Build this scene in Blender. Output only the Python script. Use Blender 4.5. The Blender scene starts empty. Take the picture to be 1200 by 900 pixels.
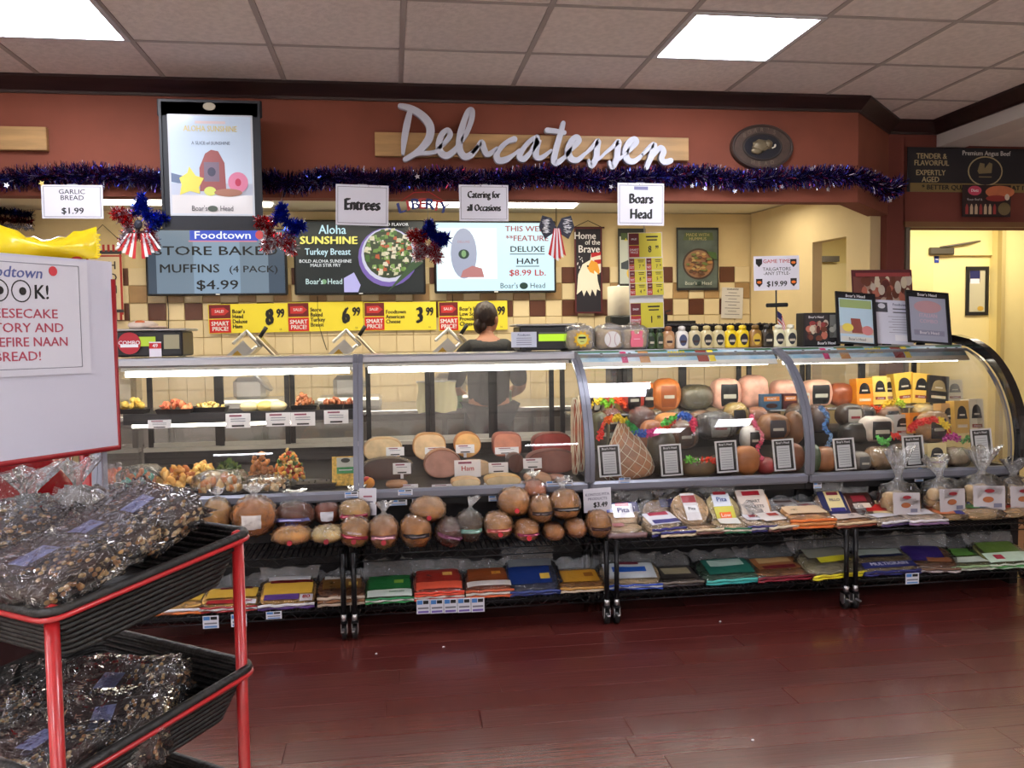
import bpy, math, random
from mathutils import Vector, Matrix, noise, Euler
C = bpy.context.scene.collection
SC = bpy.context.scene
PI = math.pi
R = math.radians

# ---------------------------------------------------------------- camera
FPX, YAW, PITCH, ROLL, HC = 1011.3, .139, -.055, -.014, 1.42
_cy, _sy, _cp, _sp = math.cos(YAW), math.sin(YAW), math.cos(PITCH), math.sin(PITCH)
_f = Vector((_sy*_cp, _cy*_cp, _sp)); _r = Vector((_cy, -_sy, 0)); _u = _r.cross(_f)
RV = _r*math.cos(ROLL)+_u*math.sin(ROLL); UV = -_r*math.sin(ROLL)+_u*math.cos(ROLL)
CAMP = Vector((0, 0, HC))
cam = bpy.data.objects.new('camera', bpy.data.cameras.new('camera')); C.objects.link(cam)
m3 = Matrix((RV, UV, -_f)).transposed()
cam.matrix_world = Matrix.Translation(CAMP) @ m3.to_4x4()
cam.data.sensor_width = 36; cam.data.lens = FPX/1200*36; cam.data.clip_start = .05; cam.data.clip_end = 60
SC.camera = cam
def ray(x, y): return _f+RV*((x-600)/FPX)-UV*((y-450)/FPX)
def at(x, y, Y): d = ray(x, y); return CAMP+d*(Y/d.y)
def az(x, y, z): d = ray(x, y); return CAMP+d*((z-HC)/d.z)
def ax(x, y, X): d = ray(x, y); return CAMP+d*(X/d.x)
def mpp(p): return (Vector(p)-CAMP).dot(_f)/FPX          # metres that one photograph pixel spans at p

# ---------------------------------------------------------------- world, light levels
SC.view_settings.view_transform = 'Standard'; SC.view_settings.look = 'None'
SC.view_settings.gamma = 1; SC.view_settings.use_curve_mapping = False
SC.view_settings.exposure = 0.1
w = bpy.data.worlds.new('world'); SC.world = w; w.use_nodes = True
w.node_tree.nodes['Background'].inputs[0].default_value = (.8, .85, 1, 1)
w.node_tree.nodes['Background'].inputs[1].default_value = .05
try:
    SC.cycles.transparent_max_bounces = 32; SC.cycles.max_bounces = 8
except Exception: pass
PANEL_E, TUBE_E, KITCHEN_E, TV_E = 26, 19, 11.0, .95
for nm, loc, rz_, sx, sy, e in (('kitchen_lamp_light', (.6, 6.1, 2.36), 0, 4.6, .3, 42), ('back_room_light', (4.6, 6.0, 2.42), 0, 1.2, .5, 24), ('passage_light', (3.9, 6.6, 2.3), 0, .4, .4, 5)):
    L = bpy.data.lights.new(nm, 'AREA'); L.shape = 'RECTANGLE'; L.size = sx; L.size_y = sy; L.energy = e; L.color = (1, .9, .72)
    o = bpy.data.objects.new(nm, L); C.objects.link(o); o.location = loc

# ---------------------------------------------------------------- colours, materials
def lin(c): return tuple((v/12.92 if v <= .04045 else ((v+.055)/1.055)**2.4) for v in [x/255 for x in c])
MC = {}
def mat(col, rough=.55, metal=0, var=0, scale=8, bump=0, bscale=None, coat=0, emit=0, spec=.5, alt=None, stretch=None, trans=0):
    key = (tuple(col), rough, metal, var, scale, bump, bscale, coat, emit, spec, alt, stretch, trans)
    if key in MC: return MC[key]
    m = bpy.data.materials.new('paint'); m.use_nodes = True; nt = m.node_tree; b = nt.nodes['Principled BSDF']
    lc = lin(col)
    b.inputs['Base Color'].default_value = (*lc, 1); b.inputs['Roughness'].default_value = rough
    b.inputs['Metallic'].default_value = metal; b.inputs['Coat Weight'].default_value = coat; b.inputs['Specular IOR Level'].default_value = spec
    b.inputs['Coat Roughness'].default_value = .12; b.inputs['Transmission Weight'].default_value = trans
    if emit:
        b.inputs['Emission Color'].default_value = (*lc, 1); b.inputs['Emission Strength'].default_value = emit
        b.inputs['Base Color'].default_value = (*[v*.12 for v in lc], 1)
    if var or alt or bump:
        tc = nt.nodes.new('ShaderNodeTexCoord'); mp = nt.nodes.new('ShaderNodeMapping')
        nt.links.new(tc.outputs['Object'], mp.inputs[0])
        if stretch: mp.inputs['Scale'].default_value = stretch
    if var or alt:
        n = nt.nodes.new('ShaderNodeTexNoise'); n.inputs['Scale'].default_value = scale; n.inputs['Detail'].default_value = 5
        nt.links.new(mp.outputs[0], n.inputs['Vector'])
        r = nt.nodes.new('ShaderNodeValToRGB'); nt.links.new(n.outputs[0], r.inputs[0])
        a = lin(alt) if alt else [v*(1-var) for v in lc]
        c2 = lc if alt else [min(1, v*(1+var)) for v in lc]
        r.color_ramp.elements[0].color = (*a, 1); r.color_ramp.elements[1].color = (*c2, 1)
        r.color_ramp.elements[0].position = .38; r.color_ramp.elements[1].position = .62
        nt.links.new(r.outputs[0], b.inputs['Base Color'])
        if emit: nt.links.new(r.outputs[0], b.inputs['Emission Color'])
    if bump:
        n2 = nt.nodes.new('ShaderNodeTexNoise'); n2.inputs['Scale'].default_value = bscale or scale*3; n2.inputs['Detail'].default_value = 4
        nt.links.new(mp.outputs[0], n2.inputs['Vector'])
        bp = nt.nodes.new('ShaderNodeBump'); bp.inputs['Strength'].default_value = min(1, bump); bp.inputs['Distance'].default_value = .01
        nt.links.new(n2.outputs[0], bp.inputs['Height']); nt.links.new(bp.outputs[0], b.inputs['Normal'])
    MC[key] = m
    return m
def film(name='film', rough=.08, haze=.04, gloss=.6, bscale=26, tint=(1, 1, 1), bump=.7, base=.05):
    """thin clear plastic or glass: see-through, shiny at grazing angles, a little milky"""
    key = ('film', rough, haze, gloss, bscale, tint, bump, base)
    if key in MC: return MC[key]
    m = bpy.data.materials.new(name); m.use_nodes = True; nt = m.node_tree; nt.nodes.clear(); N = nt.nodes.new; L = nt.links.new
    out = N('ShaderNodeOutputMaterial'); tr = N('ShaderNodeBsdfTransparent'); gl = N('ShaderNodeBsdfGlossy'); df = N('ShaderNodeBsdfDiffuse')
    tr.inputs[0].default_value = (*tint, 1); gl.inputs['Roughness'].default_value = rough; df.inputs[0].default_value = (.85, .87, .9, 1)
    lw = N('ShaderNodeFresnel'); lw.inputs[0].default_value = 1.5
    mu = N('ShaderNodeMath'); mu.operation = 'MULTIPLY_ADD'; mu.inputs[1].default_value = gloss; mu.inputs[2].default_value = base; mu.use_clamp = True
    L(lw.outputs[0], mu.inputs[0])
    m1 = N('ShaderNodeMixShader'); m1.inputs[0].default_value = haze; L(tr.outputs[0], m1.inputs[1]); L(df.outputs[0], m1.inputs[2])
    m2 = N('ShaderNodeMixShader'); L(mu.outputs[0], m2.inputs[0]); L(m1.outputs[0], m2.inputs[1]); L(gl.outputs[0], m2.inputs[2]); L(m2.outputs[0], out.inputs[0])
    if bump:
        tc = N('ShaderNodeTexCoord'); n = N('ShaderNodeTexNoise'); n.inputs['Scale'].default_value = bscale; n.inputs['Detail'].default_value = 3; n.inputs['Distortion'].default_value = 1.2
        L(tc.outputs['Object'], n.inputs['Vector']); bp = N('ShaderNodeBump'); bp.inputs['Strength'].default_value = bump; bp.inputs['Distance'].default_value = .02
        L(n.outputs[0], bp.inputs['Height']); L(bp.outputs[0], gl.inputs['Normal']); L(bp.outputs[0], lw.inputs['Normal'])
    MC[key] = m
    return m
FILM = film('bag_film', rough=.07, haze=.02, gloss=1.35, bscale=30, bump=1, base=.025)
MILKY = film('milky_film', rough=.12, haze=.16, gloss=1.3, bscale=34, bump=1, base=.04)
GLASS = film('case_glass', rough=.005, haze=.004, gloss=1.0, bump=0, base=.02)
BLACK = mat((22, 22, 24), .5); WHITE = mat((232, 232, 235), .6); STEEL = mat((190, 190, 192), .32, .9); CHROME = mat((215, 215, 218), .15, 1)
GREYM = mat((120, 122, 134), .4, .35)

# ---------------------------------------------------------------- mesh building
class MB:
    def __init__(s): s.v = []; s.f = []; s.m = []; s.mats = []; s.sm = []
    def mi(s, m):
        if m not in s.mats: s.mats.append(m)
        return s.mats.index(m)
    def add(s, vs, fs, m, smooth=False, M=None):
        k = len(s.v); i = s.mi(m)
        if M is not None: vs = [M @ Vector(v) for v in vs]
        s.v += [tuple(v) for v in vs]; s.f += [tuple(k+a for a in f) for f in fs]; s.m += [i]*len(fs); s.sm += [smooth]*len(fs)
        return s
    def box(s, c, d, m, M=None, bev=0):
        x, y, z = d[0]/2, d[1]/2, d[2]/2
        if bev:
            b = min(bev, x*.9, y*.9, z*.9); vs = []
            for sx in (-1, 1):
                for sy in (-1, 1):
                    for sz in (-1, 1):
                        vs += [(c[0]+sx*x, c[1]+sy*(y-b), c[2]+sz*(z-b)), (c[0]+sx*(x-b), c[1]+sy*y, c[2]+sz*(z-b)), (c[0]+sx*(x-b), c[1]+sy*(y-b), c[2]+sz*z)]
            I = lambda a, b_, c_, k: ((a*2+b_)*2+c_)*3+k
            fs = []
            for a in (0, 1):
                q = [I(a, 0, 0, 0), I(a, 1, 0, 0), I(a, 1, 1, 0), I(a, 0, 1, 0)]; fs.append(q if a else q[::-1])
                q = [I(0, a, 0, 1), I(0, a, 1, 1), I(1, a, 1, 1), I(1, a, 0, 1)]; fs.append(q if a else q[::-1])
                q = [I(0, 0, a, 2), I(1, 0, a, 2), I(1, 1, a, 2), I(0, 1, a, 2)]; fs.append(q if a else q[::-1])
            for a in (0, 1):
                for b_ in (0, 1):
                    fs.append([I(a, b_, 0, 0), I(a, b_, 1, 0), I(a, b_, 1, 1), I(a, b_, 0, 1)])
                    fs.append([I(a, 0, b_, 0), I(a, 1, b_, 0), I(a, 1, b_, 2), I(a, 0, b_, 2)])
                    fs.append([I(0, a, b_, 1), I(1, a, b_, 1), I(1, a, b_, 2), I(0, a, b_, 2)])
                    for c_ in (0, 1): fs.append([I(a, b_, c_, 0), I(a, b_, c_, 1), I(a, b_, c_, 2)])
            return s.add(vs, fs, m, False, M)
        vs = [(c[0]+a*x, c[1]+b*y, c[2]+e*z) for a in (-1, 1) for b in (-1, 1) for e in (-1, 1)]
        return s.add(vs, [(0, 1, 3, 2), (4, 6, 7, 5), (0, 4, 5, 1), (2, 3, 7, 6), (0, 2, 6, 4), (1, 5, 7, 3)], m, False, M)
    def quad(s, a, b, c, d, m, M=None): return s.add([a, b, c, d], [(0, 1, 2, 3)], m, False, M)
    def tube(s, pts, r, m, n=8, cap=True, closed=False, M=None, sy=1):
        pts = [Vector(p) for p in pts]; N = len(pts); vs = []; up = None
        rr = r if isinstance(r, (list, tuple)) else [r]*N
        for i, p in enumerate(pts):
            a = pts[(i-1) % N] if (i or closed) else p; b = pts[(i+1) % N] if (i < N-1 or closed) else p
            t = (b-a).normalized() if (b-a).length > 1e-9 else Vector((0, 0, 1))
            if up is None: up = Vector((0, 0, 1)) if abs(t.z) < .9 else Vector((0, 1, 0))
            x = t.cross(up)
            if x.length < 1e-5: x = t.orthogonal()
            x.normalize(); y = x.cross(t).normalized(); up = y
            for k in range(n):
                q = 2*PI*k/n; vs.append(p+x*(rr[i]*math.cos(q))+y*(rr[i]*sy*math.sin(q)))
        fs = [(i*n+k, i*n+(k+1) % n, ((i+1) % N)*n+(k+1) % n, ((i+1) % N)*n+k) for i in range(N if closed else N-1) for k in range(n)]
        if cap and not closed: fs += [tuple(range(n))[::-1], tuple((N-1)*n+k for k in range(n))]
        return s.add(vs, fs, m, True, M)
    def lathe(s, prof, m, n=20, M=None, sx=1, sy=1, power=1, smooth=True):
        vs = []
        for r, z in prof:
            for k in range(n):
                q = 2*PI*k/n; c, d = math.cos(q), math.sin(q)
                if power != 1: c, d = math.copysign(abs(c)**power, c), math.copysign(abs(d)**power, d)
                vs.append((r*sx*c, r*sy*d, z))
        N = len(prof)
        fs = [(i*n+k, i*n+(k+1) % n, (i+1)*n+(k+1) % n, (i+1)*n+k) for i in range(N-1) for k in range(n)]
        fs += [tuple(range(n))[::-1], tuple((N-1)*n+k for k in range(n))]
        return s.add(vs, fs, m, smooth, M)
    def blob(s, c, r, m, e1=1, e2=1, nz=0, ns=6, seed=0, nu=20, nv=12, M=None, u0=0, u1=1, v0=0, v1=1, off=0):
        """superellipsoid with wobble; u,v limits cut a patch out of it (a label)"""
        P = lambda a, e: math.copysign(abs(a)**e, a)
        vs = []; full = (u0 == 0 and u1 == 1)
        for j in range(nv+1):
            v = -PI/2+PI*(v0+(v1-v0)*j/nv)
            for i in range(nu if full else nu+1):
                u = 2*PI*(u0+(u1-u0)*i/nu)
                x, y, z = P(math.cos(v), e1)*P(math.cos(u), e2), P(math.cos(v), e1)*P(math.sin(u), e2), P(math.sin(v), e1)
                k = 1+off/max(r)
                if nz: k += nz*noise.noise(Vector((x, y, z))*ns*.5+Vector((seed*7.3, seed*3.1, 0)))
                vs.append((c[0]+x*r[0]*k, c[1]+y*r[1]*k, c[2]+z*r[2]*k))
        w_ = nu if full else nu+1
        fs = []
        for j in range(nv):
            for i in range(nu):
                a, b = j*w_+i, j*w_+((i+1) % w_ if full else i+1)
                fs.append((a, b, b+w_, a+w_))
        return s.add(vs, fs, m, True, M)
    def prism(s, poly, y0, y1, m, M=None):
        """outline in x,z pushed from y0 (front) to y1"""
        n = len(poly); vs = [(x, y0, z) for x, z in poly]+[(x, y1, z) for x, z in poly]
        fs = [tuple(range(n)), tuple(range(2*n-1, n-1, -1))]+[(i, i+n, (i+1) % n+n, (i+1) % n) for i in range(n)]
        return s.add(vs, fs, m, False, M)
    def text(s, t, x, z, size, m, y=0, off=0, sx=1, align='CENTER', ex=0, M=None, rot=0, shear=0):
        vs, fs = text_geo(t, size, 0, align, ex, shear)
        c_, s_ = math.cos(rot), math.sin(rot); o_ = off*size*1.3       # a bold face is the same letters set down three times, side by side
        for k, (p_, q_) in enumerate(((0, 0),) if off < .006 else ((-o_, -o_*.5), (o_, o_*.5), (0, 0))):
            s.add([(x+p_+(a*c_*sx-b*s_), y-d-k*.00006, z+q_+(a*sx*s_+b*c_)) for a, b, d in vs], fs, m, False, M)
        return s
    def build(s, name, parent=None, loc=None, rot=None, **kw):
        me = bpy.data.meshes.new(name); me.from_pydata(s.v, [], s.f)
        for m in s.mats: me.materials.append(m)
        me.polygons.foreach_set('material_index', s.m); me.polygons.foreach_set('use_smooth', s.sm); me.update()
        o = bpy.data.objects.new(name, me); C.objects.link(o)
        if parent: o.parent = parent
        if loc is not None: o.location = loc
        if rot is not None: o.rotation_euler = rot
        return tag(o, **kw)
TC = {}
def text_geo(t, size, off, align, ex, shear=0):
    k = (t, size, off, align, ex, shear)
    if k not in TC:
        c = bpy.data.curves.new('lettering', 'FONT'); c.body = t; c.size = size; c.resolution_u = 2; c.offset = off*size; c.extrude = ex; c.shear = shear
        c.align_x = align; c.align_y = 'CENTER'; c.space_line = .9
        o = bpy.data.objects.new('lettering', c); me = bpy.data.meshes.new_from_object(o)
        TC[k] = ([tuple(v.co) for v in me.vertices], [tuple(p.vertices) for p in me.polygons])
        bpy.data.objects.remove(o); bpy.data.curves.remove(c); bpy.data.meshes.remove(me)
    return TC[k]
def tag(o, label=None, cat=None, group=None, kind=None):
    if label: o['label'] = label
    if cat: o['category'] = cat
    if group: o['group'] = group
    if kind: o['kind'] = kind
    return o
def thing(name, label, cat, loc=(0, 0, 0), rot=(0, 0, 0), group=None):
    o = bpy.data.objects.new(name, None); C.objects.link(o); o.location = loc; o.rotation_euler = rot; o.empty_display_size = .05
    return tag(o, label, cat, group)
def smooth_line(pts, n=6, closed=False):
    pts = [Vector(p) for p in pts]; out = []; N = len(pts)
    for i in range(N if closed else N-1):
        g = lambda k: pts[k % N] if closed else pts[min(max(k, 0), N-1)]
        a, b, c, d = g(i-1), g(i), g(i+1), g(i+2)
        for k in range(n):
            t = k/n; out.append(.5*((2*b)+(c-a)*t+(2*a-5*b+4*c-d)*t*t+(3*b-a-3*c+d)*t**3))
    if not closed: out.append(pts[-1])
    return out
def board(name, label, cat, loc, w, h, panel, prints, rot=(0, 0, 0), th=.004, group=None, frame=None, fw=.012, parent=None, pn='panel'):
    """upright flat board facing -y; loc is its centre. prints: ('r',x,z,w,h,mat) ('e',x,z,rx,rz,mat) ('p',[(x,z)..],mat) ('t',text,x,z,size,mat[,off,sx,align]) in shares of w and h from the centre (size: share of h)"""
    t = thing(name, label, cat, loc, rot, group) if parent is None else parent
    MB().box((0, 0, 0), (w, th, h), panel).build(pn, t)
    if frame:
        f = MB()
        for sx in (-1, 1): f.box((sx*(w/2-fw/2), -th*.5-.002, 0), (fw, .01, h), frame)
        for sz in (-1, 1): f.box((0, -th*.5-.002, sz*(h/2-fw/2)), (w, .0098, fw), frame)
        f.build('frame', t)
    g = MB(); tx = MB(); y = -th/2-.0008
    for p in prints:
        y -= .00022
        if p[0] == 'r': x, z, a, b, m = p[1:6]; x, z, a, b = x*w, z*h, a*w/2, b*h/2; g.quad((x-a, y, z-b), (x+a, y, z-b), (x+a, y, z+b), (x-a, y, z+b), m)
        elif p[0] == 'e':
            x, z, a, b, m = p[1:6]; n = 24; g.add([(x*w+a*w*math.cos(2*PI*i/n), y, z*h+b*h*math.sin(2*PI*i/n)) for i in range(n)], [tuple(range(n))], m)
        elif p[0] == 'p': g.add([(x*w, y, z*h) for x, z in p[1]], [tuple(range(len(p[1])))], p[2])
        elif p[0] == 't':
            tt, x, z, sz, m = p[1:6]; off = p[6] if len(p) > 6 else 0; sx = p[7] if len(p) > 7 else 1; al = p[8] if len(p) > 8 else 'CENTER'
            tx.text(tt, x*w, z*h, sz*h, m, y=y-.0004, off=off, sx=sx, align=al)
    if g.v: g.build('printed_picture', t)
    if tx.v: tx.build('lettering', t)
    return t
def ink(*c): return mat(c, .6)
K_ = ink(20, 20, 22); RED = ink(190, 28, 34); YEL = ink(240, 225, 40); BLU = ink(35, 60, 150); NAVY = ink(30, 34, 90); GRN = ink(40, 120, 60); ORG = ink(235, 120, 40)
rnd = random.Random(7)
# ================================================================ THE SETTING
def struct(mb, name, parent=None, **k): return mb.build(name, parent, kind=None if parent else 'structure', **k)
# floor: base slab plus planks one by one where the photograph lets them be told apart
floor = struct(MB().box((1, 2, -.03), (12, 12, .05), mat((92, 38, 34), .35, var=.2, scale=5, stretch=(.4, 4, 1))), 'floor')
woods = [mat(c, r_, var=.22, scale=9, alt=a, stretch=(.35, 7, 1), bump=.12, bscale=14, spec=.5, coat=.35) for c, a, r_ in (((96, 42, 37), (82, 33, 29), .27), ((92, 38, 34), (78, 30, 27), .3), ((100, 46, 40), (86, 36, 31), .26), ((94, 40, 36), (80, 31, 28), .3))]
def keep_mesh(o):
    me = o.data; bpy.data.objects.remove(o); return me
pl = [keep_mesh(MB().box((0, 0, 0), (1.216, .1515, .006), wd, bev=.0012).build('plank')) for wd in woods]
for j in range(24):
    y = 1.45+j*.1525; off = rnd.random()*1.2
    for i in range(6):
        o = bpy.data.objects.new('plank', rnd.choice(pl)); C.objects.link(o); o.parent = floor; o.location = (-2.3+off+i*1.2172, y, -.002)
struct(MB().box((1.2, -1.35, .003), (9.7, 4.6, .006), mat((226, 220, 206), .5, var=.05)), 'floor_bounce')  # pale floor sheet added out of view to bounce light onto the ceiling
# ceiling: base, tiles one by one, the grid
HZ = HC+1.371; TX0, TY0, T = -.527, 4.206, .61
ceil = struct(MB().box((1.2, .9, HZ+.06), (10, 9.4, .05), mat((120, 112, 108), .9)), 'ceiling')
tm = [mat(c, .95, var=.06, scale=30, bump=.35, bscale=60) for c in ((222, 212, 208), (217, 207, 203), (226, 216, 210))]
tms = [keep_mesh(MB().box((0, 0, 0), (T-.022, T-.022, .012), m, bev=.004).build('ceiling_tile')) for m in tm]
lights = {(-2, 0), (3, 0)} | {(i, j) for i in (-5, -2, 3, 6) for j in (5, 8, 11)}  # unseen panels behind follow the grid, extra ones added to brighten the ceiling
for i in range(-6, 9):
    for j in range(-2, 12):
        x, y = TX0+(i+.5)*T, TY0-(j+.5)*T
        if (i, j) in lights or (x > 3.6 and y < 5.3): continue
        o = bpy.data.objects.new('ceiling_tile', rnd.choice(tms)); C.objects.link(o); o.parent = ceil; o.location = (x, y, HZ+.004)
g = MB(); gm = mat((168, 158, 154), .6)
for i in range(-6, 10): g.box((TX0+i*T, 1.7, HZ-.001), (.024, 8.0, .006), gm)
for j in range(-2, 13): g.box((.9, TY0-j*T, HZ-.0012), (9.4, .024, .006), gm)
g.build('ceiling_grid', ceil, kind='stuff')
n = 0
names = {(-2, 0): 'square ceiling light panel above the restaurant sign board at the photo corner', (3, 0): 'square ceiling light panel between wall lettering and oval plaque'}
for (i, j) in sorted(lights):
    if i > 6: continue
    x, y = TX0+(i+.5)*T, TY0-(j+.5)*T
    t = thing('ceiling_light', names.get((i, j), 'square ceiling light panel further back over the shop floor'), 'ceiling light', (x, y, HZ-.004), group=None if (i, j) in names else 'ceiling lights behind the camera')
    f = MB(); fr = mat((200, 200, 205), .4)
    for s in (-1, 1): f.box((s*(T/2-.014), 0, 0), (.022, T-.01, .014), fr); f.box((0, s*(T/2-.014), 0), (T-.052, .022, .0138), fr)
    f.build('frame', t)
    MB().box((0, 0, .002), (T-.05, T-.05, .004), mat((245, 246, 255), .4, emit=PANEL_E)).build('diffuser', t)
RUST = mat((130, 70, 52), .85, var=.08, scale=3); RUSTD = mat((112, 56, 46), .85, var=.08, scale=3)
CREAM = mat((222, 200, 152), .8, var=.05, scale=2); CREAM2 = mat((216, 196, 150), .75, var=.04, scale=3); DWOOD = mat((44, 26, 26), .35, var=.3, scale=8, stretch=(.3, 3, 3))
# soffit over the counter, with a chamfered end, and a crown along it
SB = 2.185; F0 = 4.83
sof = [(-3.6, F0), (2.76, F0), (3.26, 5.33), (3.26, 5.45), (3.2, 5.45), (2.70, 4.93), (-3.6, 4.93)]
def ring(poly, z0, z1, m, mb=None):
    mb = mb or MB(); n = len(poly)
    return mb.add([(x, y, z0) for x, y in poly]+[(x, y, z1) for x, y in poly], [tuple(range(n))[::-1], tuple(range(n, 2*n))]+[(i, (i+1) % n, (i+1) % n+n, i+n) for i in range(n)], m)
struct(ring(sof, SB, HZ, RUST), 'wall_front')
cr = MB(); path = [(-3.6, F0), (2.76, F0), (3.26, 5.33), (3.60, 5.33), (3.60, -3.0)]
prof = [(0, -.083), (.012, -.083), (.018, -.070), (.045, -.046), (.07, -.022), (.078, -.016), (.078, -.001), (0, -.001)]
def sweep(mb, path, prof, z, m, side=1):
    P = [Vector((x, y, 0)) for x, y in path]; N = len(P); np_ = len(prof); vs = []
    for i, p in enumerate(P):
        d0 = (p-P[i-1]).normalized() if i else (P[1]-p).normalized(); d1 = (P[i+1]-p).normalized() if i < N-1 else d0
        n0 = Vector((d0.y, -d0.x, 0))*side; n1 = Vector((d1.y, -d1.x, 0))*side; nn = (n0+n1).normalized(); k = 1/max(.3, nn.dot(n0))
        for a, b in prof: vs.append(p+nn*(a*k)+Vector((0, 0, z+b)))
    fs = [(i*np_+k, i*np_+(k+1) % np_, (i+1)*np_+(k+1) % np_, (i+1)*np_+k) for i in range(N-1) for k in range(np_)]
    fs += [tuple(range(np_)), tuple(range((N-1)*np_, N*np_))[::-1]]
    return mb.add(vs, fs, m)
struct(sweep(cr, path, prof, HZ, DWOOD), 'trim_1')
# bulkhead over the next aisle, its lower ceiling
WPT = mat((205, 200, 196), .9)
struct(MB().box((3.70, 1.15, 2.715), (.2, 8.36, .17), WPT), 'wall_bulkhead')
struct(MB().box((5.0, 1.15, 2.655), (2.4, 8.3, .04), mat((214, 208, 202), .9, var=.04)), 'ceiling_low')
# column and lintel at the end of the counter
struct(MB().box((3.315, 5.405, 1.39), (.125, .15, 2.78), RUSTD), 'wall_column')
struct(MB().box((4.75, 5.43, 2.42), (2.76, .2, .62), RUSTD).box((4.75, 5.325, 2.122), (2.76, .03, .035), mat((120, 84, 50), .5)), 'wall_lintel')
# outer walls of the shop
WL = mat((225, 215, 205), .9)
struct(MB().box((-3.65, 2, 1.4), (.1, 12, 2.8), WL), 'wall_left')
struct(MB().box((1.2, -3.65, 1.4), (10, .1, 2.8), mat((225, 215, 205), .9)), 'wall_back')
struct(MB().box((6.15, 2, 1.4), (.1, 12, 2.8), WL), 'wall_right')
# kitchen: tiled rear wall, side wall with a passage, ceiling
KY = 6.9; KZ = 2.41; kx0, kx1 = -3.6, 3.07
kw = struct(MB().box(((kx0+kx1)/2, KY+.06, KZ/2), (kx1-kx0, .1, KZ), CREAM), 'wall_rear')
struct(MB().box((-.45, 5.94, KZ+.03), (6.3, 2.0, .05), mat((226, 216, 190), .9)).box((3.2, 6.42, KZ+.032), (1.1, 1.92, .05), mat((226, 216, 190), .9)), 'ceiling_kitchen')
TS = .1335; tcs = {'c': mat((228, 208, 164), .35, var=.03, scale=4), 'd': mat((92, 52, 34), .35, var=.08), 't': mat((172, 138, 92), .35, var=.08)}
tmm = {k: keep_mesh(MB().box((0, 0, 0), (TS-.005, .012, TS-.005), m, bev=.0025).build('wall_tile')) for k, m in tcs.items()}
pd = at(668, 361, KY); cd = round((pd.x-kx0)/TS-.5); x00 = pd.x-cd*TS; z00 = pd.z
rest = MB(); cnt = 0
for rr in range(-7, 5):
    for cc in range(0, 50):
        x, z = x00+cc*TS, z00+rr*TS
        if x > kx1-.05 or z > at(600, 308, KY).z: continue
        k = 'c'
        if rr in (0, 2) and (cc-cd) % 2 == 0: k = 'd'
        if rr == 1 and (cc-cd) % 2: k = 't'
        if rr >= -1 and x > -2.0 and cnt < 290:
            o = bpy.data.objects.new('wall_tile', tmm[k]); C.objects.link(o); o.parent = kw; o.location = (x, KY+.004, z); cnt += 1
        else: rest.box((x, KY+.004, z), (TS-.005, .012, TS-.005), tcs[k])
rest.build('lower_wall_tiles', kw, kind='stuff')
# side wall (slightly splayed) with the passage cut through it
def wseg(name, x0, y0, x1, y1, z0, z1, m, th=.08):
    d = Vector((x1-x0, y1-y0, 0)).normalized(); nn = Vector((-d.y, d.x, 0))*-th
    return struct(ring([(x0, y0), (x1, y1), (x1+nn.x, y1+nn.y), (x0+nn.x, y0+nn.y)], z0, z1, m), name)
def onside(px):
    d = ray(px, 350); t0 = Vector((3.07, 6.9)); dd = Vector((.18, -1.5)); k = d.x/d.y
    t = (k*t0.y-t0.x)/(dd.x-k*dd.y); return t0+dd*t
a, b, c_, d_ = Vector((3.07, 6.9)), onside(963), onside(1003), Vector((3.25, 5.4))
wseg('wall_side_rear', a.x, a.y, b.x, b.y, 0, KZ, CREAM)
wseg('wall_side_front', c_.x, c_.y, d_.x, d_.y, 0, KZ, CREAM)
wseg('wall_side_header', b.x, b.y, c_.x, c_.y, 2.08, KZ, CREAM)
struct(MB().box((c_.x+.2, c_.y-.28, 1.2), (.03, .03, 2.3), mat((120, 112, 96), .5)), 'trim_2')
# passage room and the back room beyond the opening: rear wall, doors
BY = 6.62; YC = mat((236, 218, 150), .7, var=.04, scale=2)
struct(MB().box((5.25, 7.45, 1.25), (4.6, .08, 2.5), YC), 'wall_passage')
struct(MB().box((4.3, 6.5, 2.55), (2.6, 2.2, .06), mat((232, 222, 190), .9)), 'ceiling_back_room')
p0, p1 = at(1072, 300, BY), at(1094, 300, BY)
q1 = at(1163, 300, BY)
struct(MB().box(((p0.x-.15+p1.x)/2, BY+.1, 1.25), (p1.x-p0.x+.15, .2, 2.5), YC).box(((p1.x+q1.x)/2, BY+.1, 2.30), (q1.x-p1.x, .2, .52), YC), 'wall_back_room')
q2 = at(1400, 300, BY)
struct(MB().box(((q1.x+q2.x)/2, BY+.07, 1.25), (q2.x-q1.x, .3, 2.5), YC).box((at(1174, 300, BY-.1).x, BY-.1, 1.25), (.035, .05, 2.5), mat((190, 170, 110), .6)), 'wall_back_room_end')
dx = (p1.x+q1.x)/2
door = struct(MB().box((dx, BY+.05, 1.02), (q1.x-p1.x, .045, 2.04), mat((240, 224, 160), .5)), 'door_1')
cl = at(1100, 293, BY)
MB().box((cl.x+.02, BY-.0, cl.z-.01), (.22, .05, .06), mat((90, 84, 72), .4, .5), bev=.008).tube([(cl.x, BY-.02, cl.z+.02), (cl.x+.25, BY-.03, cl.z+.055), (cl.x+.42, BY+.02, cl.z+.08)], .009, mat((110, 104, 90), .4, .5)).build('door_closer', door)
wp = at(1145, 341, BY+.02); s = mpp(wp)
board('framed_notice', 'black framed pale window notice with small dark picture on the back room door', 'notice', (wp.x, BY+.023, wp.z), 29*s, 57*s, mat((196, 190, 160), .4), [('r', -.1, .3, .45, .24, NAVY), ('r', -.1, .2, .4, .1, mat((230, 230, 235))), ('e', .16, -.36, .14, .05, mat((200, 160, 60)))], frame=BLACK, fw=.03)
sp = at(1098, 304, BY+.02)
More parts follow.
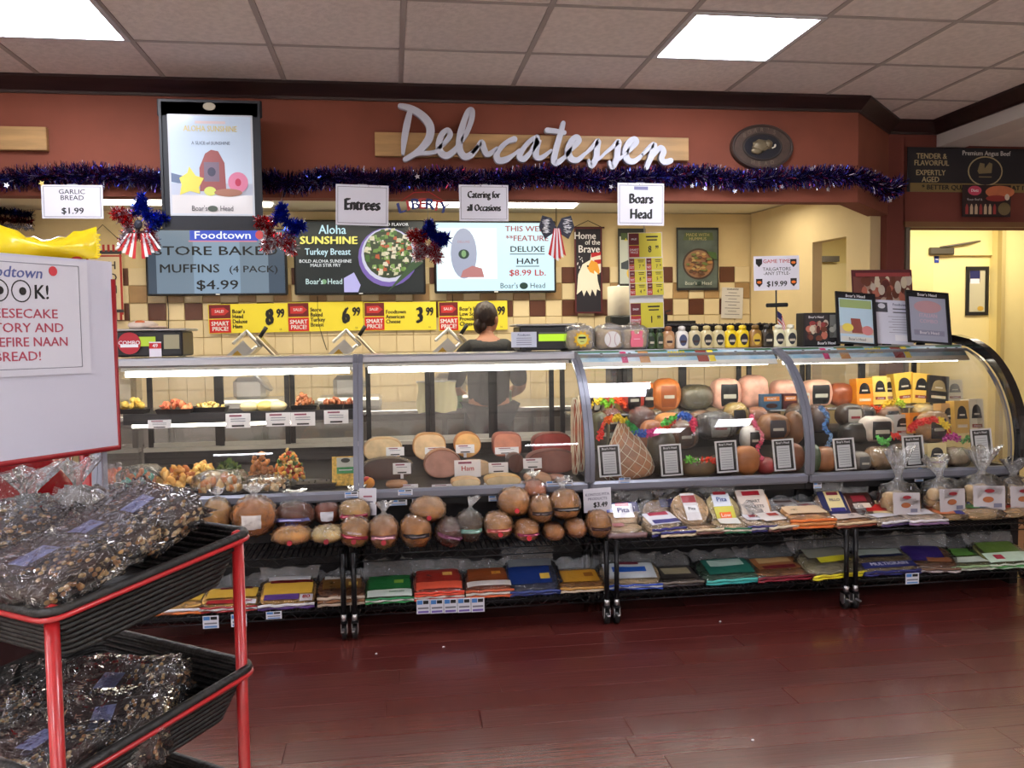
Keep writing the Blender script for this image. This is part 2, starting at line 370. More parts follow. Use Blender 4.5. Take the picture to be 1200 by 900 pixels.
board('door_sticker', 'small blue sign sticker beside the door closer', 'sign', (sp.x, BY+.024, sp.z), .04, .055, BLU, [('r', 0, .0, .7, .1, WHITE)])
m_ = onside(1001); mp_ = at(911, 289, 6.2)
t = thing('wall_monitor', 'small glowing cyan monitor on the kitchen side wall above the stick sign', 'monitor', (3.10, onside(912).y-.0, mp_.z)); MB().box((-.02, 0, 0), (.05, .30, .17), BLACK, bev=.006).build('casing', t); MB().box((-.047, 0, 0), (.004, .27, .145), mat((110, 220, 225), .4, emit=.9)).build('screen', t); MB().box((-.01, .19, .01), (.03, .04, .22), mat((230, 220, 190), .5, emit=.3)).build('side_lamp', t)
# passage door
dp = at(977, 330, 7.35); d2 = struct(MB().box((dp.x, 7.385, 1.02), (.52, .04, 2.04), mat((238, 222, 166), .5)), 'door_2')
MB().box((dp.x-.1, 7.33, dp.z+.2), (.26, .05, .05), mat((100, 96, 90), .4, .5)).build('door_closer', d2)
MB().box((dp.x+.24, 7.355, dp.z+.02), (.03, .02, .2), mat((70, 60, 50), .5)).build('hinge', d2)
# kitchen ceiling fluorescent strips
for (x0, x1, y, lb) in ((60, 196, 237, 'white fluorescent strip on the kitchen ceiling near the garlic bread sign'), (300, 318, 240, 'short fluorescent strip on the kitchen ceiling beside the hanging poster'), (480, 677, 240, 'long fluorescent strip on the kitchen ceiling behind the catering sign')):
    a, b = az(x0, y, KZ-.04), az(x1, y, KZ-.04)
    x = (a.x+b.x)/2; Y = min(a.y, 6.6); k = Y/a.y
    t = thing('ceiling_strip_light', lb, 'ceiling light', (x*k, Y, KZ-.035))
    MB().box((0, 0, .017), (abs(b.x-a.x)*k+.04, .16, .02), WHITE).build('housing', t)
    MB().box((0, 0, 0), (abs(b.x-a.x)*k, .12, .028), mat((255, 246, 225), .4, emit=KITCHEN_E), bev=.01).build('diffuser', t)
# ================================================================ DISPLAY CASES
YF, YT, ZR, ZT, YB = 4.34, 4.76, .665, 1.335, 5.22      # front foot of the glass, top front edge, their heights, back
SX = [-1.41, -.172, 1.003, 2.205, 3.40]
def gprof(curved, n=14):
    if curved:
        P = smooth_line([(0, 4.33, ZR), (0, 4.325, .80), (0, 4.36, .97), (0, 4.45, 1.13), (0, 4.58, 1.25), (0, 4.72, 1.315)], 4)
        return [(p.y, p.z) for p in P]
    return [(4.34, ZR), (4.40, .86), (4.50, 1.10), (4.585, 1.285)]
def strip(prof, x0, x1, m, mb, th=0):
    for (a, b), (c, d) in zip(prof, prof[1:]): mb.quad((x0, a, b), (x1, a, b), (x1, c, d), (x0, c, d), m)
    return mb
def thick(prof, x0, x1, th, m, mb, inward=1):
    """bar that follows the profile, th deep"""
    n = len(prof); out = []
    for i, (y, z) in enumerate(prof):
        a = prof[max(0, i-1)]; b = prof[min(n-1, i+1)]; d = Vector((b[0]-a[0], b[1]-a[1])).normalized(); out.append((y+d.y*th, z-d.x*th))
    poly = list(prof)+out[::-1]; N = len(poly)
    vs = [(x0, y, z) for y, z in poly]+[(x1, y, z) for y, z in poly]
    return mb.add(vs, [(i, (i+1) % N, (i+1) % N+N, i+N) for i in range(N)]+[(i, i+1, N-2-i, N-1-i) for i in range(n-1)]+[(N+i, N+N-1-i, N+N-2-i, N+i+1) for i in range(n-1)], m)
DECK = mat((20, 19, 20), .45); CBASE = mat((20, 20, 23), .5)
def display_case(k, label):
    x0, x1 = SX[k], SX[k+1]; w_ = x1-x0; xc = (x0+x1)/2; cv = k >= 2
    t = thing('display_case', label, 'display case', (xc, 4.8, 0), group='run of refrigerated deli cases')
    O = Vector((-xc, -4.8, 0))
    def part(mb, name, par=None):
        mb.v = [(a-xc, b-4.8, c) for a, b, c in mb.v]; return mb.build(name, par or t)
    part(MB().box((xc, 4.84, .30), (w_-.006, .74, .60), CBASE, bev=.01).box((xc, 4.42, .60), (w_-.004, .10, .05), CBASE), 'base')
    part(MB().box((xc, 4.338, ZR-.026), (w_-.004, .05, .052), GREYM, bev=.012), 'front_rail')
    dk = MB(); ds = [(4.36, .640), (4.70, .665), (5.14, .715)]
    for (a, b), (c, d) in zip(ds, ds[1:]): dk.add([(x0+.02, a, b), (x1-.02, a, b), (x1-.02, c, d), (x0+.02, c, d), (x0+.02, a, b-.03), (x1-.02, a, b-.03), (x1-.02, c, d-.03), (x0+.02, c, d-.03)], [(0, 1, 2, 3), (4, 7, 6, 5), (0, 4, 5, 1), (3, 2, 6, 7)], DECK)
    part(dk, 'deck')
    # rear: sill, door frames and sliding panes, head
    rf = MB(); rf.box((xc, 5.17, .745), (w_-.01, .06, .09), mat((30, 29, 30), .5)).box((xc, 5.165, .80), (w_-.01, .075, .022), mat((186, 182, 172), .4)).box((xc, 5.17, 1.30), (w_-.01, .06, .05), BLACK)
    part(rf, 'rear_frame')
    nd = 3 if k != 1 else 3
    for i in range(nd):
        a = x0+.02+(w_-.04)*i/nd; b = x0+.02+(w_-.04)*(i+1)/nd; y = 5.165 if i % 2 else 5.19
        d = MB().box((a+.014, y, 1.04), (.028, .018, .46), BLACK).box((b-.014, y, 1.04), (.028, .018, .46), BLACK).box(((a+b)/2, y, .822), (b-a-.056, .018, .025), mat((180, 176, 168), .4)).box(((a+b)/2, y, 1.262), (b-a-.056, .018, .02), BLACK)
        dd = part(d, 'rear_door')
        part(MB().box(((a+b)/2, y, 1.04), (b-a-.05, .003, .43), film('rear_pane', rough=.02, haze=.05, gloss=.6, bump=0, base=.03)), 'pane', dd)
    # top
    if cv:
        part(MB().box((xc, 4.99, ZT-.008), (w_, .46, .016), mat((200, 200, 205), .3, .6), bev=.004), 'top_panel')
        pr = MB(); fp = [(4.665, 1.243), (4.70, 1.285), (4.735, 1.315), (4.765, 1.330)]
        sky = mat((214, 232, 238), .35, alt=(110, 180, 210), scale=5, coat=.3); strip(fp, x0+.02, x1-.02, sky, pr)
        fa = part(pr, 'fascia')
        ft = [(a-.0016, b+.0016) for a, b in fp]; g = MB()
        def fx(u, v):                                      # point on the printed strip
            q = v*(len(ft)-1); i = min(int(q), len(ft)-2); q -= i
            return (x0+.02+(w_-.04)*u, ft[i][0]*(1-q)+ft[i+1][0]*q, ft[i][1]*(1-q)+ft[i+1][1]*q)
        def patch(u0, u1, v0, v1, m, y=0):
            for i in range(3):
                va, vb = v0+(v1-v0)*i/3, v0+(v1-v0)*(i+1)/3
                P = [Vector(fx(u0, va)), Vector(fx(u1, va)), Vector(fx(u1, vb)), Vector(fx(u0, vb))]
                g.add([p+Vector((0, -y, y)) for p in P], [(0, 1, 2, 3)], m)
        patch(0, 1, 0, .22, mat((236, 232, 220), .4))
        leaf = mat((50, 105, 60), .5); rr = random.Random(k)
        for a, b in ((0, .22), (.30, .46), (.52, .72), (.86, 1)): patch(a, b, .8, 1, leaf, .0005)
        for c, col, wd in ((.31, (206, 150, 96), .05), (.60, (150, 60, 50), .055), (.66, (240, 214, 60), .03), (.22, (200, 60, 110), .03)): patch(c, c+wd, .15, .85, mat(col, .5, var=.15), .001)
        for c in (.46, .475, .49, .505, .52, .535): patch(c, c+.011, .4, .8, mat((225, 200, 60), .5), .001)
        for c in (.12, .26, .80, .9, .96): patch(c, c+.014, .45, .7, K_, .0012)
        g.v = [(a-xc, b-4.8, c) for a, b, c in g.v]; g.build('printed_picture', fa)
    else:
        part(MB().box((xc, 4.93, ZT-.010), (w_, .50, .014), mat((205, 205, 208), .25, .7), bev=.004).box((xc, 4.655, ZT-.026), (w_, .06, .046), mat((176, 178, 186), .3, .6), bev=.01), 'top_panel')
    hood = MB(); z = 1.262; part(hood.box((xc, 4.86, 1.305), (w_-.02, .30, .02), mat((150, 150, 150), .5)), 'canopy')
    ty = 4.74 if cv else 4.70
    part(MB().tube([(x0+.05, ty, z-.01), (x1-.05, ty, z-.01)], .0165, mat((255, 250, 235), .3, emit=TUBE_E), n=10), 'light_tube')
    part(MB().box((xc, ty+.01, z+.016), (w_-.06, .055, .022), mat((225, 225, 222), .4)), 'tube_holder')
    gp = gprof(cv); part(strip(gp, x0+.012, x1-.012, GLASS, MB()), 'front_glass')
    for x in ((x0, x1) if k == 0 else (x1,)):
        if k == 3 and x == x1: break
        m_ = GREYM; fp = gprof(cv or k == 1)
        if not (cv or k == 1): fp = gprof(False)+[(4.64, 1.325)]
        for s in (-1, 1): part(thick(fp, x+s*.013-.012, x+s*.013+.012, -.016, m_, MB()), 'glass_upright')
    if k == 3:
        fp = gprof(True)+[(4.86, 1.338), (5.0, 1.342), (5.22, 1.342)]
        part(thick([(y-.012, zz+.004) for y, zz in fp], x1+.0, x1+.05, -.05, mat((16, 16, 18), .18, coat=.8), MB()), 'end_frame')
        part(strip([(y, zz) for y, zz in gprof(True)], x1-.03, x1-.002, GREYM, MB()), 'end_seal')
        poly = [(y, zz) for y, zz in fp]+[(5.22, .60), (4.34, .60)]
        mbp = MB(); mbp.add([(x1+.03, y, zz) for y, zz in poly], [tuple(range(len(poly)))], film('rear_pane2', rough=.02, haze=.16, gloss=.4, bump=0, base=.03, tint=(.9, .88, .8))); part(mbp, 'end_pane')
        part(MB().box((x1+.025, 4.78, .33), (.05, .9, .66), mat((16, 16, 18), .3)), 'end_panel')
    if k == 0: part(MB().add([(x0-.01, y, zz) for y, zz in gprof(False)+[(5.2, 1.31), (5.2, .64)]], [tuple(range(6))], film('rear_pane3', rough=.02, haze=.05, gloss=.6, bump=0, base=.03)), 'end_pane')
    if k == 0:      # upper shelf with a dark ticket rail
        z = at(300, 484, 4.72).z
        part(MB().box((xc, 4.86, z), (w_-.05, .28, .012), DECK, bev=.003).box((xc, 4.715, z-.018), (w_-.05, .014, .055), mat((36, 38, 42), .4)), 'upper_shelf')
        part(MB().tube([(x0+.06, 4.74, z-.055), (x1-.25, 4.74, z-.055)], .010, mat((255, 248, 225), .3, emit=TUBE_E*.7), n=8), 'shelf_light_tube')
    if cv:
        for (a, b) in (((.0, 1.) ,) if k == 3 else ((0, 1.),)):
            part(MB().box((xc, 5.0, .955), (w_-.06, .26, .012), film('glass_shelf', rough=.05, haze=.35, gloss=.8, bump=0, base=.1), bev=.003), 'upper_shelf')
    return t
display_case(0, 'hot food display case with black upper shelf, price tickets and salad trays')
display_case(1, 'flat glass display case holding cut deli meats with handwritten price cards')
display_case(2, 'curved glass display case with netted ham and flower garlands inside')
display_case(3, 'curved glass display case with blocks of cheese and black rounded end')

# ================================================================ WIRE CARTS
WIRE = mat((30, 30, 33), .35, .6); RUB = mat((18, 18, 18), .6)
CX = [(-1.49, -.235), (-.205, 1.035), (1.065, 2.29), (2.32, 3.56)]
def wire_shelf(w_, d, z, name, par):
    mb = MB(); r = .0028
    for y in (-d/2, d/2):
        mb.tube([(-w_/2, y, z), (w_/2, y, z)], .0035, WIRE, n=5); mb.tube([(-w_/2, y, z-.034), (w_/2, y, z-.034)], .0035, WIRE, n=5)
        n = int(w_/.035); mb.tube([(-w_/2+w_*i/n, y, z-.034*(i % 2)) for i in range(n+1)], r, WIRE, n=4, cap=False)
    for x in (-w_/2, w_/2): mb.tube([(x, -d/2, z), (x, d/2, z)], .0035, WIRE, n=5); mb.tube([(x, -d/2, z-.034), (x, d/2, z-.034)], .0035, WIRE, n=5)
    n = int(w_/.026)
    for i in range(1, n): x = -w_/2+w_*i/n; mb.box((x, 0, z+.002), (.0045, d, .0045), WIRE)
    for y in (-d/6, d/6): mb.box((0, y, z-.003), (w_, .006, .006), WIRE)
    return mb.build(name, par)
SH1, SH0 = .405, .150; CYY, CD = 4.23, .32
cart_l = ['black wire cart with boule, babka and rye loaves below the hot food case', 'black wire cart with loaves on top and green to yellow wraps underneath', 'black wire cart holding pita bags above blue, teal and maroon packs', 'black wire cart holding flatbreads above the yellow and blue wrap packs']
for k, (a, b) in enumerate(CX):
    t = thing('wire_cart', cart_l[k], 'cart', ((a+b)/2, CYY, 0), group='wire carts in front of the deli cases'); w_ = b-a-.02
    for sx in (-1, 1):
        for sy in (-1, 1):
            x, y = sx*w_/2, sy*CD/2
            p = MB().tube([(x, y, .10), (x, y, SH1+.01)], .0125, mat((26, 26, 28), .3, .5), n=10); [p.tube([(x, y, z), (x, y, z+.003)], .014, WIRE, n=10) for z in (.2, .25, .3, .35)]
            p.build('post', t)
            c = MB().box((x, y+.01, .085), (.03, .045, .012), WIRE, bev=.003).box((x-.014, y+.012, .06), (.004, .04, .045), STEEL).box((x+.014, y+.012, .06), (.004, .04, .045), STEEL).tube([(x, y, .095), (x, y, .125)], .014, STEEL, n=10)
            c = c.build('caster', t)
            MB().tube([(x-.011, y+.014, .036), (x+.011, y+.014, .036)], .036, RUB, n=16).tube([(x-.013, y+.014, .036), (x+.013, y+.014, .036)], .012, STEEL, n=8).build('wheel', c)
            if sy < 0: MB().box((x-.004, y-.035, .058), (.012, .045, .008), STEEL, bev=.002).build('brake', c)
    wire_shelf(w_, CD, SH1, 'shelf', t); wire_shelf(w_, CD, SH0, 'shelf', t)
# back counter with drawers behind the cases
BC = thing('back_counter', 'grey back counter with drawers under the meat slicers', 'counter', (.4, 6.45, 0))
MB().box((0, .05, .44), (5.0, .72, .88), mat((104, 98, 90), .4, .3)).build('cabinet', BC)
MB().box((0, .02, .90), (5.05, .80, .035), mat((190, 190, 190), .25, .8), bev=.006).build('worktop', BC)
for i in range(8):
    x = -2.2+i*.62
    for z, h in ((.70, .27), (.40, .27), (.14, .2)):
        d = MB().box((x, -.325, z), (.58, .02, h), mat((128, 124, 116), .35, .4), bev=.004).build('drawer', BC)
        MB().tube([(x, -.334, z+.02), (x, -.352, z+.02)], .014, CHROME, n=10).build('knob', d)
# ================================================================ THINGS ON THE REAR WALL AND HANGING IN FRONT
def px_board(name, label, cat, x0, y0, x1, y1, Y, panel, prints, **k):
    c = at((x0+x1)/2, (y0+y1)/2, Y); s = mpp(c)
    return board(name, label, cat, c, (x1-x0)*s, (y1-y0)*s, panel, prints, **k)
def glow(c, e=None): return mat(c, .35, emit=TV_E if e is None else e)
TVB = mat((14, 14, 16), .3)
def tv(label, box, screen, prints):
    c = at((box[0]+box[2])/2, (box[1]+box[3])/2, KY-.09); s = mpp(c); w_, h = (box[2]-box[0])*s, (box[3]-box[1])*s
    t = thing('wall_tv', label, 'television', c, group='menu screens on the rear wall')
    MB().box((0, .03, 0), (w_, .05, h), TVB, bev=.008).build('casing', t)
    MB().box((0, .07, 0), (w_*.3, .06, h*.4), BLACK).build('wall_mount', t)
    board('screen', None, None, c, w_*.965, h*.94, screen, prints, parent=t, pn='screen')
    for o in t.children:
        if o.name.split('.')[0] in ('screen', 'printed_picture', 'lettering'): o.location.y = .003
    MB().box((0, .001, -h*.485), (.03, .006, .008), WHITE).build('badge', t)
    return t
sg = lambda *c: glow(c)
tv('menu screen with grey blue slide about store baked muffins', (174, 268, 334, 346), glow((128, 150, 170), .6), [('r', -.47, 0, .06, 1, glow((70, 90, 110), .5)), ('r', .44, 0, .12, 1, glow((80, 100, 122), .5)), ('r', .0, 0, .34, 1, glow((150, 178, 205), .6)),
   ('r', .06, .42, .5, .16, sg(30, 70, 190)), ('t', 'Foodtown', .05, .42, .17, sg(240, 245, 255), .01, 1.25), ('e', .32, .43, .03, .07, sg(190, 60, 70)), ('r', .05, .33, .5, .02, sg(200, 120, 140)),
   ('t', 'STORE BAKED', 0, .17, .2, ink(12, 14, 18), .012, 1.5), ('t', 'MUFFINS', -.20, -.11, .19, ink(12, 14, 18), .012, 1.25), ('t', '(4 PACK)', .27, -.12, .15, ink(12, 14, 18), .008, 1.3), ('t', '$4.99', 0, -.37, .21, ink(12, 14, 18), .012, 1.4)])
bowl = [('e', .22, .0, .235, .42, sg(118, 96, 170)), ('e', .225, .03, .215, .385, sg(200, 200, 220)), ('e', .225, .05, .195, .35, sg(58, 70, 50))]
r5 = random.Random(5)
for i in range(130):
    a = r5.random()*2*PI; q = math.sqrt(r5.random()); x, z = .225+.185*q*math.cos(a), .06+.33*q*math.sin(a); d = .008+.014*r5.random()
    c = r5.choice([(110, 140, 70), (70, 105, 50), (200, 195, 160), (215, 205, 180), (180, 90, 60), (130, 160, 90)])
    bowl.append(('p', [(x-d, z-d), (x+d, z-d*2.2*r5.random()), (x+d*.8, z+d*1.8), (x-d*.7, z+d*1.5)], sg(*c)))
tv('menu screen with a green stir fry bowl on black', (346, 258, 498, 345), glow((34, 42, 44), .8), bowl+[('p', [(.28, -.35), (.5, .12), (.5, -.08), (.21, -.5)], sg(60, 84, 56)), ('p', [(-.13, -.5), (-.02, -.5), (0, -.4), (-.05, -.22), (-.13, -.3)], sg(180, 175, 225)), ('r', .22, .46, .28, .07, K_), ('t', 'NEW BOLD FLAVOR', .22, .46, .06, sg(230, 230, 230), .01, 1.1),
   ('t', 'Aloha', -.21, .38, .18, sg(190, 225, 235), .012, .9), ('t', 'SUNSHINE', -.24, .23, .15, sg(240, 228, 110), .03, 1.15), ('t', 'Turkey Breast', -.25, .07, .13, sg(195, 225, 235), .012, .85),
   ('t', 'BOLD ALOHA SUNSHINE\nMAUI STIR FRY', -.27, -.09, .065, sg(220, 225, 228), .01, 1), ('t', "Boar's", -.36, -.35, .11, sg(200, 225, 225), .006, .9), ('e', -.285, -.35, .02, .035, sg(120, 160, 120)), ('t', 'Head', -.20, -.35, .11, sg(200, 225, 225), .006, .9)])
tv('menu screen on white advertising deluxe ham with red heading', (509, 259, 653, 343), glow((196, 228, 238), 1.1), [('r', -.24, .05, .5, .75, glow((232, 246, 250), 1.1)), ('e', -.27, .05, .11, .37, glow((172, 180, 206), .75)), ('e', -.27, .04, .045, .07, sg(30, 60, 50)), ('e', -.27, .045, .02, .05, sg(120, 160, 110)),
   ('p', [(-.3, -.3), (-.1, -.3), (-.12, -.17), (-.2, -.13), (-.28, -.2)], sg(180, 120, 120)), ('t', 'DELUXE', -.27, .22, .05, sg(170, 120, 130)),
   ('t', 'THIS WEEK', .27, .41, .115, sg(150, 40, 44), .016, 1.15), ('t', '**FEATURE', .27, .27, .115, sg(150, 40, 44), .016, 1.15), ('t', 'DELUXE', .27, .11, .12, sg(20, 22, 26), .018, 1.2), ('r', .27, .04, .3, .012, sg(40, 45, 50)), ('t', 'HAM', .27, -.07, .12, sg(20, 22, 26), .018, 1.3), ('r', .27, -.14, .2, .012, sg(40, 45, 50)),
   ('t', '$8.99 Lb.', .27, -.24, .125, sg(180, 50, 50), .016, 1.2), ('t', "Boar's", .11, -.43, .11, sg(30, 50, 50), .004, 1), ('e', .235, -.43, .036, .05, sg(30, 60, 50)), ('t', 'Head', .355, -.43, .11, sg(30, 50, 50), .004, 1)])
# yellow price signs in a row
def price_sign(label, x0, x1, y0, y1, l1, price, cents='99'):
    c = at((x0+x1)/2, (y0+y1)/2, KY-.02); s = mpp(c); w_, h = (x1-x0)*s, (y1-y0)*s
    return board('price_sign', label, 'price sign', c, w_, h, mat((240, 222, 60), .5), [('r', -.355, .245, .27, .47, mat((110, 24, 30), .6)), ('r', -.355, -.25, .27, .46, mat((205, 38, 36), .6)), ('p', [(-.46, .12), (-.3, .12), (-.24, .25), (-.3, .38), (-.46, .36)], mat((196, 48, 48), .5)), ('t', 'SALE!', -.36, .25, .13, WHITE, .01, 1),
        ('t', 'SMART\nPRICE!', -.355, -.26, .2, WHITE, .02, .95), ('t', l1, -.2, -.02, .19, K_, .02, .9, 'LEFT'), ('t', price, .27, 0, .78, K_, .04, .62), ('t', cents, .41, .14, .42, K_, .03, .62), ('t', 'Lb.', .41, -.4, .08, K_)], rot=(0, R(rnd.uniform(-.6, .6)), 0), group='yellow price signs on the rear wall')
price_sign('yellow and red price sign reading deluxe ham 8 99', 246, 336, 356, 390, "Boar's\nHead\nDeluxe\nHam", '8')
price_sign('yellow and red price sign reading baked turkey breast 6 99', 338, 425, 354, 388, 'Store\nBaked\nTurkey\nBreast', '6')
price_sign('yellow and red price sign reading American cheese 3 99', 427, 511, 354, 387, 'Foodtown\nAmerican\nCheese', '3')
price_sign('yellow and red price sign reading provolone cheese 6 99', 514, 595, 353, 387, "Boar's Head\nLow Sodium\nProvolone\nCheese", '6')
# eagle wall banner
r3 = random.Random(3)
stars = [('e', -.42+.3*r3.random()+.02, .16-.32*i/22, .018, .008, WHITE) for i in range(22)]
WHT = mat((238, 232, 214), .7)
t = px_board('eagle_banner', 'tall dark banner with white headed eagle and home of the brave lettering', 'banner', 673, 267, 706, 367, KY-.03, mat((34, 32, 44), .7), stars+[('p', [(.1, .2), (.45, .2), (.45, -.02), (.3, -.05), (.05, .1)], WHT), ('p', [(.1, .2), (.45, .22), (.45, .18), (.1, .15)], RED), ('p', [(.2, .12), (.45, .13), (.45, .08), (.25, .07)], RED),
  ('p', [(-.44, -.28), (-.38, -.05), (-.22, .07), (.05, .12), (.25, .05), (.3, -.02), (.33, -.12), (.42, -.24), (.3, -.22), (.25, -.3), (.12, -.22), (.05, -.3), (-.08, -.23), (-.18, -.3), (-.25, -.23)], WHT),
  ('p', [(-.05, .03), (.1, .12), (.32, .09), (.4, .0), (.38, -.05), (.2, -.0), (.2, -.04), (.05, -.02)], mat((228, 160, 50), .6)), ('e', -.03, .05, .035, .012, K_), ('t', 'Home', -.12, .4, .115, WHITE, .012, .9), ('t', 'of the', .15, .325, .085, WHITE, .01, .9), ('t', 'Brave', .02, .245, .12, WHITE, .012, .95)], frame=mat((90, 30, 36), .6), fw=.012)
MB().tube([(-.12, 0, .345), (0, 0, .40), (.12, 0, .345)], .003, K_, n=5).build('cord', t)
MB().tube([(-.135, 0, .345), (.135, 0, .345)], .007, mat((60, 20, 24)), n=8).build('rod', t)
# posters on the rear wall
px_board('food_poster', 'pale poster with a yellow flower mostly hidden by the hanging price sheets', 'poster', 724, 268, 757, 335, KY-.02, mat((40, 44, 42), .6), [('r', -.0, -.05, .9, .82, mat((196, 204, 196), .6)), ('r', 0, .36, .8, .12, mat((70, 90, 50))), ('p', [(-.4, -.1), (0, -.02), (.4, -.15), (.4, -.25), (-.4, -.2)], mat((60, 70, 80))), ('e', .05, -.28, .25, .12, mat((225, 190, 70))), ('t', 'ALOHA', 0, .3, .08, YEL)])
r4 = random.Random(4); past = []
for i in range(70):
    a = r4.random()*2*PI; q = r4.random()**.5; x, z = .02+.27*q*math.cos(a), -.08+.18*q*math.sin(a)
    past.append(('e', x, z, .04+.03*r4.random(), .012+.012*r4.random(), r4.choice([mat((170, 120, 70)), mat((120, 74, 50)), mat((190, 160, 100)), mat((90, 60, 40)), mat((110, 120, 60))])))
px_board('pasta_poster', 'dark framed poster of a pasta bowl on the rear wall', 'poster', 792, 267, 843, 340, KY-.02, mat((22, 24, 26), .5), [('r', 0, 0, .94, .92, mat((96, 110, 104), .5, alt=(70, 82, 76), scale=5)), ('p', [(-.3, .42), (.35, .42), (.38, .3), (-.35, .3)], mat((84, 100, 60))), ('t', 'MADE WITH\nHUMMUS', 0, .35, .07, mat((190, 180, 120))), ('e', .02, -.08, .38, .25, mat((60, 44, 36))), ('e', .02, -.08, .34, .22, mat((150, 110, 80)))]+past+[('p', [(.2, .12), (.42, .1), (.45, -.02), (.3, .02)], mat((70, 100, 50))), ('t', "Boar's", -.18, -.39, .08, mat((200, 205, 190))), ('e', .02, -.39, .05, .03, mat((40, 60, 50))), ('t', 'Head', .2, -.39, .08, mat((200, 205, 190)))], group=None)
px_board('paper_notice', 'small white typed notice taped under the pasta poster', 'notice', 845, 337, 871, 373, KY-.012, mat((216, 212, 206), .7), [('t', 'GUARANTEE', 0, .44, .07, K_, .01), ]+[('r', 0, .33-.1*i, .4+.3*(i % 2), .015, mat((90, 90, 100))) for i in range(8)], rot=(0, R(2), 0))
# striped welcome banner
c = at(122, 312, KY-.03)
t = px_board('striped_banner', 'narrow red and white striped fabric banner hanging behind the tinsel star', 'banner', 103, 287, 143, 375, KY-.03, mat((232, 214, 176), .8), [('r', -.46, 0, .06, .86, mat((178, 50, 40))), ('r', .46, 0, .06, .86, mat((178, 50, 40))), ('r', 0, .40, 1, .05, mat((60, 56, 60)))]+[('r', -.42+.14*i, .455, .07, .09, mat((176, 48, 40))) for i in range(7)]+[('r', 0, .35, 1, .02, mat((178, 50, 40)))]+[('t', ch, .22, .22-.16*i, .15, mat((60, 50, 48)), .01) for i, ch in enumerate('HOME')]+[('r', 0, -.38, 1, .04, mat((60, 56, 60)))]+[('r', -.42+.14*i, -.45, .07, .1, mat((176, 48, 40))) for i in range(7)])
MB().tube([(-.13, 0, .30), (0, 0, .43), (.13, 0, .30)], .003, K_, n=5).build('cord', t)
for (px, py, ln) in ((196, 347, .25), (372, 347, .42), (530, 345, .25)):
    p = at(px, py, KY-.02); tag(MB().tube(smooth_line([(p.x, p.y, p.z), (p.x+.005, p.y, p.z-ln*.5), (p.x+.06*(ln > .3), p.y, p.z-ln)], 5), .003, K_, n=5).build('power_cord'), {196: 'thin black cord below the muffin screen', 372: 'long black cord below the stir fry screen', 530: 'thin black cord below the deluxe ham screen'}[px], 'cord')
# black wall bracket and white paper roll behind the bottles
p = at(790, 378, KY-.15)
t = thing('wall_rail', 'black metal rail on the tiled wall behind the mustard bottles', 'rail', p)
MB().box((0, .06, -.0), (.40, .03, .03), BLACK, bev=.004).build('bar', t); MB().box((-.06, .04, -.10), (.03, .03, .34), BLACK, bev=.004).build('upright', t); MB().tube([(-.06, .04, .07), (-.06, .04, .09), (-.02, .02, .1)], .006, BLACK).build('hook', t)
p = at(725, 370, 6.35)
t = thing('paper_roll', 'large white paper roll on a dark stand behind the price sheets', 'paper roll', p); s = mpp(p)
MB().lathe([(12.5*s, 0), (13*s, .004), (13*s, 33*s), (12.5*s, 34*s)], mat((226, 218, 196), .8, bump=.2), n=28, M=Matrix.Translation((0, 0, .0))).build('roll', t)
MB().box((0, 0, -(p.z-.918)/2), (.17, .17, p.z-.918), mat((40, 44, 40), .5), bev=.01).build('stand', t); MB().tube([(0, 0, -.02), (0, 0, 36*s)], .01, STEEL).build('spindle', t)
# ---------------- sign boards and plaques on the soffit
FY = F0-.012
wood = mat((176, 138, 88), .5, var=.14, scale=7, stretch=(.5, 2, 5))
p = at(627, 173, FY); s = mpp(p)
LET = mat((196, 200, 214), .45)
t = thing('deli_sign', 'pale cursive Delicatessen lettering on a long wooden board', 'sign', (p.x, FY, p.z))
MB().box((0, -.01, 0), (371*s, .03, 27*s), wood, bev=.002).build('wooden_board', t)
Z3 = 380/1200
def stroke(pts, w_, k):
    P = smooth_line([(a, 0, b) for a, b in pts], 6); W = [v*1.12 for v in w_]
    out = []
    for i, q in enumerate(P):
        a, b = P[max(0, i-1)], P[min(len(P)-1, i+1)]; d = (b-a).normalized(); nn = Vector((-d.z, 0, d.x)); u_ = i/(len(P)-1)*(len(W)-1); j = min(int(u_), len(W)-2) if len(W) > 1 else 0
        ww = W[0] if len(W) == 1 else W[j]*(1-u_+j)+W[j+1]*(u_-j)
        out.append((q, nn, ww/2))
    X = lambda v: ((v.x*Z3+440-627)*s, (173-(v.z*Z3+120))*s-(v.x*Z3-187)*s*.015)
    vs = []; fs = []; y0, y1 = -.062-.0004*k, -.030
    for q, nn, h in out:
        for sg_ in (1, -1):
            x, z = X(q+nn*h*sg_); vs += [(x, y0, z), (x, y1, z)]
    for i in range(len(out)-1):
        a = i*4; b = a+4; fs += [(a, a+2, b+2, b), (a+1, b+1, b+3, a+3), (a, b, b+1, a+1), (a+2, a+3, b+3, b+2)]
    fs += [(0, 1, 3, 2), (len(vs)-4, len(vs)-2, len(vs)-1, len(vs)-3)]
    mb = MB().add(vs, fs, LET)
    for q, nn, h in (out[0], out[-1]):
        x, z = X(q); n = 10; r = h*Z3*s; mb.prism([(x+r*math.cos(2*PI*i/n), z+r*math.sin(2*PI*i/n)) for i in range(n)], y0+.0002, y1, LET)
    return mb
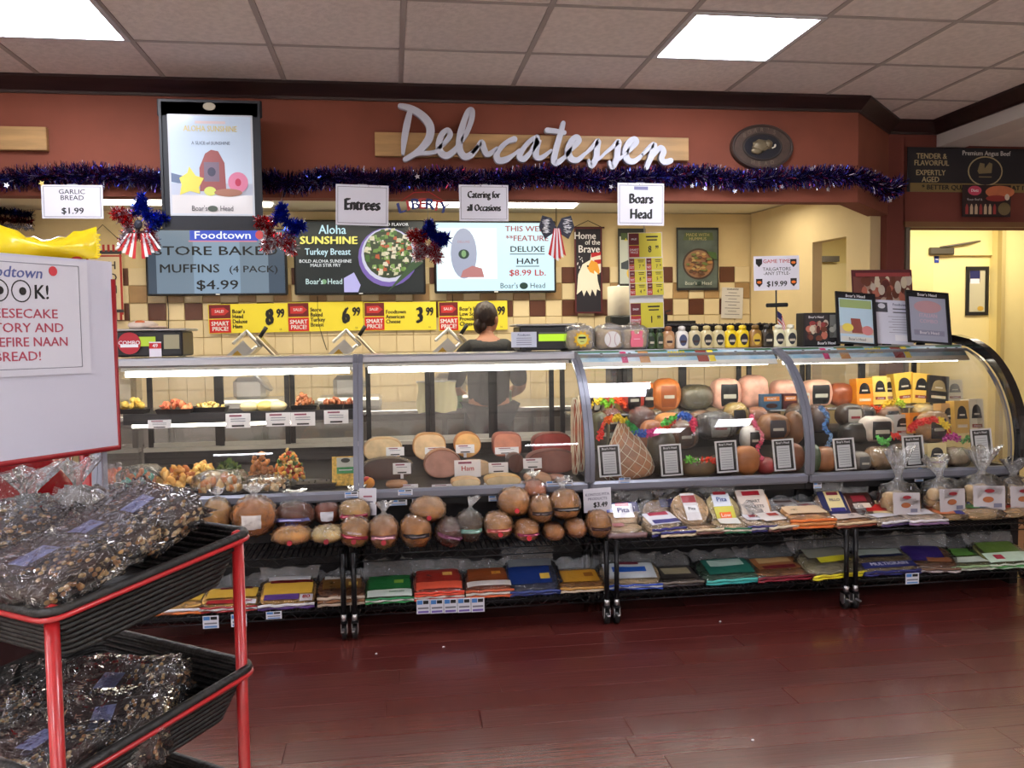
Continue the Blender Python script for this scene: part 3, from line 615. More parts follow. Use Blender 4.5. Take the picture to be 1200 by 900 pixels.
G = {'letter_d': [([(132, 62), (120, 110), (110, 160), (104, 212)], (17, 22, 20, 10)), ([(98, 44), (135, 52), (175, 75), (202, 110), (200, 150), (176, 186), (145, 212), (112, 232)], (16, 22, 26, 26, 24, 18, 16)), ([(118, 228), (160, 210), (200, 207), (232, 198)], (12, 14, 12))],
     'letter_e': [([(226, 196), (255, 168), (274, 142), (266, 124), (246, 138), (234, 170), (238, 202), (262, 214), (292, 192), (310, 165)], (9, 15, 18, 16, 20, 22, 22, 18, 12))],
     'letter_l': [([(304, 178), (332, 135), (352, 85), (355, 50), (340, 56), (322, 100), (309, 150), (308, 192), (326, 216), (352, 206), (378, 176)], (9, 16, 18, 16, 18, 22, 22, 22, 20, 12))],
     'letter_i': [([(352, 204), (372, 180), (388, 164), (396, 186), (410, 206), (444, 182)], (10, 12, 20, 20, 18, 10))],
     'letter_c': [([(508, 148), (482, 158), (456, 182), (442, 206), (450, 226), (476, 222), (504, 204), (526, 186)], (20, 14, 16, 20, 22, 20, 12, 9))],
     'letter_a': [([(592, 140), (566, 152), (540, 182), (526, 210), (542, 218), (568, 192), (596, 148), (588, 180), (588, 206), (606, 212), (644, 184)], (20, 14, 16, 18, 20, 14, 20, 22, 20, 16, 9))],
     'letter_t': [([(690, 84), (678, 128), (664, 172), (654, 214), (660, 230), (684, 216), (712, 190)], (15, 18, 20, 20, 20, 16, 9)), ([(630, 112), (660, 114), (694, 118)], (18, 16, 14))],
     'letter_e ': [([(700, 196), (730, 168), (748, 146), (740, 132), (722, 146), (708, 180), (716, 210), (742, 216), (772, 190)], (9, 15, 18, 16, 20, 22, 22, 18, 10))],
     'letter_s': [([(770, 194), (800, 166), (820, 144), (816, 172), (812, 208), (794, 236), (784, 216)], (9, 14, 18, 20, 20, 18, 9)), ([(806, 218), (830, 204), (850, 184)], (12, 10, 8))],
     'letter_s ': [([(846, 188), (878, 162), (898, 144), (894, 172), (890, 208), (873, 238), (862, 218)], (9, 14, 18, 20, 20, 18, 9)), ([(884, 218), (906, 204), (926, 186)], (12, 10, 8))],
     'letter_e  ': [([(916, 196), (946, 168), (966, 144), (958, 132), (938, 146), (924, 180), (932, 210), (958, 214), (990, 188)], (9, 15, 18, 16, 20, 22, 22, 18, 10))],
     'letter_n': [([(986, 192), (1012, 166), (1034, 152), (1024, 190), (1004, 236)], (9, 14, 20, 20, 16)), ([(1008, 218), (1034, 186), (1058, 162), (1070, 176), (1062, 200), (1074, 214), (1098, 208)], (12, 14, 18, 20, 18, 20, 18))]}
for k, v in G.items():
    mb = MB()
    for i, (pts, w_) in enumerate(v): m2 = stroke(pts, w_, i+.3*(ord(k[-1]) % 3)); mb.add(m2.v, m2.f, LET)
    mb.build(k.strip(), t)
p = at(10, 163, FY); s = mpp(p)
tag(MB().box((0, -.01, 0), (88*s, .035, 27*s), wood, bev=.002).build('wooden_board', loc=(p.x, FY, p.z)), 'short blank wooden board on the rust wall above the white sign board', 'board')
# oval plaque
p = at(892, 173, FY); s = mpp(p)
t = thing('oval_plaque', 'dark carved oval plaque beside the cursive lettering', 'plaque', (p.x, FY, p.z))
PW = mat((78, 62, 54), .5, var=.25, scale=14, bump=.3)
def ell(a, b, n=36): return [(a*math.cos(2*PI*i/n), b*math.sin(2*PI*i/n)) for i in range(n)]
MB().prism(ell(38*s, 26*s), -.02, .01, PW).build('plate', t)
MB().tube([(x, -.02, z) for x, z in ell(36*s, 24.5*s)], .008, mat((62, 48, 42), .5), closed=True, n=6).tube([(x, -.02, z) for x, z in ell(23*s, 15*s)], .007, mat((50, 42, 38), .5), closed=True, n=6).build('rim', t)
MB().prism(ell(22*s, 14*s), -.024, -.01, mat((22, 24, 34), .4)).build('medallion', t)
gold = mat((120, 108, 84), .4, .4); mb = MB(); mb.blob((-2*s, -.03, 1*s), (11*s, .012, 6.5*s), gold, nz=.35, ns=5).blob((6*s, -.032, 3*s), (5*s, .012, 4.5*s), gold, nz=.3, seed=2).blob((-8*s, -.03, -5*s), (7*s, .01, 4*s), gold, nz=.3, seed=3); mb.build('boar_relief', t)
MB().tube(smooth_line([(10*s, -.036, -2*s), (13*s, -.04, -.5*s), (14*s, -.036, 2.5*s)], 4), [.004]*4+[.006]*4+[.003], mat((214, 208, 190), .4), n=6).build('tusk', t)
mb = MB()
for i, ch in enumerate("BOAR'S"): a = R(140-16*i); mb.text(ch, 29*s*math.cos(a), 19.5*s*math.sin(a), .032, mat((110, 98, 84), .5), y=-.0206, off=.01)
for i, ch in enumerate('HEAD'): a = R(246+16*i); mb.text(ch, 29*s*math.cos(a), 19.5*s*math.sin(a), .032, mat((110, 98, 84), .5), y=-.0206, off=.01)
mb.build('lettering', t)
# big hanging poster in a black fabric frame
p = at(248, 194, 4.6); s = mpp(p)
t = board('hanging_poster', 'tall black framed poster hanging in front of the rust wall', 'poster', p, 114*s, 150*s, mat((24, 28, 36), .6), [('r', 0, .0, .84, .78, mat((190, 196, 204), .25)), ('r', 0, 0, .80, .755, mat((188, 206, 224), .2, coat=.6)), ('r', .0, -.30, .80, .15, mat((208, 206, 206), .25, coat=.5)), ('p', [(-.40, -.06), (-.2, -.1), (-.2, -.16), (-.40, -.13)], mat((96, 112, 140))), ('p', [(-.40, -.14), (.4, -.14), (.4, -.23), (-.40, -.23)], mat((176, 184, 200))),
   ('t', 'ALOHA SUNSHINE', 0, .28, .062, mat((206, 190, 120)), .012, .78), ('r', 0, .33, .3, .02, mat((210, 190, 190))), ('t', 'A SLICE of SUNSHINE', 0, .17, .036, mat((70, 76, 100)), .004, .86),
   ('p', [(-.12, -.2), (-.12, -.02), (-.06, .09), (.0, .12), (.07, .11), (.13, .02), (.14, -.2)], mat((150, 84, 84), .5)), ('r', .0, -.05, .15, .15, mat((120, 104, 122))), ('e', 0, -.05, .04, .035, mat((70, 70, 90))),
   ('p', [(-.32, -.1), (-.24, -.06), (-.22, -.01), (-.16, -.08), (-.08, -.1), (-.13, -.17), (-.12, -.22), (-.22, -.2), (-.32, -.23), (-.3, -.15)], mat((222, 208, 90))), ('e', .26, -.13, .1, .08, mat((214, 130, 160))), ('e', .26, -.13, .03, .03, mat((190, 60, 90))), ('e', -.02, -.2, .06, .035, mat((206, 214, 110))), ('e', .16, -.21, .14, .03, mat((170, 120, 100))),
   ('t', "Boar's", -.13, -.335, .06, mat((60, 60, 70)), .004, .8), ('e', .0, -.335, .05, .023, mat((80, 90, 80))), ('t', 'Head', .14, -.335, .06, mat((60, 60, 70)), .004, .8)], frame=mat((18, 22, 30), .5), fw=.012)
MB().box((0, .004, .44*150*s), (118*s, .012, 20*s), mat((20, 24, 32), .6), bev=.004).build('header', t)
MB().prism([(a, b+.45*150*s) for a, b in ell(7*s, 4.5*s, 16)], -.014, -.004, mat((150, 140, 120), .4, .4)).build('emblem', t)
MB().box((0, .125, .45*150*s), (.3, .2, .012), mat((30, 30, 34), .5)).build('wall_bracket', t)
# paper signs that hang under the soffit
PAP = mat((216, 216, 226), .6)
def hang(name_l, x0, y0, x1, y1, prints, tilt=0, top=None):
    c = at((x0+x1)/2, (y0+y1)/2, 4.74); s = mpp(c); w_, h = (x1-x0)*s, (y1-y0)*s
    t = board('hanging_sign', name_l, 'sign', c, w_, h, PAP, [('r', 0, 0, .93, .9, mat((60, 60, 70))), ('r', 0, 0, .915, .88, PAP)]+prints, rot=(0, R(tilt), 0), group='white paper signs hung over the counter')
    z1 = max(h/2+.004, SB-c.z+.0)
    MB().box((0, .010, h/2-.01), (.05, .012, .03), mat((150, 150, 155), .4)).tube([(0, .008, h/2-.02), (0, .03, h/2+.01), (0, .075, max(SB+.03-c.z, h/2+.012))], .004, STEEL, n=6).build('clip', t)
hang('white hanging sign reading garlic bread 1.99', 51, 217, 119, 256, [('t', 'GARLIC\nBREAD', 0, .2, .2, K_, .006, 1.1), ('t', '$1.99', 0, -.28, .26, K_, .02, 1.1)])
hang('white hanging sign reading entrees in bold letters', 394, 217, 455, 264, [('t', 'Entrees', 0, .0, .40, K_, .045, .72)], 1.5)
hang('white hanging sign reading catering for all occasions', 538, 217, 596, 259, [('t', 'Catering for', 0, .22, .27, K_, .035, .68), ('t', 'all Occasions', 0, -.14, .27, K_, .035, .66)])
hang('white hanging sign reading boars head', 723, 215, 779, 264, [('r', 0, .38, .3, .08, mat((120, 120, 160))), ('t', 'Boars', 0, .12, .33, K_, .035, .78), ('t', 'Head', 0, -.24, .33, K_, .035, .78)], .5)
# price sheets on a strip
c = at(757, 329, 4.95); s = mpp(c); w_, h = 41*s, 112*s
ys, dr, rd = mat((196, 184, 50), .5), mat((96, 26, 30), .6), mat((160, 44, 44), .6); pr = []
def sale(x, z, a, b, price):
    pr.extend([('r', x, z, a, b, mat((206, 196, 190), .6)), ('r', x, z, a*.96, b*.96, ys), ('r', x-a*.33, z+b*.24, a*.3, b*.46, dr), ('r', x-a*.33, z-b*.24, a*.3, b*.46, rd), ('t', 'SALE!', x-a*.33, z+b*.24, b*.1, WHITE), ('t', 'SMART\nPRICE', x-a*.33, z-b*.24, b*.12, WHITE), ('r', x+a*.2, z+b*.33, a*.35, b*.06, K_), ('r', x+a*.2, z+b*.2, a*.3, b*.05, K_), ('t', price, x+a*.13, z-b*.18, b*.38, K_, .02, .7), ('t', '99', x+a*.34, z-b*.1, b*.2, K_, .02, .7)])
sale(0, .37, 1, .26, '8'); sale(0, -.36, 1, .27, '1')
for i, (p_, q_) in enumerate((('7', '7'), ('8', '5'), ('4', '4'))): sale(-.25, .17-.13*i, .5, .13, p_); sale(.25, .17-.13*i, .5, .13, q_)
t = board('price_sheets', 'tall strip of yellow and red sale tickets hung over the curved case', 'price sign', c, w_, h, mat((200, 200, 200), .6), pr, rot=(0, R(-1.2), 0))
MB().tube([(0, .01, h/2), (0, .01, 2.40-c.z)], .004, STEEL, n=6).build('hanging_wire', t)
# letters of LIBERTY
c = at(495, 240, 4.72); s = mpp(c); t = thing('liberty_decoration', 'small arched LIBERTY word decoration in red and blue on a cord', 'decoration', c)
for i, ch in enumerate('LIBERTY'):
    a = (i-3)/3; m_ = (mat((50, 60, 120)), mat((170, 50, 54)))[i % 2]
    MB().text(ch, a*25*s, (3-5*a*a)*s-.01, .078, m_, off=.03, ex=.004, rot=-a*.25, sx=1.1).build('letter', t)
MB().tube([(-25*s, 0, 4*s), (-10*s, 0, 14*s), (8*s, 0, 15*s), (26*s, 0, 4*s)], .002, RED, n=4).build('cord', t)
# angus sign over the next opening
FY2 = 5.315
p0, p1 = at(1055, 174, FY2), at(1290, 226, FY2); c = at(1172, 200, FY2); s = mpp(c); w_ = 235*s; h = 51*s; u = lambda x: (x-1172.5)/235; GO = mat((176, 160, 120), .5)
bs = board('beef_sign', 'black sign with gold oval reading Premium Angus Beef', 'sign', (c.x, FY2, c.z), w_, h, mat((24, 24, 32), .5), [('r', 0, -.40, .97, .2, mat((128, 108, 62), .5)), ('t', 'TENDER &\nFLAVORFUL', u(1085), .22, .17, GO, .02, .95), ('t', 'EXPERTLY\nAGED', u(1084), -.15, .17, GO, .02, .95), ('t', 'Premium Angus Beef', u(1154), .38, .15, mat((200, 196, 190)), .015, .95),
   ('e', u(1153), -.02, .095, .34, GO), ('e', u(1153), -.02, .088, .31, mat((24, 24, 32), .5)), ('p', [(u(1143), -.02), (u(1146), .17), (u(1152), .15), (u(1152), .04), (u(1158), .18), (u(1162), .15), (u(1161), -.06), (u(1145), -.08)], mat((130, 116, 80))), ('r', u(1153), -.15, .07, .025, mat((130, 116, 80))), ('t', '* BETTER QUALITY', u(1073), -.40, .15, K_, .03, 1.1, 'LEFT'), ('t', 'AT ITS BEST', u(1187), -.40, .15, K_, .03, 1.1, 'LEFT')])
px_board('ham_poster', 'small dark food poster with a row of bottles below the black beef sign', 'poster', 1125, 217, 1187, 254, FY2-.02, mat((40, 24, 26), .5), [('e', -.25, .32, .14, .15, mat((190, 60, 90))), ('t', 'Dietz', -.25, .32, .13, WHITE, .01, .9), ('e', .27, .28, .3, .2, mat((190, 110, 72), .5, var=.15)), ('e', .2, .08, .22, .1, mat((140, 44, 40))), ('e', .42, .12, .05, .1, mat((210, 196, 180))), ('t', 'Roast Beef &', -.25, .04, .1, mat((190, 190, 190)))]+[('p', [(-.44+.095*i, -.42), (-.38+.095*i, -.42), (-.38+.095*i, -.2), (-.40+.095*i, -.1), (-.42+.095*i, -.1), (-.44+.095*i, -.2)], mat(((190, 170, 140), (150, 50, 50))[i % 3 == 0])) for i in range(7)]+[('e', .36, -.25, .13, .2, mat((110, 96, 62)))])
# ---------------- tinsel
def tinsel(name, label, pts, rad, n, cols, ln, cat='garland', parent=None, seed=1, kind=None):
    P = smooth_line(pts, 10); r = random.Random(seed); L = [0]
    for a, b in zip(P, P[1:]): L.append(L[-1]+(b-a).length)
    ms = [mat(c, .18, .85) for c in cols]; mb = MB(); j = 0
    mb.tube(P[::4] if len(P) > 12 else P, .006, ms[0], n=5)
    for i in range(n):
        d = L[-1]*r.random(); j = 0
        lo, hi = 0, len(L)-1
        while hi-lo > 1:
            md = (lo+hi)//2
            if L[md] <= d: lo = md
            else: hi = md
        q = P[lo].lerp(P[hi], (d-L[lo])/max(1e-6, L[hi]-L[lo]))
        v = Vector((r.gauss(0, .6), r.gauss(0, 1), r.gauss(0, 1))).normalized(); e = rad*(.55+.45*r.random()); wv = v.cross(Vector((r.random(), r.random(), r.random()-.5))).normalized()*ln
        mb.add([q-wv, q+wv, q+v*e+wv*.6, q+v*e-wv*.6], [(0, 1, 2, 3)], r.choice(ms))
    return tag(mb.build(name, parent), label, cat if label else None, kind=kind)
TINC = [(60, 36, 100), (40, 38, 104), (50, 30, 84), (140, 36, 60), (80, 96, 200), (200, 200, 220), (56, 40, 104), (84, 42, 110), (50, 46, 130)]
gp = [at(x, y, 4.79 if x < 1000 else 4.79+.45*(x-1000)/55) for x, y in ((-45, 214), (10, 210), (60, 206), (110, 205), (160, 208), (195, 211), (250, 216), (310, 212), (345, 216), (390, 208), (450, 212), (520, 208), (570, 212), (640, 206), (700, 211), (760, 208), (820, 206), (870, 211), (930, 208), (985, 207), (1020, 212), (1040, 224), (1052, 216))]
g = tinsel('tinsel_garland', 'long dark purple and blue tinsel garland along the rust wall edge', gp, .078, 24000, TINC, .0030, seed=9)
sm_ = mat((206, 206, 216), .2, .9)
def star_mb(r1, r2, m, th=.003, c=(0, 0, 0)): return MB().prism([((r1 if i % 2 == 0 else r2)*math.sin(PI*i/5)+c[0], (r1 if i % 2 == 0 else r2)*math.cos(PI*i/5)+c[2]) for i in range(10)], c[1]-th, c[1], m)
for (x, y) in ((8, 217), (49, 215), (489, 207), (716, 219), (811, 218), (826, 221), (861, 224), (951, 198), (916, 219), (970, 222), (1043, 235), (1038, 209)):
    p = at(x, y, 4.74 if x < 1000 else 5.05); star_mb(.016, .007, sm_ if x != 49 else mat((220, 200, 120), .3, .5)).build('star_charm', g, loc=p, rot=(0, rnd.uniform(-.5, .5), 0))
def tstar(label, px, py, R1, Y=4.6, tail=None):
    c = at(px, py, Y); s = mpp(c); r1 = R1*s; t = thing('tinsel_star', label, 'decoration', c, group='tinsel stars hung over the counter')
    segs = [[(0, 0, r1)], []]
    pts = [Vector(((r1*.9 if i % 2 == 0 else r1*.34)*math.sin(PI*i/5+.1), 0, (r1*.9 if i % 2 == 0 else r1*.34)*math.cos(PI*i/5+.1))) for i in range(10)]
    for i in range(5):
        seg = [pts[(2*i-1) % 10], pts[2*i], pts[(2*i+1) % 10]]
        cols = [[(40, 70, 200), (30, 56, 170)], [(50, 80, 210), (40, 60, 170)], [(200, 40, 50), (220, 220, 230)], [(230, 230, 236), (220, 220, 228), (200, 40, 50)], [(210, 40, 50), (200, 40, 46), (226, 226, 232)]][i]
        o = tinsel('tinsel_point', None, [seg[0], (seg[0]+seg[1])/2, seg[1], (seg[1]+seg[2])/2, seg[2]], 10*s, 760, cols, .0034, parent=t, seed=i+int(px))
        o.name = 'tinsel_point'
    MB().tube([(0, 0, r1*.8), (0, 0 if Y > 5 else 4.832-Y, (2.412 if Y > 5 else 2.24)-c.z)], .0015, STEEL, n=4).build('hanging_thread', t)
    if tail:
        for sx in (-1, 1):
            mb = MB()
            for k in range(6): x0 = sx*(.015+.016*k)-.006; x1 = x0+.016*sx; z0, z1 = -.35*r1, -1.22*r1; mb.quad((x0*.5, -.02, z0), (x1*.5, -.02, z0), (x1, -.024, z1+.01*k), (x0, -.024, z1+.01*k), (RED, WHITE)[k % 2])
            mb.build('striped_ribbon', t)
        MB().blob((0, -.03, -.01), (.020, .010, .024), mat((30, 32, 48), .6), nz=.3, ns=12).build('ribbon_knot', t)
    return t
tstar('tinsel star in blue red and silver with striped flag ribbon tails', 164, 262, 34, tail=1)
tstar('tinsel star in blue and red hanging between muffin and stir fry screens', 328, 270, 30)
tstar('smaller tinsel star in blue red and silver beside the white ham screen', 502, 284, 24, Y=5.2)
# flag bow
c = at(652, 268, 4.85); s = mpp(c); t = thing('flag_bow', 'starred navy bow with red and white striped tail hanging in the gap', 'decoration', c); mb = MB()
for sx in (-1, 1):
    pts = [(0, 0), (sx*6*s, 12*s), (sx*17*s, 15*s), (sx*21*s, 2*s), (sx*14*s, -12*s), (sx*5*s, -6*s)]
    if sx > 0: pts = pts[::-1]
    MB().prism(pts, -.012, .0, mat((26, 28, 48), .6)).build('bow_loop', t)
    for i in range(16): mb.prism([(sx*(7+11*rnd.random())*s+.004*math.cos(a), (-6+17*rnd.random()*.9)*s*0+(-5+((i*37) % 16))*s+.004*math.sin(a)) for a in (0, 1.3, 2.5, 3.8, 5)], -.0145, -.0122, WHITE)
mb.build('stars', t, kind='stuff')
for i in range(7):
    x0, x1 = -10.5+3*i, -7.5+3*i; MB().prism([(x0*.35*s, 0), (x0*s, -36*s+abs(i-3)*2*s), (x1*s, -38*s+abs(i-3)*2*s), (x1*.35*s, 0)], -.016, -.012, (RED, WHITE)[i % 2]).build('tail_stripe', t)
MB().tube([(0, 0, 0), (0, 0, 2.40-c.z)], .002, K_, n=4).build('hanging_thread', t)
# ================================================================ SLICERS, WORKER, TOP OF THE CASES
def slicer(label, px, py, flip=1):
    p = at(px, py, 6.3); z0 = .918; t = thing('meat_slicer', label, 'slicer', (p.x, 6.3, z0), group='meat slicers on the back counter'); al = mat((208, 206, 198), .3, .5)
    MB().box((0, .02, .05), (.46, .38, .08), al, bev=.02).box((.0, .05, .16), (.22, .26, .16), al, bev=.03).build('base', t)
    MB().lathe([(0.001, -.01), (.15, -.01), (.155, 0), (.15, .01), (.001, .01)], STEEL, n=28, M=Matrix.Translation((.05, .02, .26)) @ Euler((0, R(52), 0)).to_matrix().to_4x4()).build('blade', t)
    M = Matrix.Translation((-.02, 0, .38)) @ Euler((0, R(-42), 0)).to_matrix().to_4x4()
    MB().box((-.03, 0, .0), (.30, .24, .022), al, bev=.006, M=M).box((-.05, -.122, .045), (.26, .008, .09), mat((196, 194, 186), .3, .4), M=M).build('carriage', t)
    MB().box((-.03, -.128, .04), (.07, .004, .05), mat((190, 150, 40), .5), M=M).build('warning_label', t)
    MB().box((.13, -.02, .06), (.022, .05, .16), al, bev=.006, M=M).box((.07, -.02, .13), (.14, .05, .022), al, bev=.006, M=M).box((.16, 0, -.05), (.02, .22, .2), mat((160, 150, 130), .3, .6), bev=.005, M=M).build('meat_pusher', t)
    MB().tube([(.17, -.03, .04), (.25, -.03, .06)], .014, BLACK, M=M).build('handle', t)
slicer('meat slicer under the yellow deluxe ham price sign', 292, 404); slicer('meat slicer under the yellow baked turkey price sign', 408, 402); slicer('meat slicer beside the worker in black', 527, 402)
# worker seen from behind
p = at(572, 400, 5.95); px_, py_ = p.x, 5.95
H = thing('person', 'person seen from behind in a black top with dark hair tied back', 'person', (px_, py_, 0))
def skin_mesh(name, V, E, rad, m, par, sub=2, root=0):
    me = bpy.data.meshes.new(name); me.from_pydata(V, E, []); me.materials.append(m)
    o = bpy.data.objects.new(name, me); C.objects.link(o); o.parent = par
    a = o.modifiers.new('Skin', 'SKIN'); a.use_smooth_shade = True; b = o.modifiers.new('Sub', 'SUBSURF'); b.levels = b.render_levels = sub
    sv = me.skin_vertices[0].data
    for i, r in enumerate(rad): sv[i].radius = r if isinstance(r, tuple) else (r, r)
    sv[root].use_root = True
    return o
SKN = mat((176, 120, 92), .6)
V = [(0, 0, .90), (0, .01, 1.05), (0, -.0, 1.22), (0, .03, 1.345), (0, .08, 1.41), (0, .10, 1.47),
     (-.10, .0, 1.32), (-.175, .02, 1.29), (-.24, .10, 1.06), (-.16, .32, .99), (-.13, .40, .985), (.10, .0, 1.32), (.175, .02, 1.29), (.24, .10, 1.06), (.16, .32, .99), (.13, .40, .985),
     (-.09, 0, .86), (-.10, .03, .48), (-.11, -.02, .08), (-.11, .12, .04), (.09, 0, .86), (.10, .03, .48), (.11, -.02, .08), (.11, .12, .04)]
E_ = [(0, 1), (1, 2), (2, 3), (3, 4), (4, 5), (3, 6), (6, 7), (7, 8), (8, 9), (9, 10), (3, 11), (11, 12), (12, 13), (13, 14), (14, 15), (0, 16), (16, 17), (17, 18), (18, 19), (0, 20), (20, 21), (21, 22), (22, 23)]
rad = [(.15, .12), (.135, .105), (.16, .115), (.13, .10), .058, .05, .085, .068, .05, .036, .03, .085, .068, .05, .036, .03, .088, .06, .042, .035, .088, .06, .042, .035]
skin_mesh('body', V, E_, rad, SKN, H)
V2 = [V[i] for i in (0, 1, 2, 3, 6, 7, 8, 11, 12, 13)]; skin_mesh('black_top', [(x, y, z+.0) for x, y, z in V2[:3]]+[(0, .02, 1.35)]+V2[4:], [(0, 1), (1, 2), (2, 3), (3, 4), (4, 5), (5, 6), (3, 7), (7, 8), (8, 9)], [(.17, .14), (.152, .125), (.175, .13), (.135, .105), .098, .08, .062, .098, .08, .062], mat((24, 24, 26), .7, bump=.5, bscale=30), H)
skin_mesh('trousers', [V[i] for i in (0, 16, 17, 18, 20, 21, 22)], [(0, 1), (1, 2), (2, 3), (0, 4), (4, 5), (5, 6)], [(.165, .14), .102, .074, .058, .102, .074, .058], mat((30, 30, 34), .8), H)
HM = Matrix.Translation((0, .13, 0)) @ Matrix.Rotation(R(-38), 4, 'Z') @ Matrix.Translation((0, -.13, 0))
hd = MB().blob((0, .15, 1.545), (.074, .092, .108), SKN, nu=24, nv=18, M=HM).tube([(0, .09, 1.42), (0, .12, 1.50)], .05, SKN, n=12); hd.blob((-.079, .14, 1.535), (.012, .02, .03), SKN, nu=10, nv=8, M=HM).blob((.079, .14, 1.535), (.012, .02, .03), SKN, nu=10, nv=8, M=HM).blob((0, .245, 1.53), (.013, .02, .02), SKN, nu=10, nv=8, M=HM)
for sx in (-1, 1): hd.blob((sx*.028, .232, 1.555), (.012, .008, .007), WHITE, nu=10, nv=6, M=HM)
hd.blob((0, .238, 1.495), (.024, .008, .006), mat((150, 70, 66)), nu=10, nv=6, M=HM); hd.build('head', H)
HR = mat((52, 36, 30), .45, var=.3, scale=12, stretch=(8, 1, 1), bump=.5)
MB().blob((0, .128, 1.568), (.083, .098, .104), HR, nz=.05, nu=26, nv=18, M=HM).blob((-.01, .075, 1.50), (.052, .045, .06), HR, nz=.1, nu=20, nv=12, M=HM).blob((-.005, .045, 1.50), (.026, .03, .045), HR, nz=.15, M=HM).build('hair', H)
for sx in (-1, 1):
    V3 = [(sx*.13, .40, .985), (sx*.12, .46, .975)]; E3 = [(0, 1)]; r3_ = [(.03, .016), (.034, .014)]
    for k in range(4): b = len(V3); V3 += [(sx*(.145-.018*k), .49, .972), (sx*(.147-.018*k), .52, .965), (sx*(.147-.018*k), .545, .95)]; E3 += [(1, b), (b, b+1), (b+1, b+2)]; r3_ += [.009, .008, .007]
    b = len(V3); V3 += [(sx*.09, .45, .97), (sx*.075, .48, .962)]; E3 += [(0, b), (b, b+1)]; r3_ += [.011, .009]
    skin_mesh('hand', V3, E3, r3_, SKN, H, 1)
# ---------- on top of the cases
TZ = ZT+.001
def scale_unit(label, px, py_b, wpx, hpx, extra):
    p = at(px, py_b, 4.98); s = mpp(p); w_, h = wpx*s, hpx*s; t = thing('deli_scale', label, 'scale', (p.x, 4.98, TZ), group=None)
    MB().box((0, .0, h*.42), (w_*.94, .26, h*.80), mat((22, 23, 26), .35), bev=.008).build('housing', t)
    for sx in (-1, 1): MB().tube([(sx*w_*.38, 0, 0), (sx*w_*.38, 0, h*.06)], .02, BLACK).build('foot', t)
    MB().box((0, .02, h*.87), (w_*1.04, .30, .012), STEEL, bev=.004).build('weighing_plate', t)
    for (name, x, z, a, b, m) in extra: MB().box((x*w_, -.134, z*h), (a*w_, .006, b*h), m).build(name, t)
    return t, w_, h
t, w_, h = scale_unit('black scale with red round sticker and crumpled cap on the hot food case', 180, 420, 84, 36, [('display', -.08, .50, .40, .3, mat((200, 230, 60), .4, emit=.6)), ('side_plate', .33, .48, .2, .45, mat((150, 146, 120), .3, .4)), ('paper_tag', -.45, .4, .06, .7, mat((210, 210, 220)))])
st = MB().prism([(.058*math.cos(a*PI/14)-.21*w_, .058*math.sin(a*PI/14)+.45*h) for a in range(28)], -.146, -.142, mat((176, 34, 48), .5)).build('round_sticker', t)
MB().text('COMBO', -.21*w_, .46*h, .03, WHITE, y=-.147, off=.01).build('lettering', st); MB().box((-.21*w_, -.1468, .37*h), (.09, .001, .016), WHITE).build('sticker_band', st)
pt = MB().box((.12*w_, -.14, .25*h), (.062, .004, .08), mat((220, 216, 226))).build('price_ticket', t); MB().box((.12*w_, -.1425, .36*h), (.062, .001, .03), RED).text('49', .12*w_, .36*h, .028, WHITE, y=-.1435, off=.02).build('lettering', pt)
p = at(168, 384, 4.98)
c_ = thing('paper_hat', 'crumpled white and orange paper cap lying on the black scale', 'cap', (p.x, 4.98, TZ+.93*h-.002))
MB().blob((0, 0, .016), (.075, .07, .026), mat((226, 206, 190), .8), nz=.3, seed=4).build('crown', c_); MB().blob((.07, -.01, .006), (.06, .05, .008), mat((220, 190, 170), .8), nz=.2).build('peak', c_); MB().blob((-.01, -.02, .03), (.03, .03, .015), mat((214, 110, 60), .8), nz=.2).build('badge', c_)
t, w_, h = scale_unit('black scale with a glowing lime display next to the bagged cookies', 636, 410, 66, 34, [('display', .12, .44, .52, .24, mat((190, 235, 40), .4, emit=.9)), ('display_text', .12, .60, .5, .05, mat((90, 96, 90)))])
p = at(614, 398, 4.80); board('counter_card', 'small white typed card in front of the lime display scale', 'card', (p.x, 4.80, p.z), 30*mpp(p), 18*mpp(p), mat((196, 200, 214), .5), [('t', 'Foodtown', 0, .3, .2, NAVY, .01)]+[('r', 0, .1-.14*i, .6, .04, mat((110, 110, 130))) for i in range(4)], group=None)
o = [q for q in C.objects if q.name == 'counter_card'][0]; MB().box((0, .01, -(p.z-TZ)/2-.01), (.02, .015, (p.z-TZ)-.01), BLACK).box((0, .02, -(p.z-TZ)+.004), (.08, .07, .008), BLACK).build('stand', o)
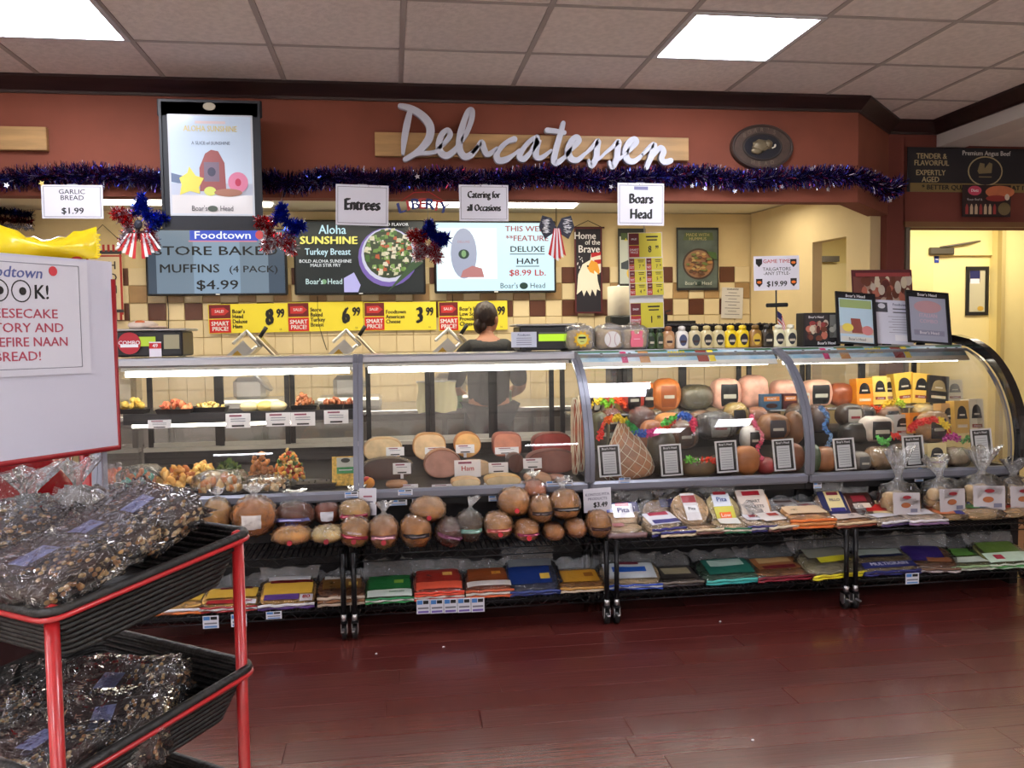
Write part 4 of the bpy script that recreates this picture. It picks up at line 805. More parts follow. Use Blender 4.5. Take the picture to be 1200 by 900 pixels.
# cookie packs
cook = [(678, 'clear tub of cookies with a smiling sun cookie on the case top', 'sun'), (713, 'clear tub of cookies with a white baseball cookie on the case top', 'ball'), (741, 'clear tub of cookies with a pink cookie on the case top', 'pink')]
for px, lb, kd in cook:
    p = at(px, 411, 4.86); s = mpp(p); t = thing('cookie_tub', lb, 'cookies', (p.x, 4.86, TZ), group='cookie tubs on the case top'); w_ = 16*s
    MB().blob((0, 0, .058), (w_, .07, .058), mat((206, 176, 120), .7, var=.2, scale=20), e1=.5, e2=.6, nz=.08, seed=px).build('cookies', t)
    MB().blob((0, 0, .068), (w_*1.16, .082, .074), MILKY, e1=.5, e2=.6, nz=.1, seed=px+1, nu=24).build('clear_wrap', t)
    MB().blob((w_*.1, .0, .135), (w_*.5, .02, .02), FILM, nz=.5, seed=px).build('wrap_knot', t)
    f = MB(); y = -.088
    if kd == 'sun':
        m_ = mat((236, 186, 40), .6); f.prism([((.036 if i % 2 else .050)*math.cos(2*PI*i/22), .062+(.036 if i % 2 else .050)*math.sin(2*PI*i/22)) for i in range(22)], y-.006, y, m_); f.prism([(.029*math.cos(2*PI*i/20), .062+.029*math.sin(2*PI*i/20)) for i in range(20)], y-.009, y-.006, mat((214, 220, 120), .6)); f.box((0, y-.010, .072), (.042, .002, .011), K_).box((0, y-.010, .05), (.02, .002, .003), K_)
    elif kd == 'ball':
        f.prism([(.046*math.cos(2*PI*i/24), .06+.046*math.sin(2*PI*i/24)) for i in range(24)], y-.008, y, mat((224, 220, 214), .6))
        for sx in (-1, 1): f.tube([(sx*(.034-.022*math.cos(a/6)), y-.009, .06+.04*math.sin(a/6)) for a in range(-8, 9)], .0016, mat((190, 150, 150)), n=4)
    else:
        f.prism([(-.034, .015), (.034, .015), (.038, .05), (.03, .075), (.036, .105), (.018, .108), (.012, .088), (-.012, .088), (-.018, .108), (-.036, .105), (-.03, .075), (-.038, .05)], y-.008, y, mat((226, 110, 130), .6)); f.box((0, y-.009, .06), (.036, .002, .004), mat((240, 190, 200)))
    f.build('front_cookie', t)
# jars and mustard bottles
tray = thing('bottle_tray', 'long black crate behind the mustard bottles with a wavy rim', 'tray', (at(835, 407, 4.95).x, 4.99, TZ)); s = mpp(at(835, 407, 4.95)); L_ = 160*s
MB().box((0, 0, .02), (L_, .07, .04), BLACK, bev=.004).box((0, .03, .07), (L_, .008, .12), BLACK).build('crate', tray)
rim = MB(); rr = random.Random(2)
for i in range(90): rim.blob((-L_/2+L_*i/89, -.0, .132+.006*rr.random()), (.010, .011, .008+.004*rr.random()), mat((26, 20, 22), .5), nu=6, nv=4)
rim.build('bead_rim', tray, kind='stuff')
def bottle(label, px, col, lab, capc, kind='sq', py=409, Y=4.86, w_=15, h=27, group='sauce bottles on the case top'):
    p = at(px, py, Y); s = mpp(p); r = w_*s/2; H_ = h*s; t = thing('sauce_bottle', label, 'bottle', (p.x, Y, TZ), group=group)
    MB().lathe([(r*.85, 0), (r*.97, H_*.03), (r, H_*.1), (r, H_*.55), (r*.9, H_*.7), (r*.5, H_*.78), (r*.5, H_*.82), (r*.01, H_*.82)], mat(col, .35, coat=.3), n=20, sy=.72, power=.75).build('body', t)
    MB().lathe([(r*.56, H_*.78), (r*.56, H_*.93), (r*.3, H_*.97), (r*.001, H_*.98)], mat(capc, .4), n=14).build('cap', t)
    n = 16; MB().prism([(r*.62*math.cos(2*PI*i/n)*(1 if i < 9 else .9), H_*.36+H_*.25*math.sin(2*PI*i/n)) for i in range(n)], -r*.72-.002, -r*.6, mat(lab, .45)).box((0, -r*.72-.0028, H_*.30), (r*.9, .001, H_*.10), mat((190, 180, 160) if lab[0] < 60 else (60, 40, 40))).build('label', t)
for a in ((753, 'small dark green pickle jar beside the pink cookie tub', (60, 80, 40), (40, 50, 36), (40, 60, 40)), (763, 'middle one of three dark green pickle jars', (52, 74, 38), (40, 50, 36), (40, 60, 40)), (773, 'dark green pickle jar next to the brown sauce bottle', (60, 76, 40), (40, 50, 36), (40, 60, 40))): bottle(a[1], a[0], a[2], a[3], a[4], w_=10.5, h=25)
for px, lb, c1, c2, c3 in ((783, 'brown spread bottle with tan label next to the green jars', (176, 130, 86), (196, 160, 120), (150, 96, 60)), (799, 'white sauce bottle with a round blue emblem', (226, 222, 212), (70, 80, 110), (210, 206, 200)), (814, 'cream sauce bottle with slate label next to the white bottle', (206, 192, 150), (60, 66, 70), (190, 176, 130)), (828, 'cream sauce bottle with black label, middle of the three cream ones', (206, 190, 140), (28, 28, 32), (190, 170, 110)), (842, 'cream sauce bottle with black label beside the yellow mustard', (204, 190, 140), (24, 24, 30), (190, 170, 110)), (856, 'bright yellow mustard bottle beside the cream bottles', (238, 206, 30), (30, 26, 36), (236, 200, 30)), (870, 'bright yellow mustard bottle beside the brown mustard', (240, 208, 34), (34, 24, 30), (236, 200, 30)), (885, 'brown mustard bottle with a yellow label', (150, 110, 50), (214, 180, 60), (130, 96, 40)), (899, 'dark brown sauce bottle with a black and white label', (54, 44, 26), (20, 20, 22), (40, 34, 24)), (912, 'pale mayonnaise bottle beside the dark brown sauce', (226, 220, 180), (40, 44, 50), (226, 222, 200)), (926, 'pale mayonnaise bottle next to the sandwich box', (228, 222, 184), (40, 44, 50), (226, 222, 200))):
    bottle(lb, px, c1, c2, c3)
# sign on a stick, small flag, flyers
p = at(910, 320, 4.98); s = mpp(p)
t = board('stick_sign', 'white sign on a black stick reading game time tailgators 19.99', 'sign', p, 56*s, 40*s, mat((228, 226, 236), .5), [('t', 'GAME TIME', 0, .34, .15, RED, .004, 1.1), ('t', 'TAILGATORS\n-ANY STYLE-', 0, .05, .14, K_, .004, 1.05), ('t', '$19.99', 0, -.32, .22, K_, .02, 1.05), ('p', [(.3, .4), (.44, .4), (.44, .26), (.37, .16), (.3, .26)], K_), ('e', .37, .3, .05, .04, ORG), ('p', [(.3, -.16), (.44, -.16), (.44, -.3), (.37, -.4), (.3, -.3)], K_), ('e', .37, -.27, .05, .04, ORG), ('p', [(-.46, .42), (-.32, .42), (-.32, .28), (-.39, .18), (-.46, .28)], K_), ('p', [(-.46, -.16), (-.32, -.16), (-.32, -.3), (-.39, -.4), (-.46, -.3)], K_), ('e', -.39, -.26, .05, .04, ORG)], rot=(0, R(-1), 0))
dz = p.z-TZ; MB().tube([(0, .01, 0), (0, .01, -dz)], .005, BLACK).build('stick', t); MB().lathe([(.055, -dz), (.055, -dz+.006), (.01, -dz+.02)], BLACK).build('base', t); MB().box((0, .0, -20*s-.09), (.14, .02, .025), BLACK, bev=.006).build('clip_bar', t)
p = at(911, 393, 4.93); t = thing('table_flag', 'tiny stars and stripes flag standing among the sauce bottles', 'flag', (p.x, 4.93, TZ)); z = p.z-TZ
MB().tube([(0, 0, 0), (0, 0, .225)], .002, mat((200, 170, 90), .3, .6), n=6).build('pole', t); f = MB()
for i in range(7):
    a = .215-.011*i; f.add([(0, 0, a), (.035, .01, a-.03), (.05, 0, a-.085), (.05, 0, a-.096), (.035, .01, a-.041), (0, 0, a-.011)], [(0, 1, 4, 5), (1, 2, 3, 4)], (RED, WHITE)[i % 2])
f.build('stripes', t); MB().prism([(-.002, .216), (.026, .196), (.026, .155), (-.002, .178)], -.003, -.001, NAVY).build('canton', t)
MB().lathe([(.03, 0), (.03, .004), (.006, .012)], BLACK, n=14).build('base', t)
def flyer(name, label, x0, y0, x1, y1, Y, panel, prints, tilt=0, lean=-14, frame=None, fw=.01, skew=0):
    c = at((x0+x1)/2, (y0+y1)/2, Y); s = mpp(c); h = (y1-y0)*s
    t = board(name, label, 'flyer' if name != 'sandwich_box' else 'box', (c.x, Y, TZ+h/2*math.cos(R(lean))+.006), (x1-x0)*s, h, panel, prints, rot=(R(lean), R(tilt), 0), frame=frame, fw=fw)
    if name != 'sandwich_box': MB().add([(-.03, .002, .02), (.03, .002, .02), (.03, .10, -h/2+.0), (-.03, .10, -h/2)], [(0, 1, 2, 3)], BLACK).build('easel', t)
    return t
fr = random.Random(11)
def plates(n, x0, x1, z0, z1, cols, r=.06):
    o = []
    for i in range(n): o.append(('e', fr.uniform(x0, x1), fr.uniform(z0, z1), r*fr.uniform(.6, 1.2), r*fr.uniform(.5, 1.1)*1.4, mat(fr.choice(cols), .5)))
    return o
FC = [(180, 150, 130), (150, 60, 60), (200, 186, 170), (110, 60, 44), (190, 110, 90), (90, 40, 36), (210, 196, 170)]
flyer('platter_flyer', 'wide maroon flyer showing party platters standing behind the framed flyers', 997, 317, 1073, 404, 5.10, mat((90, 34, 40), .5), [('r', 0, .2, .96, .42, mat((120, 70, 60), .5))]+plates(46, -.43, .43, .06, .36, FC)+[('r', 0, .43, .9, .05, mat((150, 60, 60))), ('r', 0, -.25, .96, .36, mat((70, 36, 40)))]+plates(20, -.4, .4, -.4, -.12, FC, .07), lean=-6)
t = thing('sandwich_box', 'dark open display box printed with cold cuts beside the mayonnaise bottles', 'box', (at(963, 405, 4.86).x, 4.88, TZ)); s = mpp(at(963, 405, 4.86)); w_, h = 50*s, 39*s
MB().box((-w_*.06, 0, h/2), (w_*.9, .10, h), mat((26, 26, 30), .5), bev=.003).build('carton', t)
b_ = board('front_print', None, None, (0, 0, 0), w_*.88, h*.97, mat((30, 28, 32), .5), [('p', [(-.48, -.3), (.15, -.3), (.15, .45), (-.48, .45)], mat((50, 44, 46), .5))]+plates(26, -.4, .1, -.28, .2, FC, .08)+[('r', .34, .1, .3, .7, mat((110, 112, 108), .5)), ]+plates(9, .22, .46, -.2, .2, [(160, 160, 150), (90, 90, 84)], .07)+[('t', "Boar's Head", -.2, .38, .1, WHITE, .01), ('r', 0, -.42, .98, .16, K_), ('t', "Boar's Head", .1, -.42, .12, WHITE, .015)], parent=t)
for o in t.children:
    if o.name.split('.')[0] in ('panel', 'printed_picture', 'lettering'): o.location = (-w_*.06, -.053, h/2)
DK = mat((30, 30, 34), .4)
flyer('framed_flyer', 'black framed flyer with ham loaf over a beach picture', 978, 342, 1028, 405, 4.80, DK, [('r', 0, -.04, .84, .84, mat((178, 204, 220), .4)), ('r', 0, .28, .8, .16, mat((150, 170, 110))), ('p', [(-.42, -.16), (-.1, -.1), (.42, -.2), (.42, -.3), (-.42, -.3)], mat((196, 180, 160))), ('p', [(-.12, -.28), (-.14, .0), (.1, .0), (.16, -.28)], mat((140, 74, 66))), ('e', -.22, -.18, .14, .08, mat((226, 206, 90))), ('e', .27, -.22, .14, .09, mat((206, 130, 130))), ('r', 0, -.40, .8, .1, mat((206, 206, 200))), ('t', "Boar's Head", 0, -.40, .07, K_), ('t', "Boar's Head", 0, .43, .08, WHITE, .01)], tilt=4.5, frame=DK, fw=.008)
flyer('price_list', 'white printed price list sheet standing between the two framed flyers', 1024, 352, 1070, 405, 4.83, mat((206, 208, 222), .5), [('r', -.3, .33, .32, .22, mat((70, 72, 82))), ('e', -.3, .36, .1, .06, mat((200, 200, 210))), ('t', 'Foodtown', .2, .4, .08, NAVY, .01), ('r', .2, .3, .4, .025, mat((90, 90, 100))), ('r', .2, .22, .4, .025, mat((90, 90, 100)))]+[('r', .1+.1*(i % 2), .12-.06*i, .5, .012, mat((150, 150, 165))) for i in range(7)]+[('r', .2, -.36, .4, .14, mat((226, 226, 232)))], tilt=3)
flyer('framed_flyer', 'black framed pinkish grey flyer nearest the rounded case end', 1060, 341, 1115, 404, 4.80, DK, [('r', 0, -.04, .84, .84, mat((160, 164, 184), .4)), ('e', 0, .2, .32, .12, mat((190, 150, 156))), ('t', 'ITALIAN', 0, .03, .1, mat((196, 170, 186)), .02), ('t', 'COMBO', 0, -.08, .1, mat((196, 170, 186)), .02), ('r', 0, -.3, .7, .1, mat((140, 140, 160))), ('t', "Boar's Head", 0, -.3, .08, WHITE), ('t', "Boar's Head", 0, .43, .08, WHITE, .01)], tilt=4.5, frame=DK, fw=.008)
# ================================================================ FOOD IN THE CASES
def deckz(Y): return .640+(Y-4.36)*.0735 if Y < 4.70 else .665+(Y-4.70)*.1136
def spot(px, py, Y):
    p = at(px, py, Y); return Vector((p.x, Y, max(p.z, deckz(Y)+.001)))
def pieces(mb, n, rx, ry, rz, cols, size, seed, z0=0, shape=1):
    r = random.Random(seed); ms = [mat(c, .55, var=.15, scale=20) for c in cols]
    for i in range(n):
        a = r.random()*2*PI; q = r.random()**.5; x, y = rx*q*math.cos(a), ry*q*math.sin(a); h = rz*(1-q*q*.7)*r.uniform(.5, 1)
        M = Matrix.Translation((x, y, z0+h)) @ Euler((r.random()*3, r.random()*3, r.random()*3)).to_matrix().to_4x4(); s = size*r.uniform(.6, 1.2)
        if shape == 1: mb.blob((0, 0, 0), (s, s*.7, s*.5), r.choice(ms), nu=7, nv=4, M=M, nz=.3, seed=i)
        elif shape == 2: mb.add([(-s, -s*.4, 0), (s*.2, -s*.7, s*.2), (s, 0, 0), (s*.2, s*.6, s*.3), (-s*.7, s*.4, 0)], [(0, 1, 2, 3, 4)], r.choice(ms), False, M)
        else: mb.tube([(-s, 0, 0), (0, s*.4, s*.2), (s, 0, 0)], s*.22, r.choice(ms), n=5, M=M)
    return mb
def tray_food(label, px, py, wpx, hpx, Y, cols, size=.014, n=80, shape=1, tray=(24, 24, 26), fname='salad', wrap=False, dep=.13, z=None, tilt=0):
    p = spot(px, py, Y); s = mpp(p); w_, h = wpx*s/2*1.06, hpx*s*(1.3 if z else 1.25)
    if z: p.z = z
    else: dep *= 1.25; n = int(n*1.5); size *= 1.05
    t = thing('food_tray', label, 'food', p, rot=(R(tilt), 0, 0), group='trays of prepared food')
    MB().add([(-w_*.9, -dep*.45, 0), (w_*.9, -dep*.45, 0), (w_*.9, dep*.45, 0), (-w_*.9, dep*.45, 0), (-w_, -dep*.5, .025), (w_, -dep*.5, .025), (w_, dep*.5, .025), (-w_, dep*.5, .025), (-w_*.96, -dep*.47, .022), (w_*.96, -dep*.47, .022), (w_*.96, dep*.47, .022), (-w_*.96, dep*.47, .022)],
             [(3, 2, 1, 0), (0, 1, 5, 4), (1, 2, 6, 5), (2, 3, 7, 6), (3, 0, 4, 7), (4, 5, 9, 8), (5, 6, 10, 9), (6, 7, 11, 10), (7, 4, 8, 11), (8, 9, 10, 11)], mat(tray, .3)).build('tray', t)
    pieces(MB(), n, w_*.85, dep*.42, max(.01, h-.02), cols, size, int(px), .016, shape).build(fname, t, kind='stuff')
    if wrap: MB().blob((0, 0, h*.5), (w_*1.08, dep*.55, h*.62), FILM, e1=.6, e2=.5, nz=.12, seed=int(px)).build('clear_wrap', t)
    return t
CHK = [(206, 140, 60), (226, 170, 84), (180, 104, 44), (236, 190, 110)]
tray_food('orange fried pieces in a tray at the hot case end post', 137, 573, 34, 22, 4.66, [(220, 120, 60), (200, 90, 50)], .02, 40)
tray_food('wrapped tray with a teal patterned cloth beside the fried chicken', 166, 578, 44, 24, 4.52, [(90, 176, 160), (70, 150, 140), (206, 130, 90), (190, 110, 70)], .018, 50, wrap=True)
tray_food('large tray of golden fried chicken pieces in the hot case', 208, 578, 54, 26, 4.50, CHK, .026, 46, fname='chicken')
tray_food('tray of pale yellow fritters beside the fried chicken', 238, 570, 34, 24, 4.66, [(240, 206, 120), (230, 186, 90), (216, 160, 80)], .02, 46)
tray_food('tray of dark green leafy salad in the hot case', 269, 572, 44, 26, 4.56, [(60, 90, 36), (84, 116, 44), (44, 66, 30), (110, 130, 60)], .022, 150, 2)
tray_food('tray of browned crumbed cutlets beside the green salad', 306, 569, 30, 32, 4.58, [(176, 112, 56), (196, 134, 72), (150, 88, 42)], .022, 40, fname='cutlets')
tray_food('steep tray of colourful pasta salad with red and yellow pieces', 339, 573, 38, 38, 4.54, [(226, 180, 80), (236, 206, 130), (190, 60, 40), (80, 110, 50), (230, 140, 60)], .014, 150)
tray_food('wrapped tray of cheesy orange and white croissants at the case glass', 259, 587, 56, 22, 4.42, [(244, 200, 130), (236, 150, 70), (240, 220, 180)], .028, 30, wrap=True)
tray_food('clear bag of pale pastries below the pasta salad tray', 313, 580, 50, 16, 4.43, [(240, 214, 170), (230, 180, 120)], .022, 30, wrap=True)
tray_food('empty looking black tray next to the green labelled cheese pack', 372, 572, 44, 8, 4.56, [(30, 30, 30)], .006, 6, fname='crumbs')
p = spot(403, 571, 4.55); s = mpp(p); t = board('cheese_pack', 'upright pack of shredded cheese with a green and white label', 'cheese', (p.x, 4.55, p.z+17*s), 26*s, 34*s, mat((232, 190, 84), .5, var=.25, scale=60, bump=.4), [('r', .1, .28, .78, .36, mat((200, 206, 196))), ('e', .1, .36, .2, .08, mat((40, 50, 44))), ('r', .1, .02, .78, .22, mat((50, 150, 80))), ('r', .1, .03, .6, .03, WHITE)], th=.03, rot=(R(-14), 0, 0))
# upper shelf of the hot case
UZ = at(300, 484, 4.72).z+.007
def ush(label, px, wpx, hpx, cols, size, n, Y=4.82, **k): return tray_food(label, px, 480, wpx, hpx, Y, cols, size, n, z=UZ, dep=.12, **k)
ush('tray with a yellow omelette roll on the upper hot shelf', 157, 30, 13, [(240, 206, 100), (230, 190, 80)], .024, 14, fname='omelette')
ush('tray of glazed salmon pieces at the front of the upper hot shelf', 206, 38, 12, [(206, 110, 70), (190, 90, 56), (226, 140, 90)], .022, 30, Y=4.76, fname='salmon')
ush('tray of pale potato slices on the upper hot shelf', 245, 40, 9, [(236, 210, 130), (226, 190, 110)], .016, 34)
for px, lb in ((293, 'round bun next to the potato tray'), (312, 'middle round bun of three on the upper hot shelf'), (326, 'round bun beside the meatball tray')):
    p = at(px, 480, 4.82); tag(MB().blob((0, 0, .026), (.05, .05, .03), mat((240, 222, 170) if px != 312 else (240, 210, 120), .5), nz=.06, seed=px).build('bun', loc=(p.x, 4.80, UZ-.004)), lb, 'bun', 'buns on the upper hot shelf')
ush('tray of browned meatballs on the upper hot shelf', 357, 28, 14, [(190, 120, 76), (166, 96, 60)], .02, 22, fname='meatballs')
ush('tray of crumbed sticks near the hot case upright', 389, 26, 10, [(196, 120, 80), (170, 96, 60)], .018, 20, fname='crumbed_sticks')
ush('small tray at the very end of the upper hot shelf', 410, 12, 9, [(180, 100, 64)], .014, 12)
def ticket(label, px, py, w_, h, Y, lines=3, red=False, stand=False, grp='price cards in the cases'):
    p = at(px, py, Y); s = mpp(p)
    t = board('price_card', label, 'price card', p, w_*s, h*s, mat((232, 230, 232), .5), [('r', -.1, .34, .5, .12, mat((140, 60, 90)))]+([('t', 'Ham', 0, .0, .4, RED, .01)] if red else [('r', 0, .12-.16*i, .6, .05, mat((120, 124, 140))) for i in range(lines-1)]+[('r', 0, -.36, .5, .12, K_)]), group=grp, rot=(R(-6), 0, 0))
    if stand: MB().box((0, .008, -h*s/2-.01), (.016, .008, .03), WHITE).build('stand', t)
    return t
YT_ = 4.703
for px, py, w_, h, lb in ((187, 497, 26, 10, 'small reddish ticket on the upper shelf rail near the end glass'), (279, 493, 28, 17, 'white price ticket below the three round buns'), (326, 491.5, 28, 16, 'white price ticket under the bun nearest the meatballs'), (355, 491, 28, 16, 'white price ticket below the meatballs'), (394, 488.5, 28, 16, 'white price ticket beside the hot case upright')): ticket(lb, px, py, w_, h, YT_, grp='tickets on the upper hot shelf rail')
p = at(512, 464, 5.24); s = mpp(p); tw = thing('hand_towel', 'pale cloth towel draped behind the meat case rear doors', 'towel', (p.x, 5.235, p.z)); mb = MB(); cm = mat((214, 206, 160), .9, bump=.2); W_t = 46*s; vs = []
for j in range(9):
    for i in range(15): u_, v_ = i/14-.5, j/8; vs.append((W_t*u_*(1-.06*math.sin(7*v_)), .012*math.sin(16*u_+v_*2), 17*s-36*s*v_-.006*math.sin(9*u_)*v_))
mb.add(vs, [(j*15+i, j*15+i+1, (j+1)*15+i+1, (j+1)*15+i) for j in range(8) for i in range(14)], cm, True).build('cloth', tw); MB().tube([(-W_t/2, 0, 17*s), (W_t/2, 0, 17*s)], .005, STEEL).tube([(-W_t/2, 0, 17*s), (-W_t/2, -.04, 17*s)], .005, STEEL).build('rail', tw)
# ---------- cut meats
def meat(label, px, py, w_, h, Y, rind, face=None, d=.14, name='cold_cut', cat='meat', e=.8, badge=None, z=None, tilt=0, nz=.05, group='meats in the cases', net=False, film_=False):
    p = spot(px, py, Y); s = mpp(p); g_ = 1.13 if px > 690 else 1; rx, rz = w_*s/2*g_, h*s/2*g_
    if z: p.z = z
    t = thing(name, label, cat, p, rot=(0, R(tilt), 0), group=group); rm = mat(rind, .42, var=.18, scale=14, coat=.25)
    if face:      # cut face to the glass, rind behind it
        n = 28; out = []
        for i in range(n):
            a = 2*PI*i/n; q = lambda v, k: math.copysign(abs(v)**k, v); out.append((rx*q(math.cos(a), e), rz+rz*q(math.sin(a), e)*(1+.03*math.sin(3*a+px))))
        mb = MB(); vs = []
        prof = [(.0, 1), (.3, 1.03), (.75, .98), (.93, .86), (1, .6)]
        for f_, k in prof:
            for x, zz in out: vs.append((x*k, -d/2+d*f_, rz+(zz-rz)*k))
        m_ = len(prof); fs = [(j*n+i, j*n+(i+1) % n, (j+1)*n+(i+1) % n, (j+1)*n+i) for j in range(m_-1) for i in range(n)]+[tuple((m_-1)*n+i for i in range(n))[::-1]]
        mb.add(vs, fs, rm, True).build('rind', t)
        MB().prism([(x*.985, rz+(zz-rz)*.985) for x, zz in out], -d/2-.003, -d/2+.002, rm).build('edge', t)
        MB().prism([(x*.93, rz+(zz-rz)*.93) for x, zz in out], -d/2-.005, -d/2-.002, mat(face, .35, var=.12, scale=16, coat=.3)).build('cut_face', t)
    else:
        MB().blob((0, 0, rz), (rx, d/2, rz), rm, e1=e, e2=e, nz=nz, seed=px, nu=22, nv=14).build('joint', t)
        if badge:
            u0, u1, v0, v1 = (.68, .82, .28, .66)
            b_ = MB().blob((0, 0, rz), (rx, d/2, rz), mat(badge, .4), e1=e, e2=e, nz=nz, seed=px, nu=6, nv=6, u0=u0, u1=u1, v0=v0, v1=v1, off=.003)
            b_.blob((0, 0, rz), (rx, d/2, rz), mat((190, 186, 170) if sum(badge) < 300 else (150, 40, 50), .4), e1=e, e2=e, nz=nz, seed=px, nu=5, nv=2, u0=u0+.03, u1=u1-.03, v0=.46, v1=.50, off=.005); b_.build('label', t)
    if film_: MB().blob((0, 0, rz), (rx*1.05, d/2*1.08, rz*1.05), FILM, e1=e, e2=e, nz=nz*1.5, seed=px+1).build('clear_wrap', t)
    if net:
        mb = MB(); nm = mat((226, 214, 186), .6); P = lambda a, k: math.copysign(abs(a)**k, a)
        for sgn in (1, -1):
            for j in range(9):
                pts = []
                for i in range(19):
                    v = -PI/2*.95+PI*.95*i/18; u = 2*PI*j/9+sgn*i*.11; pts.append((rx*1.03*P(math.cos(v), e)*P(math.cos(u), e), d/2*1.03*P(math.cos(v), e)*P(math.sin(u), e), rz+rz*1.03*P(math.sin(v), e)))
                mb.tube(pts, .0022, nm, n=4, cap=False)
        mb.build('netting', t)
    return t
BR = (196, 150, 104)
meat('pale turkey breast half with cut face beside the case upright', 449, 538, 44, 26, 4.96, (214, 176, 128), (222, 196, 152), e=.75)
meat('tall pale turkey breast with browned top, second in the rear meat row', 503, 537, 38, 31, 4.96, (206, 150, 90), (226, 194, 150))
meat('round golden roasted breast in the rear meat row', 547, 534, 31, 29, 4.96, (204, 130, 60), (224, 176, 110), e=1)
meat('squared pink ham half in the rear meat row', 593, 533, 33, 27, 4.96, (170, 90, 70), (200, 130, 104), e=.5)
meat('dark red corned beef under the reflection in the rear meat row', 645, 533, 46, 27, 4.96, (120, 44, 40), (150, 62, 56), e=.7)
meat('dark wrapped roast beef in the middle meat row by the upright', 455, 561, 56, 25, 4.68, (52, 34, 30), (70, 46, 40), e=.8, film_=True)
meat('large ham with pink cut face in the centre of the flat glass case', 518, 561, 43, 33, 4.68, (150, 96, 66), (184, 134, 118), e=.95)
meat('pale loaf behind the handwritten card', 555, 560, 40, 17, 4.70, (196, 160, 120), (214, 186, 150))
meat('small dark salami end in the middle meat row', 603, 558, 20, 22, 4.74, (60, 40, 36), (96, 56, 46), e=1)
meat('long reddish brown roast beef in the middle meat row', 645, 553, 58, 27, 4.70, (104, 56, 48), (132, 78, 66), e=.8)
meat('low pale chicken roll at the case rail in front of the large ham', 545, 574, 34, 10, 4.46, (200, 160, 110), (226, 204, 160))
meat('low yellow edged turkey slice pack at the case rail', 588, 573, 42, 12, 4.46, (206, 166, 100), (220, 196, 150))
meat('small tan bologna end at the case rail', 629, 571, 30, 12, 4.46, (176, 130, 96), (206, 166, 130))
meat('small brown sausage end next to the netted salami', 652, 569, 20, 9, 4.46, (150, 100, 80))
meat('crusty brown roll end at the case rail under the dark roast', 465, 575, 26, 9, 4.46, (150, 100, 60))
for px, py, r_, c, lb in ((430, 567, 9, (190, 40, 30), 'red tomato in the corner of the flat glass case'), (433, 575, 13, (240, 150, 40), 'orange fruit in the corner of the flat glass case')):
    p = spot(px, py, 4.47); s = mpp(p); tag(MB().blob((0, 0, r_*s/2), (r_*s/2, r_*s/2, r_*s/2), mat(c, .3)).build('fruit', loc=p), lb, 'fruit')
for px, py, w_, h, lb, rd in ((463, 529, 21, 10, 'card on the pale turkey half', 0), (510, 528, 24, 8, 'grey card before the tall turkey breast', 0), (545, 526, 22, 10, 'card on the golden round breast', 0), (594, 528, 28, 8, 'card on the pink ham half', 0), (471, 549, 21, 13, 'card standing on the dark roast', 0), (548, 549, 31, 20, 'large white card with red handwriting', 1), (584, 548, 23, 12, 'card beside the handwritten one', 0), (624, 543, 22, 12, 'card on the long roast beef', 0), (478, 571, 24, 7, 'low card near the crusty roll', 0), (519, 571, 26, 7, 'low card below the large ham', 0), (578, 569, 22, 7, 'low card on the yellow edged pack', 0), (620, 567, 22, 7, 'low card near the bologna end', 0)):
    ticket('white price '+lb, px, py, w_, h, {1: 4.86, 2: 4.585, 3: 4.40}[1 if py < 540 else 2 if py < 560 else 3], 2, bool(rd), stand=True, grp='price cards among the cut meats')
# tall netted salami sticks at the upright between flat and curved case
for i, (px, py, w_) in enumerate(((676, 558, 8), (683, 557, 8))):
    meat(('tall netted salami stick inside the flat case end', 'tall netted salami stick beside the first, nearer the curved case')[i], px-2, py, w_, 88, 4.62+.06*i, (170, 96, 66), d=.05, net=True, e=.6)
p = at(598, 503, 5.16)
for px, py, w_, h, c, lb in ((598, 508, 40, 17, (180, 206, 160), 'pale green glove box on the rear sill, centre'), (525, 505, 20, 18, (196, 210, 170), 'pale green tissue box on the rear sill'), (548, 508, 12, 14, (150, 190, 140), 'narrow green box on the rear sill'), (611, 508, 18, 19, (170, 200, 150), 'green and white box on the rear sill next to the glove box')):
    p = at(px, py, 5.28); s = mpp(p); t = thing('glove_box', lb, 'box', (p.x, 6.14, .92), group='boxes on the back counter'); k = 6.14/5.28
    MB().box((0, 0, h*s*k/2), (w_*s*k, .1, h*s*k), mat(c, .6), bev=.003).build('carton', t); MB().box((0, 0, h*s*k+.001), (w_*s*k*.5, .03, .002), mat((240, 240, 236))).build('opening', t)
# ---------- curved cases: hams, cheeses, garlands
def shelf(label, px, w_, h, Y=5.0, **k): return meat(label, px, 486, w_, h, Y, z=.962, **k)
PK = (240, 180, 156); BLK = (26, 26, 28)
shelf('small dark bottle shaped sausage on the glass shelf by the upright', 697, 12, 22, rind=(60, 40, 36), badge=(200, 190, 180))
shelf('white and red wrapped roll on the glass shelf', 710, 16, 24, rind=(206, 190, 176), badge=(190, 60, 50))
shelf('yellow capped pale roll on the glass shelf behind the bright garland', 728, 14, 27, Y=5.06, rind=(240, 206, 110))
shelf('red wrapped ham with black label on the glass shelf', 740, 26, 30, Y=4.93, rind=(176, 60, 48), badge=BLK)
shelf('orange glazed ham beside the red wrapped one', 757, 24, 30, Y=5.02, rind=(214, 120, 50), badge=BLK)
shelf('large golden brown ham in the middle of the glass shelf', 780, 32, 34, Y=4.98, rind=(196, 112, 50), badge=(150, 80, 40))
shelf('olive grey roast on the glass shelf between golden and pink hams', 815, 36, 26, rind=(120, 108, 66), film_=True)
shelf('pale pink ham with black arch label, first of the pair on the shelf', 850, 31, 32, rind=PK, badge=BLK, e=.65)
shelf('pale pink ham leaning behind the printed blue box', 882, 31, 34, Y=5.03, rind=PK, e=.65)
shelf('pale pink ham half hidden by the curved upright', 918, 28, 28, Y=5.05, rind=PK, e=.65)
